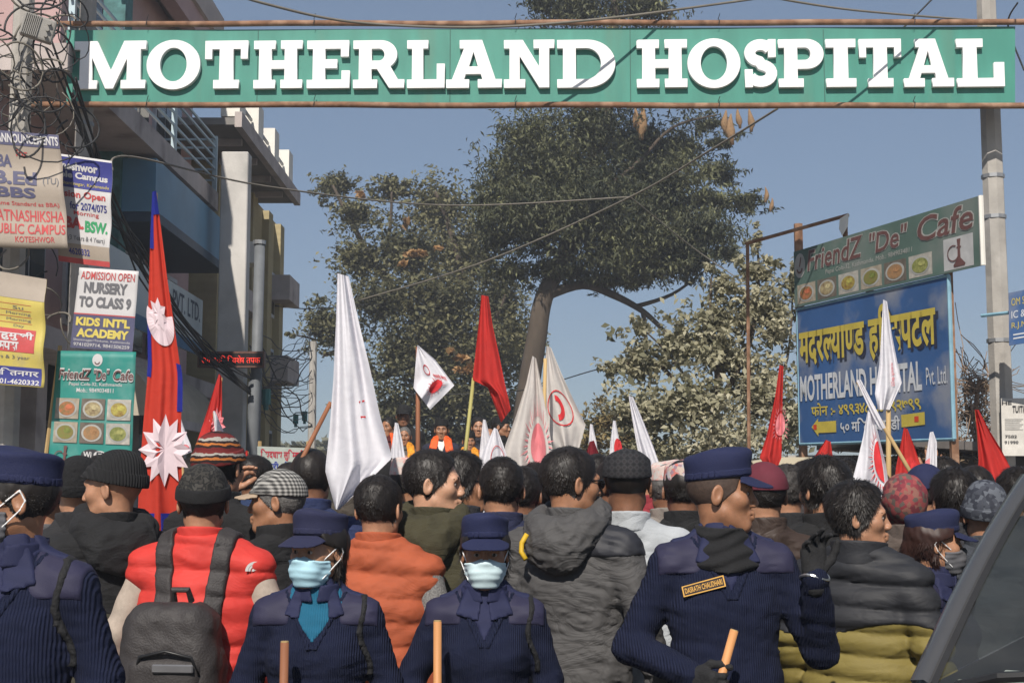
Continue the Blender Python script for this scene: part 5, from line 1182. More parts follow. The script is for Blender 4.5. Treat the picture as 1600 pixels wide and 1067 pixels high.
def grip_stick(p, e, w, m, up_dir, ztop, low, label, sm):
    """close a hand on a stick that runs through the fist"""
    dv = (Vector(w) - Vector(e)).normalized(); pn = Vector((0, 0, 1)).cross(dv).normalized()
    hand(p['root'], w, e, m, side=1, palm_n=tuple(pn), spread=.0, curls=(1.25, 1.25, 1.25, 1.25, 1.0), name='glove' if m is M_glove else 'hand')
    c = wpos(p, Vector(w) + dv * .085 + pn * .026); u = Vector(up_dir).normalized(); stick_obj(c + u * ((ztop - c.z) / u.z), c - u * low, .0125, label, sm)
grip_stick(o2, (.25, -.03, 1.12), (.13, .20, .95), skin('mid'), (.01, 0, 1), 1.16, .55, 'dark brown baton held by the policewoman in teal turtleneck', M_wood_r)
grip_stick(o3, (.28, -.03, 1.12), (.205, .20, .95), skin('tan'), (.0, .02, 1), 1.205, .55, 'pale wooden baton held by the central policewoman', M_stick)
grip_stick(o4, (.29, -.05, 1.11), (.145, .22, 1.05), M_glove, (.30, .02, .95), 1.19, .4, 'short wooden baton gripped in the gloved fist of the young policeman', M_stick)

# --- second row and the crowd behind
C = {}
M_tweed = mat('grey_tweed', (0.16, 0.155, 0.15), 0.95, 0.6, 160)
M_camo = pattern_mat('camo_knit', 'blotch', [(.012, .012, .012), (.035, .033, .03), (.014, .014, .014), (.05, .047, .043)], 42)
M_plaid_g = pattern_mat('plaid_grey', 'plaid', [(.03, .03, .03), (.1, .098, .094), (.2, .195, .185), (.34, .33, .31)], 22)
M_plaid_d = pattern_mat('plaid_dark', 'plaid', [(.012, .012, .014), (.018, .018, .02), (.03, .03, .033), (.02, .018, .02)], 14)
M_topi = pattern_mat('dhaka_pink', 'cells', [(.45, .32, .3), (.5, .16, .14), (.42, .4, .42), (.5, .4, .34), (.3, .2, .24)], 70)
M_topi_p = pattern_mat('dhaka_pale', 'cells', [(.55, .44, .4), (.55, .33, .3), (.5, .47, .44), (.52, .42, .38)], 60)
M_stripe = pattern_mat('knit_stripes', 'stripes', [(.12, .015, .015), (.02, .012, .012), (.4, .13, .03), (.02, .012, .012), (.3, .28, .25), (.14, .02, .02)], 5.5)
M_paisley = pattern_mat('paisley_scarf', 'cells', [(.2, .035, .045), (.14, .03, .04), (.22, .1, .08), (.1, .08, .07), (.26, .06, .06)], 55)
M_knit_g = pattern_mat('grey_blue_knit', 'cells', [(.05, .055, .07), (.1, .11, .13), (.03, .033, .045)], 60)
BL = (0.012, 0.012, 0.013)
def P_(key, *a, **k): C[key] = person(*a, **k); return C[key]
P_('hood', 'man in black padded hood and ribbed black beanie facing left', 176, 765, 5.0, 35, BL, tone='mid', head_yaw=45, hair=None, hat=('beanie', mat('black_rib', (.012, .012, .013), .95, wave=(30, 'X', .8)), .0), hood=True, wide=1.15, poseR='down')
C['hood']['over']('olive_panel', .004, lambda x, y, z: z - 1.17, mat('olive_dark', (.035, .032, .022), .85))
P_('curl', 'person in fuzzy black beanie half hidden behind the black hood', 122, 768, 5.55, 15, (.02, .02, .022), hair=None, hat=('beanie', mat('fuzzy_black', (.01, .01, .011), 1, bump=1, bscale=60), -.03))
P_('low', 'small person in dark knit cap beside the left officer shoulder', 75, 790, 5.9, 10, (.09, .09, .095), hair=None, hat=('beanie', M_black), hood=True)
P_('red', 'man in red vest and camouflage beanie wearing a dark backpack', 318, 787, 4.85, -6, tone='mid', head_yaw=14, hair='crop', hat=('beanie', M_camo, -.005, M_black), style='vest', mat_top=mat('red_down', (.5, .035, .027), .7, .08, 8, fold=.1), sleeve=mat('beige_wool', (.36, .3, .25), .95, .15, 40), wide=1.22, bres=.009)
P_('stripe', 'person in striped knit hat filming with a phone', 344, 733, 5.6, -18, BL, tone='mid', hair='short', hat=('beanie', M_stripe, .0), poseL='phone')
P_('plaid', 'grey haired man in checked cap with tan peak facing left', 432, 785, 5.3, 60, BL, tone='tan', head_yaw=28, hair='crop', hairm=M_hair_g, hat=('cap', M_plaid_g, mat('tan_peak', (.36, .27, .19), .8)))
P_('nape', 'man with cropped black hair and blue jacket before the restaurant banner', 487, 748, 5.9, -5, (.02, .03, .085), tone='dark', hair='crop')
P_('orange', 'man in orange padded vest with grey tweed sleeves', 593, 797, 5.0, -12, tone='mid', head_yaw=-8, hair='short', style='vest', mat_top=mat('orange_down', (.33, .075, .03), .8, .1, 8, fold=.12), sleeve=M_tweed, wide=1.12, bres=.009)
P_('olive', 'man in olive hooded jacket seen in profile facing right', 678, 758, 5.2, -18, (.042, .038, .02), tone='light', head_yaw=-75, hair='short', hood=True, wide=1.1, res=.8)
P_('specs', 'man with spectacles and moustache behind the olive hood', 722, 757, 5.85, -40, (.03, .03, .035), tone='tan', head_yaw=-40, hair='thick', glasses=mat('spectacle', (.012, .012, .014), .3))
P_('navyj', 'man with thick black hair and navy jacket behind the central policewoman', 783, 767, 5.35, 0, (.018, .022, .055), tone='mid', head_yaw=4, hair='short', wide=1.1)
P_('navyb', 'person whose black hair shows right beside the navy jacketed man', 816, 775, 6.0, -10, (.06, .06, .065), tone='dark', hair='short')
P_('grey', 'man in grey hooded rain jacket and sunglasses looking right', 893, 757, 4.95, -28, tone='tan', head_yaw=-38, hair='short', style='jacket', mat_top=mat('grey_shell', (.062, .06, .06), .75, .08, 6, fold=.28), hood=True, wide=1.2, glasses=mat('sunglass', (.006, .006, .007), .15), bres=.009)
P_('flat', 'dark skinned man in dark checked flat cap and pale grey shirt', 980, 757, 5.2, -4, (.36, .38, .4), tone='dark', hair='stubble', hat=('flat', M_plaid_d), style='shirt', wide=1.15)
P_('topi1', 'man in pink patterned topi left of the young policeman', 1068, 768, 5.9, -8, BL, tone='dark', hair='short', hat=('topi', M_topi))
P_('topi2', 'grey haired man in pale patterned topi behind the pink topi', 1043, 766, 6.5, 5, (.2, .18, .16), tone='dark', hair='crop', hairm=M_hair_g, hat=('topi', M_topi_p))
P_('maroon', 'person in maroon cap and brown quilted jacket behind the raised glove', 1192, 775, 5.25, 8, tone='mid', hair='crop', hat=('cap', mat('maroon_felt', (.11, .018, .03), .85)), style='jacket', mat_top=mat('brown_shell', (.045, .03, .024), .6, .15, 8, fold=.28), wide=1.1)
P_('mid1', 'bare headed person with black hair right of the maroon cap', 1228, 772, 6.0, 10, (.02, .02, .022), tone='mid', hair='short', hairm=mat('hair_dusty', (.03, .026, .024), .6, .4, 60))
P_('spiky', 'man with tousled spiky black hair and black jacket', 1286, 768, 5.4, 14, BL, tone='mid', head_yaw=10, hair='thick', wide=1.1)
P_('puff', 'young man in black and olive down jacket looking right', 1343, 810, 4.85, -34, tone='mid', head_yaw=-68, hair='thick', extras={'collar': mat('black_down', (.018, .019, .023), .65, .1, 8, fold=.08)}, style='puffer', mat_top=mat('olive_down', (.17, .135, .035), .7, .08, 8, fold=.08), wide=1.12, res=.8, bres=.009)
C['puff']['over']('black_yoke', .005, lambda x, y, z: 1.19 - z + .03 * np.sin(x * 9), mat('black_down', (.018, .019, .023), .65, .1, 8, fold=.08))
P_('paisley', 'person in red paisley headscarf behind the down jacket', 1413, 790, 5.8, -10, (.09, .07, .06), hair=None, hat=('scarf', M_paisley), face=False)
P_('navycap', 'person in dark blue cap at the right behind the policewoman', 1447, 772, 5.95, -20, (.03, .03, .05), hair='crop', hat=('cap', M_cap))
P_('blk1', 'black haired person before the red and white flags at right', 1492, 785, 5.45, -6, (.03, .03, .035), tone='mid', hair='thick')
P_('knit', 'person in blue grey knitted hat beside the car', 1537, 805, 5.35, 0, (.04, .045, .055), hair=None, hat=('beanie', M_knit_g, -.03))
P_('blk2', 'bare headed person below the red flag at far right', 1522, 772, 6.4, 0, (.05, .03, .03), tone='dark', hair='short')
P_('topi3', 'man in pale topi before the orange garlanded platform', 645, 757, 6.6, -30, (.08, .08, .085), tone='tan', head_yaw=-20, hair='crop', hat=('topi', M_topi_p))
P_('dark1', 'person in dark cap just left of the pale topi', 606, 757, 6.9, -10, BL, tone='dark', hair='crop', hat=('cap', M_black))
P_('dark2', 'bare headed person between the navy and grey jackets', 838, 770, 6.6, -20, (.02, .03, .09), tone='tan', hair='thick')
FILL = [(20, 745, 7.5, 'thick', (.05, .04, .04), 'maroon brown'), (160, 752, 7.2, 'short', (.1, .02, .02), 'dark red'), (250, 758, 6.9, 'short', (.03, .04, .07), 'slate blue'), (400, 752, 7.2, 'short', (.03, .05, .12), 'bright blue'), (456, 756, 8.0, 'crop', (.1, .1, .1), 'mid grey'), (545, 752, 7.6, 'short', (.06, .05, .04), 'brown'),
        (868, 752, 8.6, 'thick', (.02, .02, .03), 'ink blue'), (935, 748, 7.7, 'short', (.03, .03, .03), 'charcoal'), (958, 762, 6.4, 'short', (.3, .02, .03), 'scarlet'),
        (1010, 752, 8.4, 'crop', (.25, .03, .04), 'crimson'), (1098, 752, 8.0, 'short', (.05, .05, .06), 'steel grey'), (1150, 756, 7.2, 'thick', (.02, .02, .02), 'jet black'), (1260, 760, 7.0, 'short', (.06, .05, .05), 'taupe'), (1318, 756, 7.8, 'thick', (.03, .04, .06), 'dusk blue'), (1378, 762, 7.2, 'short', (.03, .03, .03), 'dark grey'),
        (1425, 760, 8.0, 'short', (.05, .03, .03), 'russet'), (1470, 756, 7.4, 'thick', (.03, .03, .05), 'midnight blue'), (1560, 762, 7.2, 'short', (.08, .07, .06), 'fawn'), (1590, 778, 6.2, 'thick', (.03, .03, .03), 'coal black'), (300, 750, 8.6, 'short', (.2, .19, .18), 'pale grey'), (1080, 760, 7.2, 'crop', (.35, .05, .05), 'tomato red')]
NEAR = [(20, 'the left officer'), (160, 'the black beanie'), (250, 'the large national flag'), (400, 'the checked cap'), (456, 'the brown flag stick'), (545, 'the large white flag'), (868, 'the cream flags'), (935, 'the flat cap'), (958, 'the flat cap'), (1010, 'the white flag'), (1098, 'the policeman cap'), (1150, 'the policeman face'), (1260, 'the van roof'), (1318, 'the half sun flag'), (1378, 'the half sun flag'), (1425, 'the red flag'), (1470, 'the white flag'), (1560, 'the right red flag'), (1590, 'the car roof'), (300, 'the striped knit hat'), (1080, 'the pink topi')]
for (px, py, d, hr, c, cn), (_, nb) in zip(FILL, NEAR):
    person('bare headed person in %s jacket far back near %s' % (cn, nb), px, py, d, random.uniform(-25, 25), c, tone=random.choice(['tan', 'dark', 'mid']), head_yaw=random.uniform(-20, 20), hair=hr, res=1.5, face=False)

# phone held up by the striped hat person
ph = C['stripe']; w = wpos(ph, (-.14, .33, 1.60)); o = empty('smartphone', w, R(-18)); m = MB(); m.box((0, 0, 0), (.038, .005, .075)); b_ = bevel(m.build('case', M_iris, o), .004, 2)
m = MB(); m.box((0, -.0056, 0), (.034, .0008, .068)); m.build('screen', mat('phone_screen', (.1, .12, .15), .2), o); tag(o, 'black phone held up before the large national flag', 'phone')
hand(ph['root'], (-.14, .29, 1.50), (-.26, .12, 1.18), skin('mid'), curl=.6, side=-1, palm_n=(.3, .9, .0), name='hand')
q = W(1500, 752, 7.6); hr = person('person raising an open hand below the blue board', 1508, 768, 7.6, 0, (.05, .04, .04), tone='tan', hair='short', res=1.5, face=False, arms={-1: ((-.24, .05, 1.5), (-.15, .08, 1.66))})
hand(hr['root'], (-.15, .08, 1.66), (-.24, .05, 1.5), skin('tan'), curl=.15, side=1, palm_n=(0, 1, 0), grip=(.1, 0, 1), name='hand', spread=.14)

# garment details
P = decal(C['red'], [(390, 876), (414, 876), (390, 892), (414, 892)], .005)
if P:
    for i, r_ in enumerate((1.0, .68, .36)): P.disc('logo_arc', .35, .95, .62 * r_, .85 * r_, mat('logo_white', (.6, .58, .56), .7), C['red']['jacket'], h=.002, n=10, a0=PI, a1=1.5 * PI + .6, inner=.72 if i < 2 else 0.3)
P = decal(C['grey'], [(884, 862), (912, 860), (884, 876), (912, 874)], .005)
if P:
    P.text('logo_lettering', 'Jack', .0, .55, .0, .45, M_gold, C['grey']['jacket'], .01, h=.002); P.text('logo_lettering', 'Wolfskin', .0, .95, .5, .98, M_gold, C['grey']['jacket'], .01, h=.002)
    P.disc('logo_paw', .78, .22, .12, .2, M_gold, C['grey']['jacket'], h=.002, n=10)
C['grey']['over']('dark_yoke', .004, lambda x, y, z: np.maximum(1.335 - z + .05 * np.abs(x), .02 - x), mat('yoke_navy', (.02, .021, .027), .6))
m = MB(); m.tube([(-.09, -.165, 1.42), (-.105, -.175, 1.39), (-.105, -.18, 1.36), (-.085, -.185, 1.335)], .009, 8); m.build('hood_trim', mat('yellow_trim', (.55, .35, .02), .6), C['grey']['jacket'], smooth=True)

# backpack
r = C['red']['root']; bp_ = empty('backpack', r.location, r.rotation_euler.z, C['red']['sc']); tag(bp_, 'dark grey backpack with zips on the red vest', 'backpack')
M_bag = mat('bag_nylon', (.032, .028, .028), .6, .15, 14, bump=.3, bscale=150); M_zip = mat('zip_dark', (.012, .012, .013), .4)
def sdf_obj(nm, lo, hi, st, fn, m, par):
    g = Grid(*[axis([(lo[i], hi[i], st)]) for i in range(3)]); f = Field(g); fn(f); return np_mesh(nm, *f.mesh(), m, par)
def bagfn(f):
    x, y, z = f.pts(); qx = np.abs(x + .02) - .075 - .05 * np.clip((1.25 - z) * 2, 0, 1); qy = np.abs(y + .225) - .03 - .03 * np.clip((1.2 - z) * 2, 0, 1); qz = np.abs(z - .98) - .2
    f.D = (np.sqrt(np.maximum(qx, 0) ** 2 + np.maximum(qy, 0) ** 2 + np.maximum(qz, 0) ** 2) + np.minimum(np.maximum(qx, np.maximum(qy, qz)), 0) - .075 - wob(x, y, z, 18, 5) * .009 - (.5 - np.abs(wob(x, y, z, 26, 9)) ** .7) * .008).astype(np.float32)
sdf_obj('bag_body', (-.24, -.36, .7), (.24, -.08, 1.34), .009, bagfn, M_bag, bp_)
def pk(f):
    x, y, z = f.pts(); qx = np.abs(x + .01) - .085; qy = np.abs(y + .30) - .015; qz = np.abs(z - .93) - .12
    f.D = (np.sqrt(np.maximum(qx, 0) ** 2 + np.maximum(qy, 0) ** 2 + np.maximum(qz, 0) ** 2) - .04 - wob(x, y, z, 24, 8) * .006).astype(np.float32)
sdf_obj('front_pocket', (-.2, -.42, .7), (.2, -.22, 1.14), .009, pk, M_bag, bp_)
for z, w_ in ((1.09, .11), (1.19, .12)):
    m = MB(); m.tube([(-w_, -.315 + (.03 if z > 1.1 else -.02), z - .06), (-w_ * .8, -.325 + (.025 if z > 1.1 else -.025), z), (0, -.33 + (.02 if z > 1.1 else -.025), z + .02), (w_ * .8, -.325 + (.025 if z > 1.1 else -.025), z), (w_, -.315 + (.03 if z > 1.1 else -.02), z - .06)], .006, 6); m.build('zip', M_zip, bp_, smooth=True)
m = MB(); m.box((.03, -.362, 1.055), (.07, .006, .014)); bevel(m.build('reflector', mat('reflector', (.2, .2, .21), .3, metal=.5), bp_), .004, 1)
for s in (-1, 1):
    jf = C['red']; ob = jf['over']('strap', .016, lambda x, y, z: np.maximum(np.abs(x * s - .105 + (1.42 - z) * .1) - .032, 1.2 - z), M_bag, bp_)
    if ob: ob.parent = bp_
m = MB(); m.tube([(-.03, -.19, 1.26), (-.025, -.215, 1.30), (.025, -.215, 1.30), (.03, -.19, 1.26)], .011, 8); m.build('handle', M_bag, bp_)

# --- men on the platform behind
st = empty('platform_truck', (-.95, 17.4, 0)); tag(st, 'dark truck platform under the garlanded men', 'truck')
m = MB(); m.box((0, 0, .6), (1.9, 1.2, .095)); m.build('deck', M_dark, st)
m = MB(); m.box((0, -1.23, .5), (1.9, .025, .35)); m.build('side_panel', mat('truck_red', (.12, .03, .02), .6), st)
for sx in (-1.4, 1.4):
    for sy in (-.9, .9): m = MB(); m.tube([(sx, sy - .12, .38), (sx, sy + .12, .38)], .38, 16); m.build('wheel', mat('rubber', (0.02, 0.02, 0.02), 0.8), st)
M_gar_o = mat('garland_orange', (.75, .1, .015), .7, .25, 30); M_gar_y = mat('garland_yellow', (.7, .28, .02), .8, .4, 40, bump=.8, bscale=60); M_gar_r = mat('scarf_red', (.6, .05, .02), .6, .15, 10)
def stageman(label, px, py, col, hat=None, gar=None, hair='crop', hm=None, **k):
    k.setdefault('yaw', 180); yw = k.pop('yaw')
    p = person(label, px, py, k.pop('d', 16.6), yw, col, hat=hat, hair=hair, hairm=hm, ground=.70, res=1.3, group='men on the platform', scale=None, **k)
    if gar:
        p['over']('garland', .028, lambda x, y, z: np.maximum(np.maximum(np.abs(np.abs(x) - .108 + (z - 1.3) * .2) - .047, 1.0 - z), -y - .05), gar)
    return p
lead = stageman('man in black topi with orange shawl and white collar on the platform', 690, 672, (.02, .022, .04), ('topi', M_black), M_gar_o, tone='tan')
lead['over']('shirt_front', .012, lambda x, y, z: np.maximum(-y, np.abs(x) - np.maximum(0, z - 1.28) * .35), M_white)
stageman('grey haired man with clasped hands in an orange garland', 632, 682, (.09, .085, .08), None, M_gar_y, hair='crop', hm=M_hair_g, tone='tan', pose='pray')
stageman('guard in black cap standing behind the platform men', 631, 650, BL, ('cap', M_black), None, d=17.4, tone='dark')
stageman('ruddy faced man at the left end of the platform', 607, 668, (.1, .02, .02), None, M_gar_o, tone='tan', d=17.1, head_yaw=-30)
stageman('man with yellow marigold garland and red face paint', 733, 690, (.05, .05, .05), ('topi', M_black), M_gar_y, tone='tan', head_yaw=10)
stageman('bare headed man behind the marigold garland', 748, 668, (.03, .03, .04), None, None, d=17.4, hair='short', tone='mid')
stageman('man with red painted face right of the marigold garland', 765, 684, (.25, .03, .02), None, None, d=17.1, tone='tan', hair='bald')
stageman('man in black topi at the right end bending right', 783, 668, BL, ('topi', M_black), None, d=16.8, head_yaw=75, tone='tan')
# ================================================================ flags
M_fred = cloth_mat('flag_red', (0.58, 0.038, 0.032), .08); M_fnep = cloth_mat('flag_crimson', (0.6, 0.05, 0.028), .08); M_fwh = cloth_mat('flag_white', (0.8, 0.79, 0.83), .03, trl=.3); M_fcr = cloth_mat('flag_cream', (0.68, 0.64, 0.6), .06)
M_fmar = cloth_mat('flag_maroon', (0.22, 0.02, 0.03), .1); M_pink = mat('flag_pink', (.62, .2, .22), .8); M_fr2 = mat('flag_print_red', (.55, .03, .035), .8); M_fblue = cloth_mat('flag_blue', (.02, .03, .3), .08); M_moon = mat('flag_applique', (.62, .5, .53), .75, .06, 20)
def poly(pl, v):
    n = len(pl) - 1; t = min(max(v, 0), 1) * n; i = min(int(t), n - 1); f = t - i
    return (pl[i][0] + (pl[i + 1][0] - pl[i][0]) * f, pl[i][1] + (pl[i + 1][1] - pl[i][1]) * f)
class Flag:
    def __init__(s, label, d, L, Rr, m, amp=.035, folds=1.6, ph=0.0, pole=None, pm=M_wood, pr=.011, tilt=0.0, nu=34, nv=36, slope=0.0):
        amp *= .62; s.d, s.L, s.R, s.amp, s.folds, s.ph, s.tilt, s.slope = d, L, Rr, amp, folds, ph, tilt, slope
        b = W(*(pole[0] if pole else poly(L, 1)), d); s.root = empty('flag', (b.x, b.y, b.z)); tag(s.root, label, 'flag', 'flags held above the crowd')
        vs = [s.p(i / nu, j / nv) for j in range(nv + 1) for i in range(nu + 1)]
        fs = [(j * (nu + 1) + i, (j + 1) * (nu + 1) + i, (j + 1) * (nu + 1) + i + 1, j * (nu + 1) + i + 1) for j in range(nv) for i in range(nu)]
        s.cloth = mesh_obj('cloth', vs, fs, m, s.root, smooth=True); s.cloth.matrix_parent_inverse = Matrix.Translation(-Vector(s.root.location))
        if pole:
            a = W(*pole[0], d + amp * 1.3 + .01); e = W(*pole[1], d + amp * 1.3 + .01); dn = (a - e).normalized(); low = a + dn * max(0, (a.z - 1.15) / max(.3, -dn.z))
            mb = MB(); mb.tube([low, (low + e) / 2 + Vector((.004, 0, 0)), e], [pr * 1.1, pr, pr * .85], 8); o = mb.build('pole', pm, s.root, smooth=True); o.matrix_parent_inverse = s.cloth.matrix_parent_inverse
    def p(s, u, v, h=0.0):
        a = poly(s.L, v); b = poly(s.R, v); g = s.amp * (.35 + .65 * v)
        dz = .12 * g * math.sin(2 * PI * (s.folds * 3.7 * u + .5 * v) + s.ph * 3) + g * math.sin(2 * PI * s.folds * u + s.ph + 1.2 * v) + .4 * g * math.sin(2 * PI * (s.folds * 2.3 * u - .7 * v) + s.ph) + .25 * g * math.sin(9 * v + 5 * u + s.ph)
        return W(a[0] + (b[0] - a[0]) * u, a[1] + (b[1] - a[1]) * u, s.d + dz + s.tilt * (u - .5) - h)
    def draw(s, name, pts, faces, m, h=.006):
        o = mesh_obj(name, [s.p(a, b, h) for a, b in pts], faces, m, s.cloth); return o
    def star(s, cu, cv, r0u, r0v, n, m, name='sun', rout=1.0, rin=.62, h=.006, a0=0):
        pts = [(cu, cv)]; 
        for k in range(2 * n): a = a0 + PI * k / n; q = rout if k % 2 == 0 else rin; pts.append((cu + r0u * q * math.cos(a), cv + r0v * q * math.sin(a)))
        mid = [(cu + (p_[0] - cu) * .5, cv + (p_[1] - cv) * .5) for p_ in pts[1:]]; N = 2 * n; P_all = pts + mid
        fs = [(0, N + 1 + k, N + 1 + (k + 1) % N) for k in range(N)] + [(N + 1 + k, k + 1, (k + 1) % N + 1, N + 1 + (k + 1) % N) for k in range(N)]
        return s.draw(name, P_all, fs, m, h)
    def disc(s, cu, cv, ru, rv, m, name='disc', inner=0., h=.006, a0=0, a1=2 * PI, n=24):
        pts = []; fs = []
        for k in range(n + 1):
            a = a0 + (a1 - a0) * k / n
            for q in (inner, (inner + 1) / 2, 1.0): pts.append((cu + ru * q * math.cos(a), cv + rv * q * math.sin(a)))
        for k in range(n): 
            for w in (0, 1): fs.append((3 * k + w, 3 * k + w + 1, 3 * k + w + 4, 3 * k + w + 3))
        return s.draw(name, pts, fs, m, h)
    def rays(s, cu, cv, ru, rv, m, n=28, r0=1.15, r1=1.9, a0=0, a1=2 * PI, h=.006):
        pts = []; fs = []
        for k in range(n):
            a = a0 + (a1 - a0) * k / n; rr = r1 * (1 if k % 2 else .82); w = (a1 - a0) / n * .22
            pts += [(cu + ru * r0 * math.cos(a - w), cv + rv * r0 * math.sin(a - w)), (cu + ru * r0 * math.cos(a + w), cv + rv * r0 * math.sin(a + w)), (cu + ru * rr * math.cos(a), cv + rv * rr * math.sin(a))]; fs.append((3 * k, 3 * k + 1, 3 * k + 2))
        return s.draw('sun_rays', pts, fs, m, h)
    def word(s, tokens, u0, u1, v0, v1, m, swap=False):
        v, f = deva_mesh(tokens, .02); v = fit(v, 0, 1, 0, 1)
        pts = [(u0 + (u1 - u0) * q[0], v1 - (v1 - v0) * q[1]) if not swap else (u0 + (u1 - u0) * q[1], v0 + (v1 - v0) * q[0]) for q in v]
        return s.draw('lettering', pts, f, m)
WORD = ['म','ा','ओ','व','ा','द','ी',' ','क','े','न','्','द','्','र']
# national flag
f = Flag('tall red national flag with pale moon and sun at the left', 6.3, [(238, 300), (235, 360), (233, 430), (231, 500), (232, 570), (224, 660), (218, 740), (214, 830)], [(244, 298), (252, 360), (262, 440), (274, 520), (284, 590), (283, 660), (284, 740), (292, 830)], M_fnep, .03, 1.3, .6)
f.draw('blue_border', [(a, b) for b in np.linspace(0, .085, 5) for a in (0, .5, 1.0)], [(i * 3 + j, i * 3 + j + 1, i * 3 + j + 4, i * 3 + j + 3) for i in range(4) for j in range(2)], M_fblue, .004)
f.draw('blue_border', [(a, b) for b in np.linspace(.085, .2, 4) for a in (0, .28 )], [(i * 2, i * 2 + 1, i * 2 + 3, i * 2 + 2) for i in range(3)], M_fblue, .004)
f.draw('blue_border', [(a, b) for b in np.linspace(.44, .6, 6) for a in (-.02, .1)], [(i * 2, i * 2 + 1, i * 2 + 3, i * 2 + 2) for i in range(5)], M_fblue, .004)
f.draw('blue_border', [(a, b) for b in np.linspace(.53, .68, 6) for a in (.88, 1.03)], [(i * 2, i * 2 + 1, i * 2 + 3, i * 2 + 2) for i in range(5)], M_fblue, .004)
f.draw('blue_border', [(a, b) for b in np.linspace(.955, 1.0, 3) for a in np.linspace(0, 1, 7)], [(i * 7 + j, i * 7 + j + 1, i * 7 + j + 8, i * 7 + j + 7) for i in range(2) for j in range(6)], M_fblue, .004)
f.disc(.46, .405, .52, .085, M_moon, 'moon', inner=0, a0=-.25, a1=PI + .25); f.star(.4, .395, .4, .05, 7, M_moon, 'moon_rays', a0=PI / 14, h=.009)
f.star(.58, .79, .66, .10, 12, M_moon, 'sun', rin=.66, h=.014)
m = MB(); q0 = W(242, 302, 6.4); q1 = W(255, 830, 6.4); m.tube([q0 - Vector(f.root.location), q1 - Vector(f.root.location)], .012, 8); m.build('pole', M_wood, f.root)
# others: label, depth, left, right, material ...
f = Flag('large plain white flag drooping from a brown stick', 5.75, [(527, 427), (525, 500), (521, 590), (515, 670), (508, 735), (524, 795)], [(545, 432), (560, 500), (578, 575), (594, 650), (613, 715), (530, 796)], M_fwh, .07, 1.35, .5, pole=((455, 748), (517, 628)), pm=M_wood_r)
f.draw('print_mark', [(.62, .52), (.74, .52), (.74, .527), (.62, .527)], [(0, 1, 2, 3)], M_fr2); f.draw('print_mark', [(.62, .58), (.72, .585), (.72, .592), (.62, .587)], [(0, 1, 2, 3)], M_fr2)
f = Flag('small red flag with pink sun beside the striped knit hat', 7.4, [(342, 584), (332, 615), (318, 660), (304, 700)], [(346, 588), (347, 630), (346, 670), (342, 720)], M_fred, .03, 1.2, 1, pole=((340, 740), (345, 590))); f.star(.75, .62, .5, .2, 10, M_pink)
f = Flag('small white flag tucked in front of the small red flag', 7.2, [(333, 642), (335, 665), (338, 700), (345, 725)], [(336, 642), (348, 670), (360, 700), (366, 725)], M_fwh, .02, 1, 2, pole=((350, 745), (335, 645)))
f = Flag('white scrap of flag behind the national flag', 7.0, [(278, 655), (279, 680), (280, 700), (282, 712)], [(283, 655), (290, 675), (298, 695), (300, 706)], M_fwh, .02, 1, 0, pole=((284, 740), (280, 655))); f.disc(.5, .75, .35, .14, M_pink)
f = Flag('small white flag with red sun and lettering flying right', 9.0, [(652, 539), (650, 560), (648, 585), (646, 606)], [(654, 540), (680, 562), (710, 602), (672, 640)], M_fwh, .04, 1.2, .3, pole=((652, 735), (653, 542)), pm=M_wood_r, pr=.016); f.disc(.62, .75, .13, .11, M_fr2, 'sun'); f.rays(.62, .75, .13, .11, M_pink, 18, 1.1, 1.7); f.word(WORD, .52, .9, .55, .63, M_fr2); f.disc(.36, .52, .1, .09, M_fr2, 'ring', inner=.8)
f = Flag('tall plain red flag on a bamboo pole at the centre', 7.3, [(752, 461), (748, 505), (743, 550), (738, 594), (762, 605), (783, 660)], [(763, 463), (770, 510), (780, 555), (789, 600), (795, 625), (798, 640)], M_fred, .05, 1.1, .2, pole=((722, 742), (740, 590)), pm=mat('green_bamboo', (.33, .3, .1), .6)); 
f = Flag('cream flag with pink rayed sun, left of the tall pair', 7.0, [(832, 556), (822, 600), (806, 650), (788, 700), (796, 760), (815, 800)], [(838, 560), (848, 610), (858, 670), (866, 720), (862, 760), (850, 800)], M_fcr, .05, 1.5, 1.2, pole=((846, 770), (852, 560))); f.disc(.68, .52, .17, .13, M_pink, 'sun', a0=0); f.rays(.68, .52, .2, .14, M_pink, 34, 1.2, 2.1)
f = Flag('cream flag with red crescent ring, right of the tall pair', 7.25, [(854, 540), (850, 580), (847, 620), (846, 660), (868, 705)], [(861, 543), (876, 580), (894, 620), (915, 664), (904, 704)], M_fcr, .045, 1.3, .1, pole=((852, 770), (857, 545))); f.disc(.5, .6, .34, .17, M_fr2, 'ring', inner=.93); f.disc(.42, .6, .2, .12, M_fr2, 'crescent', inner=.55, a0=-1.6, a1=1.6)
f = Flag('white flag with red lettering before the garlanded men', 6.6, [(772, 668), (757, 700), (743, 740), (734, 805)], [(777, 670), (790, 705), (800, 745), (796, 805)], M_fwh, .035, 1.3, .8, pole=((766, 810), (775, 672))); f.word(WORD, .28, .5, .55, .95, M_fr2, True); f.disc(.62, .42, .28, .16, M_fr2, 'ring', inner=.92)
f = Flag('narrow white flag just left of the lettered white flag', 7.8, [(755, 655), (752, 680), (750, 700), (748, 725)], [(759, 656), (765, 680), (770, 700), (770, 725)], M_fwh, .02, 1, .8, pole=((752, 750), (757, 657)))
f = Flag('white flag beside the large plain white flag', 7.9, [(617, 660), (613, 690), (609, 720), (607, 745)], [(622, 661), (629, 690), (634, 720), (631, 748)], M_fwh, .025, 1.2, .4, pole=((618, 765), (620, 662))); f.disc(.5, .8, .3, .12, M_pink)
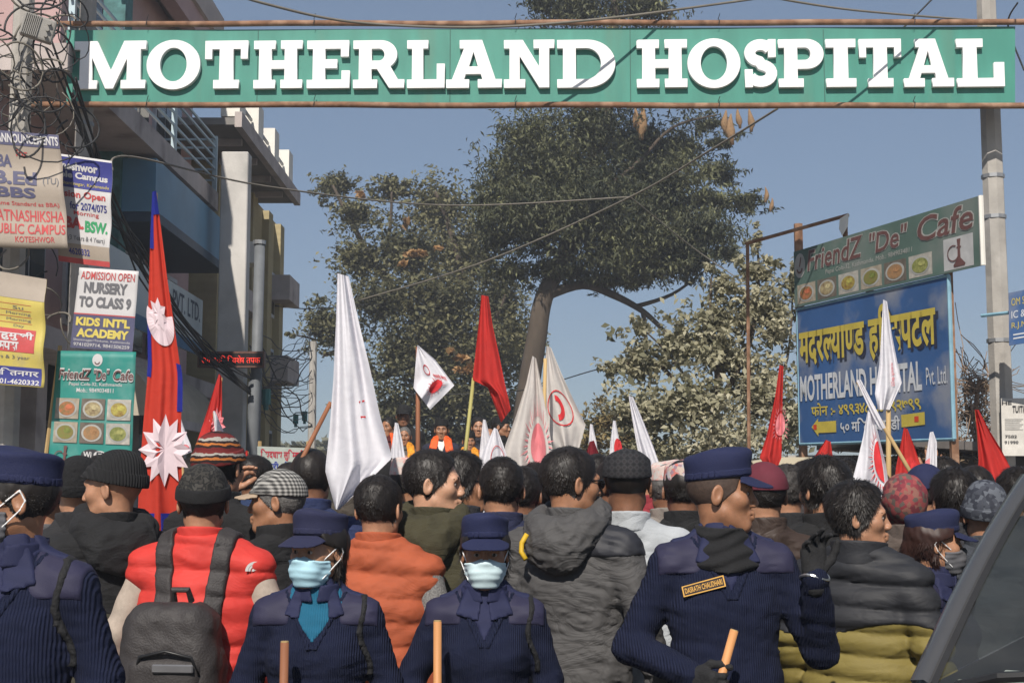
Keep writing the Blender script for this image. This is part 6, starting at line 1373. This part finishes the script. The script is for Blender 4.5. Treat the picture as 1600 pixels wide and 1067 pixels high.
f = Flag('white flag on a slanting brown stick right of the flat cap', 7.0, [(982, 618), (987, 650), (994, 690), (1000, 720), (1016, 752)], [(989, 620), (1004, 655), (1020, 695), (1034, 735), (1034, 755)], M_fwh, .04, 1.2, .3, pole=((1034, 785), (1006, 700)), pm=M_wood_r, pr=.014); f.star(.7, .85, .25, .1, 9, M_pink)
f = Flag('thin white flag with red emblem left of the flat cap', 8.0, [(958, 657), (954, 690), (950, 735)], [(962, 657), (968, 690), (972, 735)], M_fwh, .02, 1, .3, pole=((960, 760), (960, 660))); f.disc(.8, .6, .4, .18, M_fr2)
f = Flag('maroon and red flag behind the sunglasses man', 8.0, [(921, 690), (914, 715), (905, 750)], [(928, 688), (938, 715), (946, 755)], M_fmar, .03, 1.2, .3, pole=((926, 770), (925, 690)))
f = Flag('small white flag showing above the maroon flag', 8.15, [(922, 662), (920, 690), (917, 720)], [(926, 663), (932, 690), (936, 722)], M_fwh, .02, 1, .3, pole=((925, 770), (924, 664)))
f = Flag('red flag with pink rayed sun before the dusty tree', 7.4, [(1218, 570), (1211, 620), (1198, 680), (1187, 715), (1203, 738)], [(1224, 572), (1223, 620), (1222, 680), (1221, 715), (1212, 738)], M_fred, .035, 1.2, .9, pole=((1200, 765), (1221, 575))); f.disc(.86, .43, .36, .075, M_pink, 'sun'); f.rays(.86, .43, .4, .085, M_pink, 24, 1.1, 1.8)
f = Flag('red flag leaning over the van roof', 8.0, [(1290, 687), (1276, 708), (1260, 732), (1244, 755)], [(1298, 690), (1301, 712), (1303, 735), (1302, 760)], M_fred, .03, 1.3, 0, pole=((1280, 775), (1295, 690)))
f = Flag('tall white flag rising before the blue hospital board', 6.5, [(1380, 468), (1377, 520), (1374, 570), (1367, 615), (1372, 640)], [(1386, 471), (1393, 520), (1402, 565), (1409, 598), (1390, 640)], M_fwh, .035, 1.2, .8, pole=((1387, 790), (1388, 600)), pr=.013); f.word(WORD, .6, .78, .5, .75, M_pink, True)
f = Flag('white flag with red half sun before the tall white flag', 6.3, [(1356, 640), (1349, 680), (1341, 715), (1330, 757)], [(1362, 640), (1373, 680), (1384, 725), (1393, 785)], M_fwh, .03, 1.2, 2, pole=((1437, 765), (1340, 596)), pr=.01); f.disc(.88, .62, .3, .22, M_fr2, 'half_sun', a0=PI / 2, a1=1.5 * PI); f.rays(.88, .62, .32, .24, M_fr2, 18, 1.1, 1.7, PI / 2, 1.5 * PI)
f = Flag('rolled white flag wound on the slanting stick', 6.28, [(1338, 594), (1352, 625), (1366, 655), (1374, 672)], [(1345, 593), (1360, 622), (1376, 652), (1384, 668)], M_fwh, .015, 1, 0)
f = Flag('red flag with darker disc right of the half sun flag', 7.0, [(1412, 668), (1406, 700), (1400, 730), (1396, 765)], [(1418, 670), (1428, 695), (1438, 725), (1444, 765)], M_fred, .03, 1.2, .2, pole=((1420, 780), (1415, 670))); f.disc(.6, .72, .28, .2, mat('flag_print_dark', (.5, .03, .03), .8))
f = Flag('narrow white flag with pink edge before the blue board', 7.05, [(1453, 675), (1448, 705), (1444, 735), (1440, 765)], [(1458, 674), (1464, 690), (1464, 725), (1464, 765)], M_fwh, .02, 1.2, .2, pole=((1455, 785), (1455, 678)))
f.draw('pink_edge', [(0, .5), (.4, .5), (.5, .95), (0, .95)], [(0, 1, 2, 3)], M_pink)
f = Flag('plain red flag by the right concrete pole', 6.6, [(1523, 640), (1527, 680), (1529, 720), (1527, 755), (1550, 768)], [(1529, 640), (1546, 672), (1566, 705), (1581, 735), (1560, 768)], M_fred, .05, 1.2, .2, pole=((1537, 790), (1526, 642)))
f = Flag('tiny red flag showing left of the checked cap', 8.8, [(384, 704), (380, 718), (376, 735)], [(387, 704), (389, 718), (390, 735)], M_fred, .02, 1, .2, pole=((384, 755), (386, 705)))

# ================================================================ left banners
def banner(label, c, dd, curl=.02, waves=1.2, ph=0.0, m=None):
    P = Panel(*[W(x, y, d) for (x, y), d in zip(c, dd)], curl=curl, waves=waves, phase=ph)
    e = empty('banner', P.p(.5, 1)); tag(e, label, 'banner', 'banners hung on the left poles'); o = P.sheet('sheet', m, e, nu=18, nv=18, thick=.004); return P, e
M_flex_b = mat('flex_beige', (.33, .28, .23), .6, .1, 3, dirt=((.25, .21, .17), 2, .55)); M_flex_w = mat('flex_white', (.5, .49, .49), .55, .05, 4); M_flex_y = mat('flex_yellow', (.5, .41, .1), .6, .1, 4, dirt=((.33, .28, .2), 1.6, .56))
M_pblue = mat('flex_blue', (.035, .04, .2), .55, .1, 5); M_pred = mat('flex_red', (.42, .06, .06), .6); M_pgrey = mat('flex_grey', (.12, .12, .13), .6); M_ppur = mat('flex_slate', (.075, .075, .14), .6, .1, 5); M_pgrn = mat('flex_green', (.03, .25, .1), .6); M_pyel = mat('flex_yellow_print', (.55, .45, .1), .6)
P, e = banner('beige campus announcement banner, highest at the left edge', [(-60, 200), (92, 212), (-60, 384), (108, 390)], (12.9, 12.9, 12.9, 12.8), .03, .9, .5, M_flex_b)
P.sheet('blue_strip', M_ppur, e, 0, 1, .0, .12, h=.005, nu=12, nv=2)
P.text('lettering', 'Admission ANNOUNCEMENTS', .05, .99, .02, .1, M_flex_w, e, .03, h=.009); P.text('lettering', 'for', .54, .66, .15, .21, M_pred, e, .02, h=.006); P.text('lettering', 'BA', .36, .5, .2, .31, M_ppur, e, .04, h=.006); P.text('lettering', 'B.Ed', .32, .74, .34, .46, M_ppur, e, .04, h=.006); P.text('lettering', '(TU)', .8, .96, .38, .46, M_pgrey, e, .01, h=.006); P.text('lettering', 'BBS', .34, .72, .48, .57, M_ppur, e, .04, h=.006)
P.text('lettering', '(Same Standard as BBA)', .3, .94, .6, .645, M_pred, e, .01, h=.006); P.text('lettering', 'RATNASHIKSHA', .28, .98, .67, .77, M_pred, e, .02, h=.006); P.text('lettering', 'PUBLIC CAMPUS', .28, .99, .79, .88, M_pred, e, .02, h=.006); P.text('lettering', 'KOTESHWOR', .5, .88, .9, .95, M_pred, e, .01, h=.006)
unparent_fix(e)
P, e = banner('blue topped campus admission banner behind the beige one', [(88, 240), (175, 252), (92, 408), (172, 418)], (13.2, 13.1, 13.2, 13.1), .02, .8, 1.2, M_flex_w)
P.sheet('blue_head', M_pblue, e, 0, 1, .02, .3, h=.005, nu=10, nv=5); P.sheet('red_foot', M_pred, e, 0, 1, .95, 1, h=.005, nu=10, nv=1); P.sheet('grey_fold', M_flex_b, e, 0, 1, .82, .95, h=.005, nu=10, nv=3)
P.text('lettering', 'neshwor', .1, .74, .06, .14, M_flex_w, e, .04, h=.009); P.text('lettering', 'ple Campus', .08, .92, .15, .23, M_flex_w, e, .04, h=.009); P.text('lettering', 'Shantinagar, Kathmandu', .1, .95, .245, .285, M_pyel, e, .0, h=.009)
P.text('lettering', 'ssion Open', .08, .9, .325, .41, M_pred, e, .03, h=.006); P.text('lettering', 'for 2074/075', .24, .92, .43, .5, M_pblue, e, .02, h=.006); P.text('lettering', 'Morning', .3, .76, .51, .56, M_pred, e, .01, h=.006); P.text('lettering', 'BA.', .14, .48, .57, .68, M_pred, e, .05, h=.006); P.text('lettering', 'BSW.', .5, .94, .59, .7, M_pgrn, e, .05, h=.006); P.text('lettering', '(3 Years & 4 Years)', .2, .9, .74, .8, M_pgrey, e, .01, h=.006); P.text('lettering', '4620332', .2, .6, .86, .92, M_pblue, e, .02, h=.009)
unparent_fix(e)
P, e = banner('white and slate nursery admission board', [(124, 418), (217, 424), (110, 543), (207, 550)], (13.0, 12.95, 13.0, 12.95), .004, .5, 0, M_flex_w)
P.sheet('slate_half', M_ppur, e, 0, 1, .58, 1, h=.004, nu=8, nv=4); P.sheet('red_line', M_pred, e, 0, 1, .565, .58, h=.005, nu=8, nv=1)
P.text('lettering', 'ADMISSION OPEN', .05, .95, .04, .14, M_pred, e, .01, h=.007); P.text('lettering', 'NURSERY', .12, .84, .17, .31, M_pgrey, e, .05, h=.007); P.text('lettering', 'TO CLASS 9', .06, .92, .35, .49, M_pgrey, e, .05, h=.007); P.text('lettering', "KIDS INT'L", .05, .93, .61, .72, M_pyel, e, .05, h=.008); P.text('lettering', 'ACADEMY', .08, .92, .75, .86, M_pyel, e, .05, h=.008); P.text('lettering', 'Shantinagar/Tinkune, Kathmandu', .04, .95, .88, .915, M_flex_w, e, .0, h=.008); P.text('lettering', '9741029714, 9841506259', .05, .95, .93, .98, M_flex_w, e, .01, h=.008)
unparent_fix(e)
P, e = banner('torn yellow Devanagari campus banner below the beige one', [(-70, 412), (72, 436), (-70, 596), (70, 606)], (12.7, 12.6, 12.7, 12.6), .03, .9, 2.2, M_flex_y)
P.sheet('grey_back', M_flex_b, e, .3, 1, 0, .22, h=.005, nu=10, nv=4); P.sheet('red_band', M_pred, e, 0, .9, .49, .7, h=.005, nu=10, nv=4); P.sheet('blue_band', M_pblue, e, 0, .97, .83, .99, h=.005, nu=10, nv=3)
P.text('lettering', '', .2, .88, .51, .6, M_flex_w, e, .03, h=.009, tokens=['व','र',' ','ब','ह','ु','म','ु','ख','ी']); P.text('lettering', '', .3, .72, .61, .69, M_flex_w, e, .03, h=.009, tokens=['क~','य','ा','म~','प','स']); P.text('lettering', '', .3, .94, .845, .91, M_flex_w, e, .02, h=.009, tokens=['श','ा','न~','ि','त','न','ग','र']); P.text('lettering', '01-4620332', .5, .95, .94, .985, M_flex_w, e, .02, h=.009)
for i in range(4): P.sheet('table_line', M_pred, e, .1, .85, .27 + i * .055, .274 + i * .055, h=.005, nu=8, nv=1)
P.text('lettering', '', .3, .5, .905, .935, M_flex_w, e, .02, h=.009, tokens=['म','ा','ड','ौ'])
for w_, v_ in (('Su', .285), ('Morning', .34), ('Morning', .395), ('Day', .45)): P.text('lettering', w_, .56 if len(w_) > 3 else .64, .84 if len(w_) > 3 else .76, v_, v_ + .03, M_pgrey, e, h=.006)
P.text('lettering', '4 years & 3 year', .3, .85, .73, .77, M_pgrey, e, h=.006)
unparent_fix(e)
P, e = banner('teal cafe banner with six food pictures and wifi mark', [(90, 548), (213, 550), (74, 742), (204, 748)], (12.9, 12.85, 12.9, 12.85), .008, .5, .4, M_cteal)
P.disc('logo', .52, .07, .065, .05, M_flex_w, e, h=.006); P.disc('logo_mark', .52, .085, .035, .022, M_maroon, e, h=.009, n=12, a0=0, a1=PI, inner=.6)
cafe_title(P, e, [('FriendZ', .05, .45, .15, .225), ('"De"', .49, .68, .15, .225), ('Cafe', .73, .98, .15, .23)], M_flex_w, M_maroon)
P.text('lettering', 'Pepsi Cola-32, Kathmandu', .18, .84, .25, .285, M_flex_w, e, .01, h=.006); P.text('lettering', 'Mob.: 9849034811', .28, .74, .295, .33, M_flex_w, e, .01, h=.006)
for k in range(6):
    u0 = .04 + (k % 3) * .32; v0 = .38 + (k // 3) * .19; dish(P, e, u0, u0 + .29, v0, v0 + .165, k, 1.0)
P.disc('wifi_mark', .52, .825, .13, .045, M_blk, e, h=.006); P.disc('wifi_mark', .62, .825, .075, .034, M_flex_w, e, h=.009)
P.text('lettering', 'Wi', .42, .52, .8, .85, M_flex_w, e, .03, h=.01); P.text('lettering', 'Fi', .58, .66, .8, .85, M_blk, e, .03, h=.012); P.text('lettering', 'Free', .7, .95, .83, .9, M_flex_w, e, .02, .2, h=.006)
hookah(P, e, .02, .36, .74, .99, M_maroon)
unparent_fix(e)
o = MB().tube([W(66, 758, 12.98), W(94, 540, 12.98)], .02, 6).build('banner_post', M_wood); tag(o, 'thin wooden post behind the teal cafe banner', 'post')

# ================================================================ wires
cable('overhead_cable', [W(300, -30, 12), W(420, 8, 12.5), W(560, 36, 13), (W(760, 43, 13.5)), W(960, 28, 14), W(1200, -4, 15)], .014, M_wire_g, label='grey overhead cable sagging above the green sign')
cable('overhead_cable', [W(1180, -8, 13), W(1330, 16, 13.5), W(1545, 34, 14.6)], .012, M_wire_g, label='thin cable running to the top of the right pole')
cable('overhead_cable', [W(1470, -15, 16), W(1438, 18, 16), W(1405, 50, 16)], .011, M_wire, label='short black cable dropping behind the right half of the sign')
cable('string_line', [W(175, 268, 14), W(205, 245, 14.5), W(420, 292, 17), W(700, 321, 20), W(985, 308, 20.5)], .012, M_wire_g, label='pale string running right from the teal column')
cable('overhead_cable', [W(560, 470, 22), W(760, 408, 20), W(985, 308, 18), W(1110, 235, 16.5), W(1215, 170, 15.2)], .014, M_wire_g, label='cable climbing from the broadleaf tree to the green sign')
cable('overhead_cable', [W(985, 308, 20.5), W(1080, 385, 22), W(1160, 440, 22)], .01, M_wire_g, label='thin line falling into the dusty tree')
cable('overhead_cable', [W(640, 616, 30), W(800, 612, 30), W(930, 578, 26), W(1050, 545, 22)], .012, M_wire, label='dark cable low behind the cream flags')
cable('overhead_cable', [W(430, 478, 30), W(500, 482, 36), W(620, 470, 44)], .014, M_wire, label='cable from the yellow building to the broadleaf tree')
cable('overhead_cable', [W(1590, 5, 14), W(1575, 40, 14.6), W(1600, 110, 14)], .01, M_wire, label='loose black wire at the right pole top')
rs = random.Random(12)
M_wires = [M_wire, M_wire, M_wire_g]
tg = empty('wire_tangle', W(40, 150, 13.0)); tag(tg, 'dense tangle of black and grey cables round the left poles', 'cables')
base = Vector(tg.location)
for i in range(75):
    c = W(rs.uniform(-30, 84) if i % 6 else rs.uniform(60, 130), rs.uniform(-20, 230) if i % 5 else rs.uniform(400, 560), 13.0 + rs.uniform(-.35, .5)); r0 = rs.uniform(.07, .32); n = 16; pts = []; ph = rs.uniform(0, 6.28); tl = rs.uniform(-1, 1); arcl = rs.uniform(2, 6.3); el = rs.uniform(.35, 1.1)
    for k in range(n): a = ph + arcl * k / n; pts.append(c - base + Vector((r0 * math.cos(a) * el, .12 * math.sin(a * 1.3 + tl), r0 * math.sin(a) - .1 * (k / n) * tl)))
    MB().tube(pts, rs.choice((.006, .008, .011)), 5).build('wire', rs.choice(M_wires), tg, smooth=True)
for i in range(12):                       # bundles running into the picture along the building
    a = W(100 + rs.uniform(-30, 20), 60 + rs.uniform(0, 260), 13.4); b = W(210 + rs.uniform(-10, 20), 400 + rs.uniform(-30, 30), 16); c_ = W(318 + rs.uniform(-6, 10), 548 + rs.uniform(-14, 14), 20); e_ = W(392, 600 + rs.uniform(-20, 20), 20.4)
    P0 = [a - base, (a * .5 + b * .5) - base + Vector((0, 0, -.1 * rs.random())), b - base, (b + c_) / 2 - base + Vector((0, 0, -.12 * rs.random())), c_ - base, e_ - base]
    out = []
    for q in range(len(P0) - 1):
        for k in range(6): out.append(P0[q].lerp(P0[q + 1], k / 6))
    MB().tube(out + [P0[-1]], .012, 5).build('wire', M_wire, tg, smooth=True)
tg2 = empty('wire_tangle', W(440, 600, 24)); tag(tg2, 'loose black wires hanging between the steel pole and the far pole', 'cables'); base2 = Vector(tg2.location)
for i in range(26):
    a = W(395, 520 + rs.uniform(0, 110), 20.7); b = W(486, 520 + rs.uniform(-20, 160), 37.5); mdl = (a + b) / 2 + Vector((rs.uniform(-.6, .6), 0, -rs.uniform(0, 1.1))); out = []
    for k in range(15): t_ = k / 14; out.append(a * (1 - t_) ** 2 + mdl * 2 * t_ * (1 - t_) + b * t_ * t_ - base2 + Vector((.05 * math.sin(k * 1.1 + i), 0, .05 * math.sin(k * .9 + i * 2))))
    MB().tube(out, rs.choice((.007, .010, .014)), 4).build('wire', M_wire, tg2, smooth=True)
for i, (px, py) in enumerate(((402, 612), (416, 620), (462, 655), (476, 650))):
    q = W(px, py, 21 + (i > 1) * 14); m = MB(); m.tube([(0, 0, -.12), (0, 0, .12)], .07, 8); m.tube([(0, 0, -.2), (0, 0, -.12)], .04, 6); o = m.build('splice_case', mat('teal_plastic', (.03, .16, .15), .5), loc=q); tag(o, 'small teal cable splice case hanging %s' % ('right beside the steel pole', 'just right of the steel pole cases', 'left of the far pale pole', 'against the far pale pole')[i], 'cable case')
# junction box
jb = empty('junction_box', W(60, 45, 12.75), .3); jb.rotation_euler = (.1, .25, .3); tag(jb, 'grey ribbed junction box hanging in the cable tangle', 'junction box')
m = MB(); m.box((0, 0, 0), (.15, .07, .11)); bevel(m.build('case', mat('abs_grey', (.27, .26, .24), .6, .1, 6), jb), .02, 2)
for k in range(9): m = MB(); m.box((-.13 + k * .017, -.075, 0), (.004, .01, .1)); m.build('rib', MATS['abs_grey'], jb)
for k in range(3): m = MB(); m.tube([(.09, -.07, .06 - k * .06), (.09, -.105, .06 - k * .06)], .018, 8); m.build('gland', MATS['abs_grey'], jb)

# ================================================================ car at the right edge
psi = R(30); car = empty('parked_car', (1.0, 3.5, 0)); car.rotation_euler = (0, 0, -psi); tag(car, 'dark grey car with raked windscreen cropped by the right edge', 'car')
M_car = mat('car_paint', (.05, .05, .052), .3, .1, 3, coat=.6, spec=.5, dirt=((.1, .095, .09), 2, .6)); M_trim = mat('car_trim', (.015, .015, .016), .5)
def glass_mat(name, tint, mixf):
    m = bpy.data.materials.new(name); m.use_nodes = True; N = m.node_tree.nodes; L = m.node_tree.links; N.remove(N['Principled BSDF'])
    tr = N.new('ShaderNodeBsdfTransparent'); tr.inputs[0].default_value = (*tint, 1); gl = N.new('ShaderNodeBsdfGlossy'); gl.inputs['Roughness'].default_value = .03; lw_ = N.new('ShaderNodeLayerWeight'); fr_ = N.new('ShaderNodeMath'); fr_.operation = 'POWER'; fr_.inputs[1].default_value = 4.0; L.new(lw_.outputs['Facing'], fr_.inputs[0])
    ad = N.new('ShaderNodeMath'); ad.operation = 'ADD'; ad.inputs[1].default_value = mixf; L.new(fr_.outputs[0], ad.inputs[0]); mx = N.new('ShaderNodeMixShader'); L.new(ad.outputs[0], mx.inputs[0]); L.new(tr.outputs[0], mx.inputs[1]); L.new(gl.outputs[0], mx.inputs[2]); df = N.new('ShaderNodeBsdfDiffuse'); df.inputs[0].default_value = (.3, .3, .28, 1); nz = N.new('ShaderNodeTexNoise'); nz.inputs['Scale'].default_value = 3.5; nz.inputs['Detail'].default_value = 5; mr = N.new('ShaderNodeMapRange'); mr.inputs[1].default_value = .35; mr.inputs[2].default_value = .75; mr.inputs[3].default_value = .02; mr.inputs[4].default_value = .10; L.new(nz.outputs[0], mr.inputs[0]); m2 = N.new('ShaderNodeMixShader'); L.new(mr.outputs[0], m2.inputs[0]); L.new(mx.outputs[0], m2.inputs[1]); L.new(df.outputs[0], m2.inputs[2]); L.new(m2.outputs[0], N['Material Output'].inputs[0]); return m      # pale reflections put into the glass as a patchy grey diffuse layer
M_wind = glass_mat('windscreen_glass', (.82, .88, .83), .08)
# stations: hull sections along y (back), x 0..1.5
WB, WT = 1.5, 1.18
def quadmesh(nm, rows, m, par=car, smooth=True, thick=0):
    n = len(rows[0]); vs = [p_ for r_ in rows for p_ in r_]; fs = [(j * n + i, j * n + i + 1, (j + 1) * n + i + 1, (j + 1) * n + i) for j in range(len(rows) - 1) for i in range(n - 1)]
    o = mesh_obj(nm, vs, fs, m, par, smooth)
    if thick: md = o.modifiers.new('s', 'SOLIDIFY'); md.thickness = thick; md.offset = 0
    return o
def ws(u, v): return (0.045 + .155 * v + (1.41 - .31 * v) * u, -.10 * math.sin(PI * u) * (1 - .4 * v) + .73 * v - .02 + .02 * math.sin(PI * v), 1.125 + .515 * v + .035 * math.sin(PI * v))
quadmesh('windscreen', [[ws(i / 12, j / 10) for i in range(13)] for j in range(11)], M_wind)
def pillar(side):
    rows = []
    for j in range(11):
        v = j / 10; a = ws(side, v); s = -1 if side == 0 else 1; rows.append([(a[0], a[1], a[2]), (a[0] + s * .012, a[1] - .012, a[2] + .012), (a[0] + s * .05, a[1] + .01, a[2] + .006), (a[0] + s * .06, a[1] + .07, a[2] - .01), (a[0] + s * .03, a[1] + .09, a[2] - .02)])
    o = quadmesh('pillar', rows, M_car); quadmesh('seal', [[(r_[0][0] - .004 * s, r_[0][1] - .006, r_[0][2] + .006), (r_[0][0] + .02 * s * -1, r_[0][1] - .004, r_[0][2] + .004)] for r_ in rows], M_trim, o)
pillar(0); pillar(1)
def hood(u, v): return (-.02 + 1.54 * u, -.03 - 1.0 * v - .10 * math.sin(PI * u), 1.10 - .14 * v ** 1.5 + .03 * math.sin(PI * u) - .25 * (abs(u - .5) * 2) ** 8 * .3)
quadmesh('bonnet', [[hood(i / 14, j / 8) for i in range(15)] for j in range(9)], M_car, thick=.01)
quadmesh('cowl', [[(0.02 + 1.46 * i / 10, -.10 * math.sin(PI * i / 10) - .05 + .06 * j, 1.105 + .012 * j) for i in range(11)] for j in range(2)], M_trim)
quadmesh('roof', [[(.2 + 1.1 * i / 8, .71 + 1.7 * j / 6, 1.635 + .035 * math.sin(PI * i / 8) + .03 * math.sin(PI * j / 6)) for i in range(9)] for j in range(7)], M_car, thick=.02)
for sx, x0, x1 in ((0, -.03, .19), (1, 1.53, 1.31)):
    quadmesh('door', [[(x0, y_, .35), (x0 - (.03 if sx == 0 else -.03), y_, .75), (x0, y_, 1.08)] for y_ in (0, .5, 1.0, 1.6, 2.2, 2.6)], M_car)
    quadmesh('side_window', [[(x0, y_, 1.085), (x1, .75 + (y_ - .12) * .78, 1.62)] for y_ in (.12, .8, 1.5, 2.2)], M_wind)
    quadmesh('wing', [[(x0, y_, .4), (x0 - (.03 if sx == 0 else -.03), y_, .75), (x0 + (.02 if sx == 0 else -.02), y_, 1.02 + .06 * (y_ + 1.0))] for y_ in (-1.05, -.5, 0)], M_car)
    for y_ in (-.6, 1.9): m = MB(); m.tube([(x0 - (.02 if sx == 0 else -.02), y_, .3), (x0 + (.2 if sx == 0 else -.2), y_, .3)], .3, 20); w_ = m.build('wheel', MATS['rubber'], car); m = MB(); m.tube([(x0 - (.026 if sx == 0 else -.026), y_, .3), (x0, y_, .3)], .19, 14); m.build('rim', M_steel, w_)
quadmesh('front', [[(-.03 + 1.54 * i / 8, -1.05 - .08 * math.sin(PI * i / 8), z_) for i in range(9)] for z_ in (.35, .6, .96)], M_car); quadmesh('back', [[(.0 + 1.5 * i / 8, 2.6, z_) for i in range(9)] for z_ in (.35, .7, 1.1, 1.6)], M_car)
for x_ in (.15, 1.3): m = MB(); m.box((x_, -1.1, .78), (.14, .05, .08)); m.build('headlight', M_mask_w, car)
quadmesh('dashboard', [[(.06 + 1.38 * i / 6, .02 + .42 * j / 4, 1.06 + .05 * math.sin(PI * j / 4)) for i in range(7)] for j in range(5)], mat('dash', (.2, .19, .17), .7, .2, 8))
for x_ in (.4, 1.05):
    m = MB(); m.box((x_, 1.15, .75), (.24, .09, .4), Matrix.Rotation(-.18, 4, 'X')); bevel(m.build('seat', mat('seat_cloth', (.2, .18, .15), .9), car), .05, 2); m = MB(); m.box((x_, 1.0, 1.32), (.13, .05, .1)); bevel(m.build('headrest', MATS['seat_cloth'], car), .04, 2)
m = MB(); m.tube([(1.05 + .18 * math.cos(a), .5 + .05 * math.sin(a), 1.05 + .17 * math.sin(a)) for a in np.linspace(0, 2 * PI, 25)], .014, 6, cap=False); m.build('steering_wheel', M_trim, car)
m = MB(); m.box((.3, .2, 1.125), (.12, .08, .004), Matrix.Rotation(.05, 4, 'X')); m.build('papers', M_flex_w, car)
m = MB(); m.box((.75, .6, 1.56), (.1, .02, .035)); m.build('mirror', M_trim, car)
m = MB(); m.tube([ws(.05, 0.0), (ws(.12, .02)[0], ws(.12, .02)[1] - .02, ws(.12, .02)[2] + .02), (ws(.45, .1)[0], ws(.45, .1)[1] - .025, ws(.45, .1)[2] + .02), (ws(.62, .13)[0], ws(.62, .13)[1] - .012, ws(.62, .13)[2] + .012)], [.016, .014, .009, .005], 7); w_ = m.build('wiper', M_trim, car)
m = MB(); m.tube([(ws(.2, .035)[0], ws(.2, .035)[1] - .008, ws(.2, .035)[2] + .008), (ws(.66, .14)[0], ws(.66, .14)[1] - .008, ws(.66, .14)[2] + .008)], .006, 5); m.build('blade', M_trim, w_)
